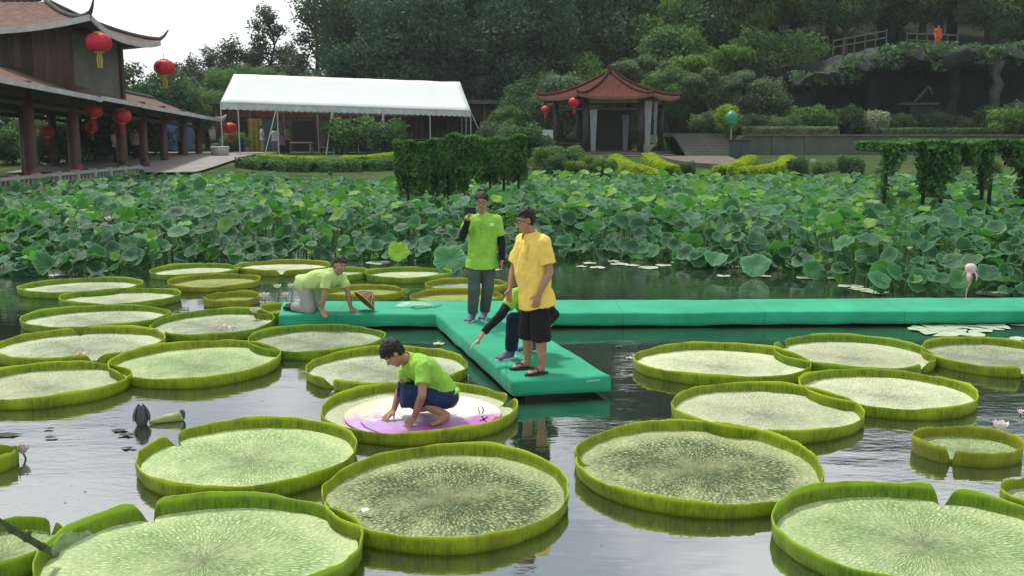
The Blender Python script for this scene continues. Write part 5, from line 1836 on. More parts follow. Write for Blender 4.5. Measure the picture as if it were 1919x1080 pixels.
rngh = np.random.default_rng(77)
twig_m = bark_d
def hanging_hedge():
    d = 26.5
    k = FPX / d
    x0, x1, xm = (747 - 960) / k, (985 - 960) / k, (842 - 960) / k
    root = empty("hanging_hedge", ((x0 + x1) / 2, d, 0), "boxy dark green hedge of hanging creeper on posts rising out of the lotus bed", "hedge")
    Cs, Ds = [], []
    for (a, b, top, low, n) in ((x0, xm + .1, 2.54, 1.62, 12000), (xm, x1, 2.62, 1.72, 15000)):
        C, D = box_points(((a + b) / 2, d, (top + low) / 2), (b - a, 1.5, top - low), n, rngh)
        Cs.append(C); Ds.append(D)
    # streamers below
    for _ in range(260):
        x = rngh.uniform(x0, x1); y = d + rngh.uniform(-0.72, 0.6)
        L = rngh.uniform(0.10, 0.50) * (1.7 if x < xm + 0.5 else 0.9)
        m = int(40 * L) + 6
        z = 1.80 - rngh.uniform(0, 1, m) * L
        Cs.append(np.stack([x + rngh.normal(0, 0.035, m), y + rngh.normal(0, 0.035, m), z], 1)); Ds.append(np.tile([0, -1, 0.0], (m, 1)))
    C = np.concatenate(Cs); D = np.concatenate(Ds)
    C[:, 2] += 0.05 * np.sin(C[:, 0] * 3) + 0.03 * np.sin(C[:, 0] * 11)
    m = rngh.random(len(C)) > 0.0
    leafy("foliage", C, D, 0.06, 'hedge', root, 0.55, 0.8, 1.7)
    # sparse twigs on top
    b = MB()
    for _ in range(70):
        x = rngh.uniform(x0, x1); y = d + rngh.uniform(-0.7, 0.5); z = 2.6
        b.tube([(x, y, z), (x + rngh.normal(0, .05), y, z + rngh.uniform(.06, .20))], 0.004, 3)
    o = b.build("twigs", LEAF and simple("green_twig", (0.06, 0.12, 0.03), 0.8, 0.2), root); o['kind'] = 'stuff'
    for px in (768, 842, 919, 944, 971):
        x = (px - 960) / k
        for yy in (d - 0.45,):
            b = MB(); b.tube([(x, yy, -0.3), (x + 0.02, yy, 1.0), (x - 0.01, yy, 2.5)], 0.035, 7); b.build("post", twig_m, root, True)
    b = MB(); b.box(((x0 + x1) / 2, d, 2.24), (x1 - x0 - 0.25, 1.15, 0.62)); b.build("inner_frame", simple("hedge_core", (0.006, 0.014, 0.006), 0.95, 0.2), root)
hanging_hedge()
def trellis():
    d = 23.5
    k = FPX / d
    x0, x1 = (1622 - 960) / k, (2060 - 960) / k
    root = empty("vine_trellis", ((x0 + x1) / 2, d, 0), "flat vine covered trellis on dark posts standing in the lotus bed at the right", "trellis")
    Cs, Ds = [], []
    C, D = box_points(((x0 + x1) / 2, d, 2.42), (x1 - x0, 2.0, 0.20), 13000, rngh, 0.6)
    Cs.append(C); Ds.append(D)
    def hang(px, w, zl, n, yy=-0.8):
        x = (px - 960) / k
        zz = 2.4 - (2.4 - zl) * rngh.random(n) ** 1.3
        wd = w * (0.45 + 0.55 * (zz - zl) / (2.4 - zl))
        Cs.append(np.stack([x + rngh.normal(0, 1, n) * wd * 0.5, d + yy + rngh.normal(0, 0.16, n), zz], 1))
        Ds.append(np.tile([0, -1.0, 0.1], (n, 1)))
    for px, w, zl, n in ((1645, 0.25, 1.95, 450), (1632, 0.10, 1.2, 160), (1722, 0.32, 1.2, 1700), (1745, 0.18, 1.6, 400), (1700, 0.12, 1.3, 400), (1810, 0.14, 1.4, 500), (1893, 0.32, 1.0, 1800), (1925, 0.4, 0.9, 1500), (1860, 0.25, 1.95, 600), (1780, 0.2, 2.0, 400)):
        hang(px, w, zl, n)
    C = np.concatenate(Cs); D = np.concatenate(Ds)
    C[:, 2] += 0.04 * np.sin(C[:, 0] * 4)
    leafy("foliage", C, D, 0.065, 'hedge', root, 0.5, 0.6, 1.6, 5)
    for px in (1632, 1702, 1735, 1808, 1822, 1893, 1985):
        x = (px - 960) / k
        b = MB(); b.tube([(x, d - 0.8, -0.3), (x, d - 0.8, 2.35)], 0.045, 7); b.build("post", twig_m, root, True)
    for yy in (-0.9, -0.3, 0.3, 0.9):
        b = MB(); b.bar((x0, d + yy, 2.33), (x1, d + yy, 2.33), 0.07, 0.07); b.build("beam", twig_m, root)
trellis()

def ribbon_hedge(name, pts, w, h, leaf, label, group=None, size=0.06, n=5000, seed=1, name2=None):
    """low clipped hedge along a curve of (px, d)"""
    P3 = []
    for px, d in pts:
        x = (px - 959.5) / FPX * d
        P3.append(Vector((x, d, ground_h(x, d))))
    rng = np.random.default_rng(seed)
    seg = [(b - a).length for a, b in zip(P3[:-1], P3[1:])]
    tot = sum(seg)
    m = P3[len(P3) // 2]
    root = empty(name, m, label, "hedge", group)
    Cs, Ds = [], []
    for _ in range(n):
        t = rng.random() * tot
        i = 0
        while i < len(seg) - 1 and t > seg[i]: t -= seg[i]; i += 1
        a, b = P3[i], P3[i + 1]
        p = a + (b - a) * (t / seg[i])
        dd = (b - a).normalized(); s = Vector((-dd.y, dd.x, 0)).normalized()
        ang = rng.random() * PI
        q = 0.85 + 0.2 * rng.random()
        ca, sa = math.cos(ang), math.sin(ang)
        sq = 1 / max(abs(ca), abs(sa)) ** 0.6
        Cs.append(p + s * ca * sq * w / 2 * q + Vector((0, 0, sa * sq * h * q)))
        Ds.append(s * ca + Vector((0, 0, sa)))
    leafy("foliage", np.array([tuple(c) for c in Cs]), np.array([tuple(c) for c in Ds]), size, leaf, root, 0.5, 0.0, 1.4, seed)
    b = MB()
    for a, c in zip(P3[:-1], P3[1:]):
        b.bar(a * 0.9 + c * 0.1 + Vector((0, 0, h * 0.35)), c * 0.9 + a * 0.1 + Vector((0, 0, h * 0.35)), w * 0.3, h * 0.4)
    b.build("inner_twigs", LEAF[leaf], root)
GH = "clipped yellow green hedge bands"
ribbon_hedge("clipped_hedge", [(1152, 46.5), (1160, 44.5), (1178, 42), (1205, 40), (1240, 38.8)], 0.75, 0.42, 'gold', "yellow green hedge band curving down left of the steps, the left one of two", GH, seed=1)
ribbon_hedge("clipped_hedge", [(1214, 47), (1222, 45), (1236, 42.5), (1258, 40.5)], 0.75, 0.45, 'gold', "yellow green hedge band nearer the steps on their left side", GH, seed=2)
ribbon_hedge("clipped_hedge", [(1402, 46), (1392, 44), (1372, 42), (1345, 40.5)], 0.75, 0.42, 'gold', "shorter yellow green hedge band right of the steps", GH, seed=3)
ribbon_hedge("clipped_hedge", [(1472, 46), (1468, 44), (1452, 42), (1425, 40.3), (1385, 39.3)], 0.75, 0.42, 'gold', "longer outer yellow green hedge band sweeping round right of the steps", GH, seed=4)
ribbon_hedge("clipped_hedge", [(470, 45), (520, 43.5), (600, 42.8), (680, 43), (745, 44)], 1.6, 0.45, 'hedge', "long dark green clipped hedge on the bank before the tent", None, 0.07, 12000, 5)
ribbon_hedge("clipped_hedge", [(495, 47.5), (560, 46), (610, 46)], 0.8, 0.35, 'gold', "yellow green hedge band before the left half of the tent", GH, seed=6)
ribbon_hedge("clipped_hedge", [(650, 46), (680, 45.5), (720, 47), (750, 48)], 0.9, 0.40, 'gold', "yellow green hedge band before the right half of the tent", GH, seed=7)
ribbon_hedge("clipped_hedge", [(1385, 57.3), (1440, 57.1), (1500, 57.2), (1560, 57.4)], 0.9, 0.5, 'grey', "grey green clipped hedge along the top of the low wall", None, 0.07, 8000, 8)
ribbon_hedge("clipped_hedge", [(1640, 59.5), (1700, 59.3), (1760, 59.6), (1840, 59.8)], 0.9, 0.45, 'deep', "dark low hedge at the back of the upper lawn", None, 0.07, 7000, 9)
# ================================================================== buildings
tile_r = simple("roof_tile_rose", (0.17, 0.105, 0.090), 0.85, 0.35, 3.5, 0.08, 0.5, 14)
tile_b = simple("roof_tile_brown", (0.095, 0.034, 0.024), 0.9, 0.35, 3.5, 0.05, 0.5, 14)
tile_g = simple("ridge_grey", (0.085, 0.080, 0.078), 0.85, 0.35, 4, 0.2, 0.4, 14)
wht = simple("weathered_white", (0.46, 0.47, 0.47), 0.8, 0.22, 2.5, 0.2, 0.2, 14)
col_m = simple("brown_column_paint", (0.060, 0.024, 0.017), 0.55, 0.35, 2.2, 0.4, 0.2, 14)
col_r = simple("red_column_foot", (0.16, 0.028, 0.022), 0.55, 0.35, 2.2, 0.4)
wood_m = simple("dark_timber", (0.045, 0.030, 0.022), 0.7, 0.4, 2.5, 0.3, 0.4, 20)
def plank_mat():
    n = NT("timber_planks")
    co = n.co('Object')
    mpn = n.n("ShaderNodeMapping"); mpn.inputs['Scale'].default_value = (9, 9, 0.7); n.l(co, mpn.inputs[0])
    g = n.noise(2.2, 5, 0.65, mpn.outputs[0])
    rnd = n.n("ShaderNodeObjectInfo").outputs['Random']
    c = n.ramp(g, [(0.3, (0.050, 0.034, 0.024)), (0.7, (0.115, 0.080, 0.052))])
    hs = n.n("ShaderNodeHueSaturation"); n.l(n.math('MULTIPLY_ADD', rnd, 0.7, 0.65), hs.inputs['Value']); n.l(c, hs.inputs['Color'])
    return n.bsdf(hs.outputs[0], 0.8, n.bump(g, 0.4, 0.01), 0.25)
plank_m = plank_mat()
panel_m = simple("grey_board", (0.15, 0.135, 0.12), 0.7, 0.3, 1.2, 0.3)
stone_m = simple("pale_stone", (0.33, 0.33, 0.31), 0.85, 0.25, 2.5, 0.2, 0.4, 20)
stone_b = simple("brown_stone", (0.13, 0.115, 0.10), 0.9, 0.3, 2.5, 0.2, 0.4, 20)
pave_m = simple("pale_paving", (0.27, 0.25, 0.23), 0.85, 0.2, 1.2, 0.2, 0.2, 12)
rock_m = simple("grotto_rock", (0.032, 0.040, 0.038), 0.95, 0.5, 0.9, 0.15, 0.8, 5, detail=8)
rock_t = simple("grotto_roof_rock", (0.050, 0.060, 0.055), 0.95, 0.5, 1.1, 0.15, 1.0, 5, detail=8)
rock_l = simple("pale_rock", (0.055, 0.062, 0.058), 0.95, 0.4, 1.4, 0.15, 0.8, 5)
red_m = simple("lantern_red", (0.50, 0.012, 0.030), 0.55, 0.25, 5, 0.4)
gold_m = simple("tassel_gold", (0.50, 0.38, 0.04), 0.6, 0.25, 20, 0.4)

def curved_roof(eave, top, ze, zt, lift, mat, parent, rib=0.27, p=1.45, nv=14, lifts=None, th=0.14, sides=None, wave=0.028, fascia=wht, ridge=tile_g, zes=None):
    """eave, top: matching rings of (x, y). Concave slopes with tile ribs, corners swept up, a fascia board, a dark soffit, ridge rolls"""
    n = len(eave)
    sides = sides if sides is not None else range(n)
    zes = zes or [ze] * n
    def zf(i, u, v):
        z0 = zes[i] * (1 - u) + zes[(i + 1) % n] * u
        l0, l1 = (lifts[i], lifts[(i + 1) % n]) if lifts else (lift, lift)
        c = l0 * max(0, 1 - u * 2) ** 2.6 + l1 * max(0, 2 * u - 1) ** 2.6
        return z0 + (zt - z0) * v ** p + c * (1 - v) ** 2.2
    def pos(i, u, v):
        a, b = Vector(eave[i]).to_2d(), Vector(eave[(i + 1) % n]).to_2d()
        c, d = Vector(top[i]).to_2d(), Vector(top[(i + 1) % n]).to_2d()
        e = a * (1 - u) + b * u; t = c * (1 - u) + d * u
        q = e * (1 - v) + t * v
        return Vector((q.x, q.y, zf(i, u, v)))
    for i in sides:
        L = (Vector(eave[i]) - Vector(eave[(i + 1) % n])).length
        nr = max(3, int(L / rib)); nu = nr * 4
        b = MB()
        # ribs run up the slope: keep them parallel by their distance along the eave
        def fn(u, v):
            q = pos(i, u, v)
            a, b_ = Vector(eave[i]).to_2d(), Vector(eave[(i + 1) % n]).to_2d()
            s = (q.to_2d() - a).dot((b_ - a).normalized())
            q.z += wave * (0.5 + 0.5 * math.cos(2 * PI * s / rib)) + 0.010 * ((v * nv * 1.0) % 1)
            return q
        b.slab(fn, nu, nv, 0.05)
        b.build("roof_tiles", mat, parent)
        # soffit
        b = MB(); b.slab(lambda u, v: pos(i, u, v * 0.9) - Vector((0, 0, 0.07)), 16, 6, 0.05); b.build("soffit", wood_m, parent)
        # fascia
        if fascia:
            b = MB()
            ev = Vector(eave[i]); ev2 = Vector(eave[(i + 1) % n])
            d = (ev2 - ev).normalized(); out = Vector((d.y, -d.x))
            cen = sum((Vector(e).to_2d() for e in eave), Vector((0, 0))) / n
            if out.dot(((ev + ev2) / 2).to_2d() - cen) < 0: out = -out
            pts = [pos(i, u / 24, 0) for u in range(25)]
            V = []
            for q in pts:
                o = Vector((out.x, out.y, 0)) * 0.03
                V += [q + o + Vector((0, 0, 0.015)), q + o - Vector((0, 0, th)), q - o - Vector((0, 0, th)), q - o + Vector((0, 0, 0.015))]
            F = []
            for k in range(24):
                for m in range(4):
                    F.append((4 * k + m, 4 * k + (m + 1) % 4, 4 * k + 4 + (m + 1) % 4, 4 * k + 4 + m))
            b.add(V, F)
            b.build("fascia", fascia, parent)
        # hip roll with its upturned tail at corner i
        b = MB()
        pts = [pos(i, 0, v / 10) + Vector((0, 0, 0.07)) for v in range(11)]
        dr = (pts[0] - pts[1]); dr.z = 0; dr.normalize()
        tk = 1.0 if lifts else 0.35
        tail = [pts[0] + dr * 0.42 * tk + Vector((0, 0, 0.42 * tk)), pts[0] + dr * 0.22 * tk + Vector((0, 0, 0.16 * tk))]
        b.tube(tail + pts, [0.03, 0.06] + [0.085] * 11, 6)
        b.build("hip_ridge", ridge, parent, True)
    return pos

def lantern(px, py, d, w, label, tassel=gold_m, hang=0.3):
    c = PD(px, py, d)
    root = empty("red_lantern", c, label, "lantern", "red paper lanterns")
    r = w / 2; h = w * 0.74
    b = MB()
    seg, rg = 40, 12
    V, F = [], []
    for i in range(rg + 1):
        p = PI * i / rg
        for k in range(seg):
            t = 2 * PI * k / seg
            rr = r * (math.sin(p) ** 0.75 * 0.97 + 0.10) / 1.07 * (1 - 0.035 * (k % 4 == 0))
            V.append(c + Vector((rr * math.cos(t), rr * math.sin(t), h / 2 * math.cos(p))))
    for i in range(rg):
        for k in range(seg):
            F.append((i * seg + k, (i + 1) * seg + k, (i + 1) * seg + (k + 1) % seg, i * seg + (k + 1) % seg))
    b.add(V, F); b.build("shade", red_m, root, True)
    for s in (-1, 1):
        b = MB(); z = s * h / 2
        b.lathe(c + Vector((0, 0, z - 0.03)), [(r * 0.34, 0), (r * 0.36, 0.02), (r * 0.36, 0.06), (r * 0.30, 0.07)], 16); b.build("cap", gold_m, root)
    b = MB()
    b.tube([c + Vector((0, 0, h / 2)), c + Vector((0, 0, h / 2 + hang))], 0.012, 5); b.build("cord", wood_m, root)
    b = MB()
    for k in range(9):
        a = 2 * PI * k / 9
        o = Vector((math.cos(a), math.sin(a), 0))
        b.tube([c + o * r * 0.10 + Vector((0, 0, -h / 2)), c + o * r * 0.20 + Vector((0, 0, -h / 2 - w * 0.25)), c + o * r * 0.17 + Vector((0, 0, -h / 2 - w * 0.62))], [0.012, 0.02, 0.012], 4)
    b.lathe(c + Vector((0, 0, -h / 2 - w * 0.2)), [(0.01, 0), (0.05, 0.02), (0.05, 0.06), (0.01, 0.08)], 8)
    b.build("tassel", tassel, root)

# ------------------------------------------------------------------ the gallery on the left
FZ = 0.80
GXF, GXB = -16.5, -20.6
def gx(d): return GXF - 0.03 * (d - 36.6)
gal = empty("waterside_gallery", (-18.5, 38, FZ), "brown timber waterside gallery with tiled roofs and an upper storey on the left bank", "building")
cols_d = [25.8, 29.4, 33.0, 36.6, 41.4, 44.1, 46.9, 50.0, 52.6]
def eave_z(d):
    return 4.36 - 0.040 * (d - 28) if d < 37 else 4.0 - 0.035 * (d - 39)
for i, d in enumerate(cols_d):
    for back in (0, 1):
        x = gx(d) if not back else gx(d) - 4.1
        r = 0.225 if (d < 43) else 0.19
        b = MB(); b.tube([(x, d, FZ + 0.02), (x, d, FZ + 0.35), (x, d, eave_z(d) + 0.3)], [r, r, r * 0.93], 18)
        c = b.build("column", col_m, gal, True)
        b = MB(); b.lathe((x, d, FZ), [(r * 1.5, 0), (r * 1.5, 0.08), (r * 1.25, 0.16), (r * 1.1, 0.20)], 18); b.build("column_base", stone_b, c, True)
        b = MB(); b.lathe((x, d, FZ + 0.20), [(r * 1.04, 0), (r * 1.04, 0.55)], 18); b.build("column_foot", col_r if d < 40 else col_m, c, True)
# beams under the eaves
for (a, b_) in zip(cols_d[:-1], cols_d[1:]):
    for back in (0, 1):
        o = -4.1 * back
        b = MB(); b.bar((gx(a) + o, a, eave_z(a) - 0.12), (gx(b_) + o, b_, eave_z(b_) - 0.12), 0.16, 0.30); b.build("beam", wood_m, gal)
        b = MB(); b.bar((gx(a) + o, a, eave_z(a) - 0.48), (gx(b_) + o, b_, eave_z(b_) - 0.48), 0.10, 0.14); b.build("beam", wood_m, gal)
for d in cols_d:
    b = MB(); b.bar((gx(d), d, eave_z(d) + 0.05), (gx(d) - 4.1, d, eave_z(d) + 0.05), 0.18, 0.26); b.build("cross_beam", wood_m, gal)
# floor
b = MB(); b.box((-18.4, 38.5, FZ - 0.55), (5.4, 30, 1.1)); b.build("floor_slab", stone_b, gal)
# low roofs: near run and far run, each a ribbed slope either side of a ridge
def pent(d0, d1, name, xe_off, ridge_off, rise, endhip=False):
    def zf(d): return eave_z(d)
    for side in (0, 1):
        b = MB()
        n = int((d1 - d0) / 0.27) * 4
        def fn(u, v):
            d = d0 + (d1 - d0) * u
            xe = gx(d) + xe_off if side == 0 else gx(d) - 4.1 - xe_off
            xr = gx(d) + ridge_off
            vv = v
            rz = rise
            if endhip and d > d1 - 3.5:
                rz = rise * max(0.0, (d1 - d) / 3.5)
            z = zf(d) + rz * v ** 1.25
            if endhip and d > d1 - 1.5: z += 0.30 * ((d - d1 + 1.5) / 1.5) ** 2 * (1 - v) ** 2
            return Vector((xe * (1 - v) + xr * v, d, z + 0.03 * (0.5 + 0.5 * math.cos(2 * PI * d / 0.27)) + 0.012 * ((v * 10) % 1)))
        b.slab(fn, n, 10, 0.06)
        b.build("roof_tiles", tile_r, gal)
        b = MB()
        b.slab(lambda u, v: fn(round(u * n) / n, v * 0.96) - Vector((0, 0, 0.10)), 40, 3, 0.05); b.build("soffit", wood_m, gal)
        b = MB()
        pts = []
        for k in range(41):
            q = fn(k / 40, 0); q.z = fn(k / 40, 0).z * 0 + zf(d0 + (d1 - d0) * k / 40) + 0.0
            if endhip and d0 + (d1 - d0) * k / 40 > d1 - 1.5: q.z += 0.30 * ((d0 + (d1 - d0) * k / 40 - d1 + 1.5) / 1.5) ** 2
            pts.append(q)
        V = []
        s = 1 if side == 0 else -1
        for q in pts:
            V += [q + Vector((0.05 * s, 0, 0.05)), q + Vector((0.05 * s, 0, -0.12)), q + Vector((0.01 * s, 0, -0.12)), q + Vector((0.01 * s, 0, 0.05))]
        b.add(V, [(4 * k + m, 4 * k + (m + 1) % 4, 4 * k + 4 + (m + 1) % 4, 4 * k + 4 + m) for k in range(40) for m in range(4)])
        b.build("fascia", wht, gal)
    b = MB()
    pts = [Vector((gx(d) + ridge_off, d, zf(d) + (rise if not (endhip and d > d1 - 3.5) else rise * max(0, (d1 - d) / 3.5)) + 0.06)) for d in np.linspace(d0, d1, 20)]
    b.tube(pts, 0.11, 8); b.build("ridge_roll", tile_g, gal, True)
pent(22.0, 36.45, "near", 1.05, -2.05, 1.05)
pent(41.5, 55.2, "far", 0.85, -2.05, 0.95, True)
pent(36.5, 41.45, "mid", 0.95, -0.05, 0.32)
# upper storey
UZ0, UZ1 = 4.05, 6.55
XL = -25.0
b = MB(); b.box(((XL + GXF) / 2, 39.0, (UZ0 + UZ1) / 2), (GXF - XL - 0.12, 4.7, UZ1 - UZ0)); b.build("upper_wall", wood_m, gal)
x = XL
while x < GXF - 0.25:                                            # upright boards on the face towards the pond's near end
    b = MB(); b.box((x + 0.115, 36.63 - 0.03, (UZ0 + UZ1) / 2), (0.215, 0.04, UZ1 - UZ0 - 0.02)); b.build("plank", plank_m, gal)
    x += 0.225
for d in (36.62, 41.38):
    b = MB(); b.box((GXF - 0.02, d, (UZ0 + UZ1) / 2), (0.30, 0.26, UZ1 - UZ0 + 0.1)); b.build("corner_post", col_m, gal)
b = MB(); b.box((GXF - 0.02, 39.0, (UZ0 + UZ1) / 2 + 0.02), (0.05, 4.48, UZ1 - UZ0 - 0.15)); b.build("grey_panel", panel_m, gal)
for z in (UZ0 + 0.05, UZ1 - 0.08):
    b = MB(); b.box((GXF + 0.02, 39.0, z), (0.10, 4.48, 0.13)); b.build("panel_rail", col_m, gal)
e = [(XL - 1, 35.4), (-15.05, 35.4), (-15.25, 42.8), (XL - 1, 42.8)]
tp = [(XL + 1, 39.0), (-18.3, 39.0), (-18.3, 39.3), (XL + 1, 39.3)]
curved_roof(e, tp, 6.38, 7.80, 0.0, tile_r, gal, lifts=[0, 0.52, 0.30, 0], p=1.35, th=0.20)
b = MB(); b.tube([(XL, 39.15, 7.90), (-19.2, 39.15, 7.88), (-18.6, 39.15, 7.94), (-18.3, 39.15, 8.08)], [0.13, 0.13, 0.10, 0.04], 8); b.build("ridge_roll", tile_g, gal, True)
# balustrade along the water
bal = empty("balustrade", (-15.75, 32, FZ), "low pale stone balustrade along the water side of the gallery", "balustrade")
xr = -15.85
b = MB(); b.box((xr, 30.8, FZ + 0.50), (0.22, 21, 0.10)); b.build("top_rail", stone_m, bal)
b = MB(); b.box((xr, 30.8, FZ + 0.06), (0.20, 21, 0.10)); b.build("bottom_rail", stone_m, bal)
for i in range(15):
    d = 20.6 + i * 1.45
    b = MB(); b.box((xr, d, FZ + 0.30), (0.24, 0.20, 0.62)); b.build("post", stone_m, bal)
    for k in range(4):
        b = MB(); b.lathe((xr, d + 0.29 + k * 0.29, FZ + 0.10), [(0.05, 0), (0.07, 0.10), (0.04, 0.22), (0.06, 0.35)], 8); b.build("baluster", stone_m, bal, True)
# bright paving beyond, between the gallery and the tent
b = MB(); b.grid(lambda u, v: Vector((-21.5 + 8.0 * u, 41 + 16 * v, ground_h(-18, 41 + 16 * v) + 0.10)), 12, 20)
tag(b.build("paving", pave_m), kind='structure')
L = "red paper lantern with a yellow tassel "
lantern(185, 79, 35.9, 0.92, L + "under the upswept roof corner")
lantern(308, 126, 42.9, 0.90, L + "under the far end of the upper roof")
lantern(174, 207, 38.6, 0.74, "round red lantern under the low eave beside the second column", red_m)
lantern(228, 217, 40.3, 0.78, "round red lantern under the low eave right of the other one", red_m)
lantern(172, 238, 44.5, 0.60, "smaller red lantern deeper inside the gallery below the pair", red_m)
lantern(218, 238, 45.5, 0.55, "small red lantern deeper inside the gallery beside a column", red_m)
lantern(88, 246, 41.0, 0.6, "red lantern half hidden behind a column at the far left", red_m)
lantern(431, 240, 55.0, 0.82, "red lantern at the far end of the gallery roof by the tent", red_m)

# ------------------------------------------------------------------ the white marquee
def tent():
    m = None
    n = NT("white_canvas")
    co = n.co('Object')
    c = n.ramp(n.noise(0.7, 3, 0.5, co), [(0.3, (0.80, 0.87, 0.85)), (0.7, (0.86, 0.90, 0.88))])
    canvas = n.bsdf(c, 0.6, n.bump(n.noise(1.5, 3, 0.5, co), 0.3, 0.05), 0.3, trans=0.25)
    pole_m = simple("pale_pole", (0.42, 0.42, 0.38), 0.5, 0.2, 6)
    EL = PD(413, 190, 51.5); ER = PD(882, 206, 60.0)            # front eave ends
    RL = PD(438, 138, 54.5); RR = PD(862, 153, 63.5)            # ridge ends
    back = (RL - EL); bx = Vector((back.x * 1.2, back.y, 0))
    BL = EL + Vector((bx.x * 0 + 1.4, 6.6, 0)); BR = ER + Vector((-1.2, 7.0, 0))
    root = empty("white_marquee", ((EL.x + ER.x) / 2, (EL.y + ER.y) / 2, 1.5), "long white canvas marquee with a ridge roof and scalloped edge on thin poles", "tent")
    b = MB()
    def sheet(a, c_, d_, e_, name, sag):
        q = MB()
        def fn(u, v):
            p = (a * (1 - u) + c_ * u) * (1 - v) + (d_ * (1 - u) + e_ * u) * v
            p = p.copy()
            p.z -= sag * math.sin(PI * v) + 0.05 * abs(math.sin(PI * u * 5)) * (1 - v) * 0
            p.z += 0.03 * noise.noise(Vector((p.x * 0.8, p.y, v * 3)))
            return p
        q.slab(fn, 40, 8, 0.02)
        return q.build(name, canvas, root, True)
    sheet(EL, ER, RL, RR, "roof_canvas", 0.05)
    sheet(BL, BR, RL, RR, "roof_canvas", 0.05)
    for (a, c_, r_, nm) in ((EL, BL, RL, "end_canvas"), (ER, BR, RR, "end_canvas")):
        q = MB(); q.add([a, c_, r_], [(0, 1, 2)]); q.build(nm, canvas, root)
    val = simple("valance_canvas", (0.48, 0.53, 0.53), 0.7, 0.2, 3)
    for (a, c_) in ((EL, ER), (BL, BR), (EL, BL), (ER, BR)):
        q = MB()
        L = (c_ - a).length; n_ = int(L / 0.12)
        V = []
        for k in range(n_ + 1):
            p = a + (c_ - a) * (k / n_)
            off = Vector((0, 0, 0))
            V += [p + Vector((0, -0.012, -0.01)), p + Vector((0, -0.02 - 0.02 * math.sin(k * 1.1), -0.34 - 0.07 * abs(math.sin(k * PI / 3))))]
        q.add(V, [(2 * k, 2 * k + 1, 2 * k + 3, 2 * k + 2) for k in range(n_)])
        q.build("valance", val, root)
    def pole(p, q_, r=0.035, nm="pole"):
        w = MB(); w.tube([p, q_], r, 8); w.build(nm, pole_m, root)
    for u in (0.0, 0.06, 0.20, 0.41, 0.615, 0.815, 1.0):
        p = EL + (ER - EL) * u
        pole((p.x, p.y, ground_h(p.x, p.y)), p - Vector((0, 0, 0.05)))
    for u in (0.0, 0.2, 0.41, 0.615, 0.8, 0.9, 1.0):
        p = BL + (BR - BL) * u
        pole((p.x, p.y, ground_h(p.x, p.y)), p - Vector((0, 0, 0.05)))
    for u in (0.33, 0.66):
        p = ER + (BR - ER) * u
        pole((p.x, p.y, ground_h(p.x, p.y)), p - Vector((0, 0, 0.05)))
    for u, dx in ((0.20, -0.45), (0.41, -0.18), (0.615, -0.12)):
        p = EL + (ER - EL) * u
        pole((p.x + dx, p.y - 1.3, ground_h(p.x, p.y - 1.3)), p - Vector((0, 0, 0.1)), 0.03, "brace")
    pole(ER - Vector((0, 0, 0.1)), (ER.x + 1.3, ER.y - 1.0, 1.3), 0.02, "guy_rope")
    for (a, c_) in ((EL, ER), (BL, BR), (RL, RR)):
        pole(a - Vector((0, 0, 0.06)), c_ - Vector((0, 0, 0.06)), 0.025, "rail")
tent()
# ------------------------------------------------------------------ the hall behind the marquee
def hall():
    root = empty("park_hall", (-9, 64, 1.5), "low brown hall with dark openings and a red fascia band behind the marquee", "building")
    m1 = simple("hall_wall", (0.085, 0.062, 0.05), 0.85, 0.3, 2)
    mr = simple("hall_red", (0.17, 0.025, 0.025), 0.7, 0.3, 2)
    md = simple("hall_opening_shade", (0.010, 0.012, 0.012), 0.8, 0.3, 2)  # inner shade of the openings, put into the colour of flat panels
    mt = simple("hall_teal", (0.03, 0.09, 0.08), 0.6, 0.3, 2)
    x0, x1, d = -19.5, -1.5, 65.0
    b = MB(); b.box(((x0 + x1) / 2, d + 2, 3.0), (x1 - x0, 4, 3.2)); b.build("wall", m1, root)
    b = MB(); b.box(((x0 + x1) / 2, d + 1.6, 4.75), (x1 - x0 + 1, 5.6, 0.25)); b.build("roof", tile_g, root)
    b = MB(); b.box(((x0 + x1) / 2 - 0.4, d - 0.15, 4.0), (x1 - x0 - 2, 0.12, 0.42)); b.build("red_band", mr, root)
    for i in range(8):
        x = x0 + 1.2 + i * 2.2
        b = MB(); b.box((x, d - 0.02, 2.55), (1.5, 0.06, 2.0)); b.build("doorway", md if i not in (1, 3) else mt, root)
    for i in range(9):
        x = x0 + 0.1 + i * 2.2
        b = MB(); b.tube([(x, d - 0.9, 1.4), (x, d - 0.9, 4.6)], 0.12, 10); b.build("column", col_m, root, True)
hall()
def counter(px, d, w, label, m=stone_m, h=0.75):
    x = (px - 959.5) / FPX * d; z = ground_h(x, d)
    root = empty("low_table", (x, d, z), label, "table")
    b = MB(); b.box((x, d, z + h), (w, 0.7, 0.07)); b.build("table_top", m, root)
    for s in (-1, 1):
        b = MB(); b.box((x + s * (w / 2 - 0.12), d, z + h / 2 - 0.02), (0.10, 0.6, h - 0.04)); b.build("leg", m, root)
peach = simple("peach_cloth", (0.50, 0.36, 0.30), 0.8, 0.15, 3)
counter(566, 58.5, 1.6, "low table with a peach top under the marquee, right of the visitors", peach, 0.62)
counter(622, 58, 1.4, "low pale table under the marquee beside the leafy shrub", peach, 0.35)
counter(440, 58, 2.0, "pale counter at the left end of the marquee behind the lantern", stone_m, 0.55)
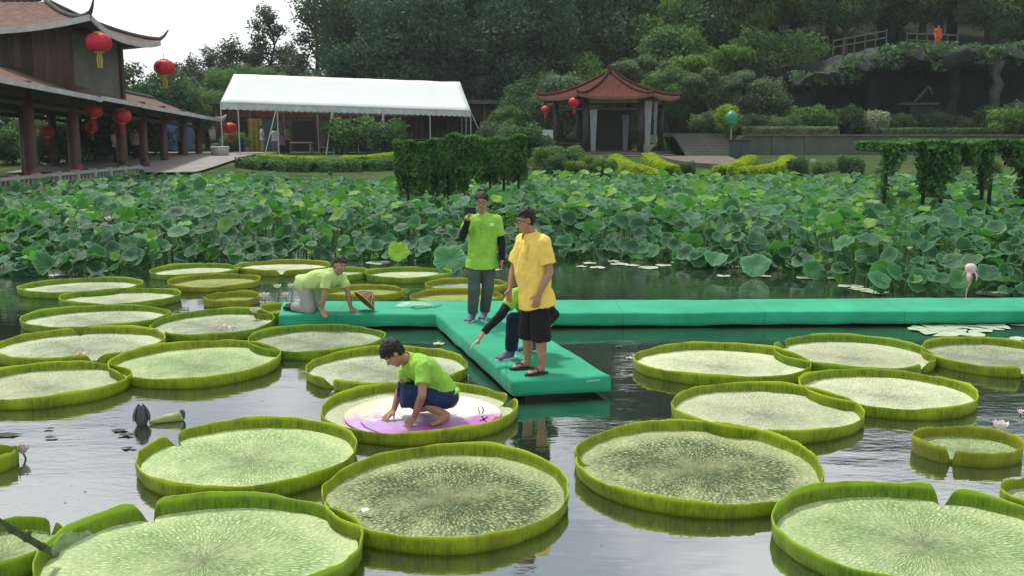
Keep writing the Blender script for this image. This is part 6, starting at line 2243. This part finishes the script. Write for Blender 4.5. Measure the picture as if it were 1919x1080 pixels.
# blue hoarding beyond the gallery
b = MB(); b.box((-20.1, 57.5, 2.9), (2.4, 0.15, 2.2)); 
tag(b.build("blue_board", simple("blue_board", (0.035, 0.10, 0.20), 0.6, 0.3, 1.5)), "dusky blue hoarding seen between the gallery's far columns", "board")
b = MB()
bc = PD(479, 262, 60)
b.grid(lambda u, v: bc + Vector(((u - .5) * 0.9, 0.10 * math.sin(u * 18), -1.3 + 2.6 * v)), 24, 6)
tag(b.build("yellow_curtain", simple("yellow_curtain", (0.26, 0.20, 0.05), 0.8, 0.35, 3), None, True), "dull yellow curtain hanging at the left part of the marquee", "curtain")
# potted plant by the paving
c = PD(413, 300, 50); z = ground_h(c.x, 50)
b = MB(); b.lathe((c.x, 50, z), [(0.30, 0), (0.42, 0.10), (0.48, 0.50), (0.44, 0.55), (0.36, 0.45)], 18)
tag(b.build("stone_tub", stone_m, None, True), "round pale stone tub at the end of the gallery", "planter")

# ------------------------------------------------------------------ the hexagonal pavilion
def pavilion():
    d = 55.0; cx = (1138 - 959.5) / FPX * d; z0 = ground_h(cx, d)
    root = empty("hexagonal_pavilion", (cx, d, z0), "open hexagonal pavilion with a brown tent shaped roof on dark columns", "pavilion")
    R = 2.95
    hexa = lambda r, a0=0.0: [(cx + r * math.cos(a0 + PI / 3 * k), d + r * math.sin(a0 + PI / 3 * k)) for k in range(6)]
    def ring_prism(r, za, zb, m, nm):
        pts = hexa(r)
        b = MB(); b.add([Vector((x, y, za)) for x, y in pts] + [Vector((x, y, zb)) for x, y in pts], [tuple(range(6))[::-1], tuple(range(6, 12))] + [(i, (i + 1) % 6, 6 + (i + 1) % 6, 6 + i) for i in range(6)])
        b.build(nm, m, root)
    ring_prism(4.3, z0 - 0.3, z0 + 0.02, stone_m, "step")
    ring_prism(3.8, z0 + 0.02, z0 + 0.18, stone_b, "floor")
    ze = 4.62
    cm = simple("pavilion_column", (0.035, 0.030, 0.026), 0.6, 0.3, 3)
    for (x, y) in hexa(R):
        b = MB(); b.tube([(x, y, z0 + 0.18), (x, y, ze - 0.1)], 0.17, 12); b.build("column", cm, root, True)
    hp = hexa(R)
    ym = simple("ochre_beam", (0.26, 0.18, 0.06), 0.7, 0.3, 3)
    rm = simple("red_beam", (0.22, 0.03, 0.03), 0.7, 0.3, 3)
    for i in range(6):
        a, c_ = hp[i], hp[(i + 1) % 6]
        b = MB(); b.bar((a[0], a[1], ze - 0.16), (c_[0], c_[1], ze - 0.16), 0.14, 0.22); b.build("beam", rm if i in (2, 3) else ym, root)
        b = MB(); b.bar((a[0], a[1], ze - 0.60), (c_[0], c_[1], ze - 0.60), 0.08, 0.12); b.build("beam", cm, root)
        if i not in (4,):
            b = MB(); b.bar((a[0], a[1], z0 + 0.62), (c_[0], c_[1], z0 + 0.62), 0.35, 0.07); b.build("bench", cm, root)
    curved_roof(hexa(3.95), hexa(0.12), ze, 6.08, 0.18, tile_b, root, p=1.6, rib=0.24, fascia=simple("eave_board", (0.17, 0.085, 0.06), 0.8, 0.25, 3), ridge=tile_b, wave=0.03)
    b = MB(); b.lathe((cx, d, 6.0), [(0.22, 0), (0.30, 0.10), (0.12, 0.22), (0.20, 0.34), (0.02, 0.55)], 12); b.build("finial", tile_b, root, True)
    # the back is closed with boards, pale drapes hang at the columns
    b = MB(); b.bar((hp[1][0], hp[1][1], 2.7), (hp[2][0], hp[2][1], 2.7), 0.06, 2.4); b.build("back_board", cm, root)
    drape = simple("pale_drape", (0.34, 0.36, 0.40), 0.8, 0.3, 5)
    for px, y0, y1, dd in ((1112, 205, 282, d - 2.6), (1172, 215, 284, d + 0.5), (1214, 190, 285, d - 2.6), (1228, 192, 270, d - 2.4)):
        c = PD(px, (y0 + y1) / 2, dd); H = (y1 - y0) / FPX * dd
        b = MB(); w = 0.40 if px != 1228 else 0.22
        b.grid(lambda u, v: c + Vector(((u - .5) * w * (0.6 + 0.4 * v), 0.05 * math.sin(u * 20), (v - .5) * H)), 16, 6)
        b.build("drape", drape, root, True)
pavilion()
lantern(1076, 191, 52.0, 0.62, "red lantern under the left front eave of the pavilion", red_m)
lantern(1022, 205, 54.0, 0.50, "red lantern at the leftmost roof corner of the pavilion", red_m)
# display board left of the pavilion
c = PD(1017, 258, 54); 
root = empty("display_board", (c.x, 54, ground_h(c.x, 54)), "white and blue display board standing left of the pavilion", "board")
b = MB(); b.box((c.x, 54, c.z - 0.05), (1.15, 0.05, 1.0)); b.build("panel", simple("board_white", (0.50, 0.53, 0.56), 0.6, 0.15, 5), root)
b = MB(); b.box((c.x + 0.18, 53.96, c.z - 0.15), (0.5, 0.03, 0.55)); b.build("blue_picture", simple("board_blue", (0.04, 0.07, 0.32), 0.6, 0.3, 5), root)
for s in (-1, 1):
    b = MB(); b.tube([(c.x + s * 0.5, 54, ground_h(c.x, 54)), (c.x + s * 0.5, 54, c.z)], 0.03, 6); b.build("leg", wood_m, root)

# ------------------------------------------------------------------ steps, low wall, terrace
def steps():
    dA, dB = 50.5, 56.0
    x0, x1 = (1272 - 960) / FPX * 53, (1372 - 960) / FPX * 53
    root = empty("garden_steps", ((x0 + x1) / 2, dA, 1.4), "broad grey stone steps climbing from the pond bank beside the pavilion", "steps")
    n_ = 9
    for i in range(n_):
        y = dA + (dB - dA) * i / n_; z = 1.42 + 1.25 * (i + 1) / n_
        b = MB(); b.box(((x0 + x1) / 2, y + 0.9, z - 0.35), (x1 - x0, 1.8, 0.70)); b.build("step", simple("step_stone", (0.12, 0.12, 0.105), 0.9, 0.3, 2.5, bump=0.4, bscale=18) if i == 0 else bpy.data.materials["step_stone"], root)
    b = MB(); b.box(((x0 + x1) / 2, 57.0, 2.62), (x1 - x0 + 0.7, 2.0, 0.22)); b.build("top_landing", stone_b, root)
steps()
b = MB()
cxs = (1315 - 960) / FPX * 47
V = [Vector((cxs, 49.6, 1.58))]
for k in range(25):
    a = PI + PI * k / 24
    V.append(Vector((cxs + 1.75 * math.cos(a), 49.6 + 5.8 * math.sin(a), 1.58 + 0.22 * math.sin(a))))
V2 = [v - Vector((0, 0, 0.5)) for v in V]
b.add(V + V2, [(0, k, k + 1) for k in range(1, 25)] + [(k, 26 + k, 27 + k, k + 1) for k in range(1, 25)])
tag(b.build("round_landing", simple("landing_stone", (0.13, 0.10, 0.088), 0.9, 0.3, 2.5)), "rounded brown landing at the foot of the garden steps", "landing")
b = MB()
wp = [(1388, 53.6), (1440, 53.2), (1500, 53.0), (1560, 53.0), (1640, 53.0), (1760, 52.8), (2050, 52.6)]
wroot = empty("retaining_wall", (18, 53, 1.5), "low grey rendered wall holding up the lawn on the right", "wall")
wm = simple("grey_render", (0.085, 0.105, 0.082), 0.9, 0.3, 1.2, bump=0.4, bscale=8)
for (a, c_) in zip(wp[:-1], wp[1:]):
    xa, xc = (a[0] - 959.5) / FPX * a[1], (c_[0] - 959.5) / FPX * c_[1]
    b = MB(); b.bar((xa, a[1], 1.95), (xc - 0.004, c_[1], 1.95), 0.35, 1.25); b.build("wall_section", wm, wroot)
    b = MB(); b.bar((xa, a[1] - 0.02, 2.62), (xc - 0.004, c_[1] - 0.02, 2.62), 0.50, 0.10); b.build("coping", stone_b, wroot)
# cabinet, green lamp, clipped ball tree
c = PD(1385, 282, 49.5); z = ground_h(c.x, 49.5)
root = empty("dark_cabinet", (c.x, 49.5, z), "dark blue green metal cabinet with an overhanging lid right of the steps", "cabinet")
cabm = simple("cabinet_paint", (0.035, 0.060, 0.065), 0.5, 0.3, 3)
b = MB(); b.box((c.x, 49.5, z + 0.42), (0.95, 0.6, 0.84)); b.build("body", cabm, root)
b = MB(); b.box((c.x, 49.5, z + 0.88), (1.08, 0.72, 0.08)); b.build("lid", wood_m, root)
for s in (-1, 1):
    b = MB(); b.box((c.x + s * 0.235, 49.18, z + 0.42), (0.44, 0.03, 0.72)); b.build("door", cabm, root)
c = PD(1371, 222, 52.5); z = ground_h(c.x, 52.5)
root = empty("garden_lamp", (c.x, 52.5, z), "green lamp with a flared shade on a thin pole above the dark cabinet", "lamp")
gm = simple("green_enamel", (0.02, 0.24, 0.14), 0.4, 0.3, 5)
b = MB(); b.tube([(c.x, 52.5, z), (c.x, 52.5, c.z + 0.2)], 0.035, 8); b.build("pole", stone_m, root)
b = MB(); b.lathe((c.x, 52.5, c.z - 0.3), [(0.42, 0), (0.28, 0.12), (0.40, 0.25), (0.30, 0.55), (0.05, 0.75)], 16); b.build("lamp_shade", gm, root, True)
tree('y1', 1362, 54.5, 1.15, "clipped yellow green ball shaped tree beside the green lamp", None, name="topiary_tree", cat="tree", z=2.6)
b = MB(); b.box((P(1485, 302, 1.35).x, 44.5, 1.50), (0.25, 0.05, 0.14))
tag(b.build("plant_label", wht), "small blank white plant marker on the lawn right of the yellow green hedges", "marker")

# ------------------------------------------------------------------ the rock grotto
def rocky(b, amp, sc):
    b.v = [tuple(Vector(v) + Vector((noise.noise(Vector(v) * sc), noise.noise(Vector(v) * sc + Vector((9, 3, 1))), noise.noise(Vector(v) * sc + Vector((3, 7, 5))))) * amp
           + Vector((noise.noise(Vector(v) * sc * 3.1), 0, noise.noise(Vector(v) * sc * 3.1 + Vector((5, 5, 5))))) * amp * 0.35) for v in b.v]
def grotto():
    root = empty("rock_grotto", (24, 64, 2.6), "dark artificial rock grotto with an overhanging roof and cave mouths", "grotto")
    k = 62 / FPX
    X = lambda px: (px - 960) * k
    # roof slab, its lower lip arched
    def roof(u, v):
        px = 1478 + 640 * u
        zl = 5.6 + 1.5 * sstep(1478, 1720, px) - 0.3 * sstep(1850, 1960, px)
        zh = 6.2 + 1.8 * sstep(1478, 1690, px)
        # v runs round the slab: bottom back -> bottom front -> top front -> top back
        if v < 0.35: s = v / 0.35; y, z = 71.5 - 8.5 * s, zl + 0.2 * (1 - s)
        elif v < 0.6: s = (v - 0.35) / 0.25; y, z = 63 - 0.9 * math.sin(PI * s), zl + (zh - zl) * s
        else: s = (v - 0.6) / 0.4; y, z = 63 + 8.5 * s, zh + 0.3 * s
        return Vector((X(px), y, z))
    b = MB(); b.grid(roof, 200, 70); rocky(b, 0.55, 0.7); rocky(b, 0.16, 2.6); b.build("rock_roof", rock_t, root, True)
    b = MB(); b.grid(lambda u, v: Vector((X(1440) + 26 * u, 69.6, 1.5 + 6.5 * v)), 60, 16); rocky(b, 0.7, 0.6); b.build("back_rock", rock_m, root, True)
    for px, w, m, d in ((1490, 2.2, rock_m, 65), (1848, 0.65, rock_l, 62.4), (1770, 0.9, rock_m, 65.5), (1620, 1.0, rock_m, 67), (1960, 1.6, rock_m, 63)):
        b = MB()
        b.tube([(X(px) * d / 62, d, 2.0 + 5.2 * i / 14) for i in range(15)], [w * (0.62 - 0.2 * math.sin(PI * i / 14)) for i in range(15)], 18)
        rocky(b, 0.28, 1.3); b.build("rock_pillar", m, root, True)
    for px, py, r in ((1505, 228, 1.3), (1580, 232, 0.9), (1720, 222, 1.1), (1765, 228, 0.8), (1830, 232, 0.9), (1905, 225, 1.4)):
        c = PD(px, py, 63.3)
        b = MB(); ellipsoid(b, c, (Vector((r, 0, 0)), Vector((0, r * 0.8, 0)), Vector((0, 0, r * 0.7))), 18, 12); rocky(b, 0.35, 1.2); b.build("boulder", rock_m, root, True)
    # stone table
    c = PD(1718, 194, 62.6)
    root2 = empty("stone_table", (c.x, 62.6, 3.3), "pale stone slab on a block in front of the cave mouth", "table")
    b = MB(); b.box((c.x, 62.6, c.z), (2.5, 0.8, 0.13)); b.build("slab", rock_l, root2)
    b = MB(); b.box((c.x + 0.3, 62.7, c.z - 0.85), (1.5, 0.6, 1.55)); b.build("block", rock_m, root2)
    b = MB(); b.bar((c.x - 0.2, 62.5, c.z + 0.1), (c.x + 0.75, 62.8, c.z + 1.1), 0.14, 0.12); b.bar((c.x + 0.75, 62.8, c.z + 1.1), (c.x + 1.1, 62.9, c.z + 0.6), 0.14, 0.12)
    tag(b.build("fallen_branch", rock_l), "pale crooked branch leaning over the stone slab", "branch")
grotto()
def rail(pts, label, posts):
    a, c_ = PD(*pts[0]), PD(*pts[1])
    root = empty("bamboo_rail", ((a.x + c_.x) / 2, (a.y + c_.y) / 2, a.z - 0.6), label, "railing", "rails on top of the grotto")
    m = bpy.data.materials.get("bamboo") or simple("bamboo", (0.07, 0.085, 0.06), 0.7, 0.3, 5)
    for dz in (0, -0.42):
        b = MB(); b.tube([a + Vector((0, 0, dz)), c_ + Vector((0, 0, dz))], 0.04, 6); b.build("rail", m, root)
    for i in range(posts):
        p = a + (c_ - a) * (i / (posts - 1))
        b = MB(); b.tube([p + Vector((0, 0, 0.12)), p - Vector((0, 0, 1.3))], 0.045, 6); b.build("post", m, root)
rail(((1562, 76, 64.0), (1662, 57, 64.5)), "slanting bamboo rail on top of the grotto, left of the person in orange", 6)
rail(((1700, 62, 64.5), (1795, 66, 64.5)), "level bamboo rail on top of the grotto beside the person in orange", 6)
# small shelter high in the wood
c = PD(792, 92, 72)
root = empty("forest_shelter", (c.x, 72, c.z - 2.6), "small shelter with a dark flat roof high in the shaded wood above the tent", "shelter")
b = MB(); b.add([c + Vector((x, y, z)) for x, y, z in ((-1.1, -1, -.12), (1.1, -1, .10), (1.1, 1, .10), (-1.1, 1, -.12), (-.3, 0, .30), (.3, 0, .32))], [(0, 1, 5, 4), (1, 2, 5), (2, 3, 4, 5), (3, 0, 4), (3, 2, 1, 0)]); b.build("roof", stone_b, root)
for s, t in ((-.8, -.8), (.8, -.8), (.8, .8), (-.8, .8)):
    b = MB(); b.tube([(c.x + s, 72 + t, c.z - 0.05), (c.x + s, 72 + t, c.z - 2.8)], 0.06, 6); b.build("post", stone_b, root)
# creepers and bushes that soften the grotto
def creeper():
    rng = np.random.default_rng(9)
    root = empty("creeper", (24, 62.5, 6.5), "green creeper hanging over the brow of the rock grotto", "creeper")
    k = 62 / FPX
    Cs = []
    for _ in range(150):
        px = rng.uniform(1480, 2080)
        x = (px - 960) * k
        zt = 6.2 + 1.8 * sstep(1478, 1690, px) + rng.uniform(-.2, .5)
        L = rng.uniform(0.2, 1.0) * (1.5 if rng.random() < 0.25 else 0.8)
        n_ = int(50 * L) + 20
        w = rng.uniform(0.15, 0.7)
        t = rng.random(n_)
        Cs.append(np.stack([x + rng.normal(0, w * 0.5, n_), 62.3 + 0.5 * (1 - t) + rng.normal(0, .2, n_), zt - t * L], 1))
    C = np.concatenate(Cs)
    leafy("foliage", C, np.tile([0.0, -0.8, 0.5], (len(C), 1)), 0.15, 'deep', root, 0.5, 0.4, 1.5, 4)
creeper()
for k, px, d, s, lab in [
 ('s2', 1515, 60.5, 1.0, "bushy shrub at the left foot of the grotto"), ('s1', 1600, 62, 0.9, "dark shrub inside the left cave mouth"),
 ('s1', 1500, 39.2, 0.40, "low dark plant on the bank right of the yellow green hedges"), ('s2', 1545, 39.5, 0.36, "low green plant on the bank left of the trellis"),
 ('s1', 1600, 39.3, 0.42, "low dark plant on the bank just left of the trellis"), ('s4', 1670, 39.6, 0.40, "low grey plant on the bank behind the trellis"),
 ('s1', 1780, 39.5, 0.42, "low dark plant on the bank behind the trellis middle"), ('s2', 1860, 39.6, 0.42, "low green plant on the bank behind the trellis end"),
 ('s2', 1130, 40, 0.40, "small green plant left of the curved hedge bands"), ('s1', 1290, 40.0, 0.30, "small dark plant at the foot of the round landing"),
 ('s1', 1040, 40, 0.42, "small dark plant on the bank near the hanging hedge"), ('s3', 1075, 39.5, 0.42, "small bright plant on the bank near the hanging hedge")]:
    tree(k, px, d, s, lab, "shrubs of the park")
# ================================================================== visitors far away
def stander(px, d, h, face, shirt, pants, label, group=None, z=None, hold=0, x=None, hair=1.0, sit=False):
    x = (px - 959.5) / FPX * d if x is None else x
    z = ground_h(x, d) + 0.02 if z is None else z
    k = h / 1.70
    fa = math.radians(face)                       # 0 = towards the camera, 90 = towards the right
    f = Vector((math.sin(fa), -math.cos(fa), 0)); r = Vector((-f.y, f.x, 0)) * -1
    lft = Vector((0, 0, 1)).cross(f)
    o = Vector((x, d, z))
    A = lambda fw, lf, up: o + (f * fw + lft * lf + Vector((0, 0, up))) * k
    J = dict(head=A(.02, 0, 1.57), f=f + Vector((0, 0, -0.1)), u=(0, 0, 1), nk=A(0, 0, 1.42), shL=A(0, .17, 1.38), shR=A(0, -.17, 1.38),
      elL=A(.0, .24, 1.10), wrL=A(.10, .24, .86), hdL=A(.13, .24, .78), elR=A(.0, -.24, 1.10), wrR=A(.16, -.20, .90) if not hold else A(.25, -.10, 1.15),
      hdR=A(.20, -.20, .83) if not hold else A(.30, -.04, 1.2), hpL=A(0, .09, .90), hpR=A(0, -.09, .90), knL=A(.03, .10, .48), knR=A(.01, -.10, .48),
      anL=A(-.02, .11, .085), anR=A(-.02, -.11, .085), toL=A(.12, .13, .035), toR=A(.12, -.13, .035))
    return person(label, J, dict(at=o, shirt=shirt, pants=pants, shoe=shoe_d, voxel=0.016, loose=0.02, hem=0.08, hair=hair, group=group, folds=0.004))
white_c = cloth("white_cloth", (0.60, 0.60, 0.60)); pink_c = cloth("pink_cloth", (0.45, 0.26, 0.27)); purple_c = cloth("purple_cloth", (0.20, 0.15, 0.28)); orange_c = cloth("orange_cloth", (0.55, 0.09, 0.03)); tan_c = cloth("tan_cloth", (0.30, 0.24, 0.17)); maroon_c = cloth("maroon_cloth", (0.09, 0.02, 0.03))
bp = stander(346, 50.5, 1.66, 170, white_c, maroon_c, "visitor seen from behind with a pale backpack, between the gallery's far columns")
c = Vector((bp.location.x, 50.5 - 0.24, ground_h(bp.location.x, 50.5) + 1.15))
b = MB(); ellipsoid(b, c, (Vector((0.19, 0, 0)), Vector((0, 0.13, 0)), Vector((0, 0, 0.26))), 16, 10)
pk = b.build("backpack", simple("pale_backpack", (0.42, 0.45, 0.52), 0.7, 0.2, 8), None, True); tag(pk, "pale rounded backpack on the visitor between the far columns", "backpack")
b = MB(); ellipsoid(b, c + Vector((0, -0.11, -0.08)), (Vector((0.13, 0, 0)), Vector((0, 0.05, 0)), Vector((0, 0, 0.11))), 12, 8); b.build("pocket", pk.data.materials[0], pk, True)
for i_, (px_, d_, c1_, c2_) in enumerate([(262, 47.5, tan_c, darkj), (378, 53, maroon_c, tan_c)]):
    stander(px_, d_, 1.6, 40 + 90 * i_, c1_, c2_, ["visitor in tan standing among the gallery columns right of the low lanterns", "visitor in maroon near the far end of the gallery"][i_])
stander(314, 49.0, 1.25, 120, pink_c, tan_c, "small child in pink beside the far gallery columns")
stander(226, 46.0, 1.6, 60, white_c, darkj, "visitor in white among the bushes behind the gallery")
stander(497, 56.5, 1.62, 100, white_c, tan_c, "visitor in white at the left of the group under the marquee")
stander(521, 57.0, 1.5, 200, white_c, purple_c, "visitor in white and purple in the middle of the group under the marquee")
stander(543, 57.5, 1.6, 250, tan_c, maroon_c, "visitor in tan at the right of the group under the marquee")
stander(533, 56.0, 1.1, 20, purple_c, darkj, "child in purple before the group under the marquee")
oz = PD(1735, 90, 63.2).z
stander(1735, 63.2, 1.45, -10, orange_c, orange_c, "person dressed in orange standing at the rail on top of the grotto", z=oz)

# ================================================================== small things on the water
bud_m = simple("dark_bud", (0.045, 0.060, 0.055), 0.5, 0.4, 10, 0.5, 0.4, 30)
c = P(266, 797, 0.0)
root = empty("lily_bud", c, "dark pointed water lily bud standing out of the bright water at the left", "bud")
b = MB()
b.lathe(c, [(0.03, -0.15), (0.045, 0.0), (0.065, 0.05), (0.068, 0.10), (0.045, 0.15), (0.004, 0.185)], 14); b.build("sepals", bud_m, root, True)
for k in range(5):
    a = k * 1.257
    o_ = Vector((math.cos(a), math.sin(a), 0)); s_ = Vector((-o_.y, o_.x, 0))
    b = MB(); V = []
    for j in range(5):
        t = j / 4; w = 0.035 * math.sin(PI * (0.2 + 0.8 * t)) + 0.001
        p = c + o_ * (0.066 - 0.05 * t ** 2 + 0.01) + Vector((0, 0, 0.04 + 0.16 * t))
        V += [p - s_ * w, p + s_ * w]
    b.add(V, [(2 * j, 2 * j + 1, 2 * j + 3, 2 * j + 2) for j in range(4)]); b.build("sepal", bud_m, root, True)
c1 = P(280, 797, 0.0); c2 = P(340, 789, 0.0)
b = MB()
b.tube([c1 + Vector((0, 0, .015)), c1 * 0.5 + c2 * 0.5 + Vector((0, 0.01, 0.035)), c2 + Vector((0, 0, 0.04)), c2 + Vector((0.02, 0, 0.045))], [0.012, 0.040, 0.048, 0.03], 10)
o = b.build("rolled_leaf", simple("young_leaf", (0.28, 0.32, 0.10), 0.5, 0.3, 12, bump=0.3), None, True)
tag(o, "young rolled up lily leaf with a dark tip floating beside the dark bud", "lily leaf")
b = MB(); ellipsoid(b, c2 + Vector((0.01, 0, 0.055)), (Vector((0.03, 0, 0)), Vector((0, 0.03, 0)), Vector((0, 0, 0.055))), 12, 8); b.build("dark_tip", bud_m, o, True)
deb = simple("water_debris", (0.025, 0.035, 0.02), 0.7, 0.4, 10)
for i, (x, y, w) in enumerate([(224, 809, 0.10), (238, 818, 0.09), (14, 818, 0.14), (92, 806, 0.06), (95, 823, 0.07), (242, 842, 0.07), (1135, 860, 0.05), (470, 700, 0.05), (1160, 652, 0.06)]):
    c = P(x, y, 0.0)
    b = MB()
    V = [c + Vector((w * (0.6 + 0.5 * rl.random()) * math.cos(a), 0.5 * w * (0.6 + 0.5 * rl.random()) * math.sin(a), 0.006 + 0.012 * rl.random())) for a in np.linspace(0, 2 * PI, 11)[:-1]]
    b.add([c + Vector((0, 0, 0.016))] + V, [(0, 1 + k, 1 + (k + 1) % 10) for k in range(10)])
    tag(b.build("dead_leaf", deb), "scrap of dark rotting leaf afloat on the pond", "dead leaf", "dark leaf scraps on the water")
# white bloom beside the small frilled pad, pinkish bud at the left edge, blossom heap by the walkway
flower("water_lily", P(1878, 832, 0.0) + Vector((0, 0.05, 0.10)), 0.105, petal_w, "white water lily bloom rising beside the small frilled pad", 0.35, 18, "flower")
flower("water_lily", P(1912, 780, 0.0) + Vector((0, 0, 0.02)), 0.05, petal_w, "small white bud at the right edge behind the frilled pad", 0.2, 10, "flower")
flower("water_lily", P(44, 862, 0.0) + Vector((0, 0, 0.05)), 0.085, simple("faded_petals", (0.50, 0.42, 0.36), 0.6, 0.3, 12), "faded pinkish bloom tipped on the water beside the pad at the left edge", 0.25, 14, "flower")
cream = simple("cream_petal", (0.62, 0.64, 0.48), 0.6, 0.15, 10)
for i, (x, y, r, lab) in enumerate([(520, 540, 0.10, "cream blossom heap left of the kneeling man, the one farthest back"), (545, 538, 0.09, "cream blossom tucked behind the kneeling man's hip"), (495, 560, 0.12, "cream blossom between the golden pads and the walkway end"), (478, 588, 0.11, "cream blossom hanging over the far rim of the pink smudged pad"), (535, 556, 0.08, "cream blossom at the corner of the walkway by the kneeling man"), (352, 580, 0.05, "single cream bloom between two pads left of the walkway")]):
    flower("lily_blossom", P(x, y, 0.12), r, cream, lab, 0.75, 14, "flower", "cream blossoms by the walkway end", stalk=True)
petp = simple("fallen_petal", (0.55, 0.34, 0.33), 0.6, 0.2, 10)
def scatter(key, label, spots, r=0.03):
    for i, (x, y) in enumerate(spots):
        c = P(x, y, 0.055)
        b = MB()
        a = rl.uniform(0, 6)
        V = [c + Vector((r * math.cos(a + t) * (1.6 if k % 2 else 1), r * math.sin(a + t), 0.004 + 0.012 * (k % 3))) for k, t in enumerate(np.linspace(0, 2 * PI, 7)[:-1])]
        b.add(V, [tuple(range(6))])
        tag(b.build("petal", petp), label, "petal", "fallen petals on the pads")
b = MB()
for _ in range(700):
    x, y = rl.uniform(-7, 9), rl.uniform(5.5, 19)
    if abs(noise.noise(Vector((x * 0.5, y * 0.5, 2)))) < 0.12: continue
    w = rl.uniform(0.004, 0.014)
    if any(((x - q[0].x) / q[1]) ** 2 + ((y - q[0].y) / q[2]) ** 2 < 1.1 for q in PADS.values()): continue
    a = rl.uniform(0, 3)
    b.add([(x + w * math.cos(a + t), y + w * math.sin(a + t) * 0.8, 0.004) for t in (0, 1.3, 2.5, 3.8, 5.0)], [(0, 1, 2, 3, 4)])
tag(b.build("floating_specks", simple("pond_scum", (0.10, 0.12, 0.06), 0.7, 0.5, 3)), "tiny scraps of scum and pollen drifting on the water", "scum", kind='stuff')
scatter('Q', "pinkish fallen petal on the pale pad left of the walkway end", [(420, 612), (428, 616), (436, 610), (425, 620), (412, 616), (432, 622)])
scatter('R', "pinkish fallen petal in the middle of the grey green pad at the left", [(150, 660), (158, 664), (145, 666), (153, 670)])
petp = petal_w
scatter('A', "pale fallen petal on the coarse dark pad at the front", [(682, 960), (690, 961)], 0.022)
b = MB(); pA = P(1446, 828, 0.09)
b.add([pA + Vector((0.07 * math.cos(t) * (1 + 0.3 * math.sin(3 * t)), 0.012, 0.05 * math.sin(t))) for t in np.linspace(0, 2 * PI, 15)[:-1]], [tuple(range(14))])
# bamboo pole, and the clear bag at the bottom left
bam = simple("dark_bamboo", (0.035, 0.050, 0.018), 0.45, 0.4, 8, 0.4, 0.3, 20)
pa = PD(-40, 958, 5.0); pb = P(104, 1040, 0.10)
pole = empty("bamboo_pole", pb, "dark jointed bamboo pole reaching in from the left edge over a pad", "pole")
n_ = 5
for i in range(n_):
    a = pa + (pb - pa) * (i / n_); c = pa + (pb - pa) * ((i + 1) / n_)
    b = MB(); b.tube([a, a + (c - a) * 0.03, a * 0.5 + c * 0.5, c - (c - a) * 0.03, c], [0.027, 0.022, 0.0205, 0.022, 0.027], 12); b.build("bamboo_joint", bam, pole, True)
b = MB(); ellipsoid(b, pa + (pb - pa) * 0.60 + Vector((0, 0, 0.03)), (Vector((0.028, 0, 0)), Vector((0, 0.028, 0)), Vector((0, 0, 0.022))), 10, 8); b.build("knot", bam, pole, True)
c = P(150, 1052, 0.10)
b = MB()
def bag2(u, v):
    a = (u - .5) * 2.2; t = v
    r = 0.17 * math.sin(PI * (0.12 + 0.80 * t)) ** 0.6
    p = Vector((math.sin(a) * r, -math.cos(a) * r * 0.5, 0.20 * t))
    q = 0.03 * noise.noise(Vector((a * 3, t * 6, 0)))
    return c + p + Vector((q, q, q * 0.4))
b.grid(bag2, 24, 16)
plas2 = plastic.copy()
for nd in plas2.node_tree.nodes:
    if nd.type == 'MIX_SHADER': nd.inputs[0].default_value = 0.12
tag(b.build("plastic_bag", plas2, None, True), "thin clear plastic bag draped over the rim of the biggest pad at the lower left", "bag")
# ------------------------------------------------------------------ faint summer air
def haze():
    n = NT("haze_air")
    v = n.n("ShaderNodeVolumePrincipled")
    v.inputs['Color'].default_value = (0.80, 0.93, 0.92, 1)
    v.inputs['Density'].default_value = 0.00042
    v.inputs['Anisotropy'].default_value = 0.2
    n.l(v.outputs[0], n.out.inputs['Volume'])
    b = MB(); b.box((0, 200, 30), (1500, 1060, 70))
    o = b.build("haze", n.m)
    tag(o, "faint pale haze over the pond and the wooded slope", "haze", kind='stuff')
    bpy.context.scene.cycles.volume_bounces = 0
haze()
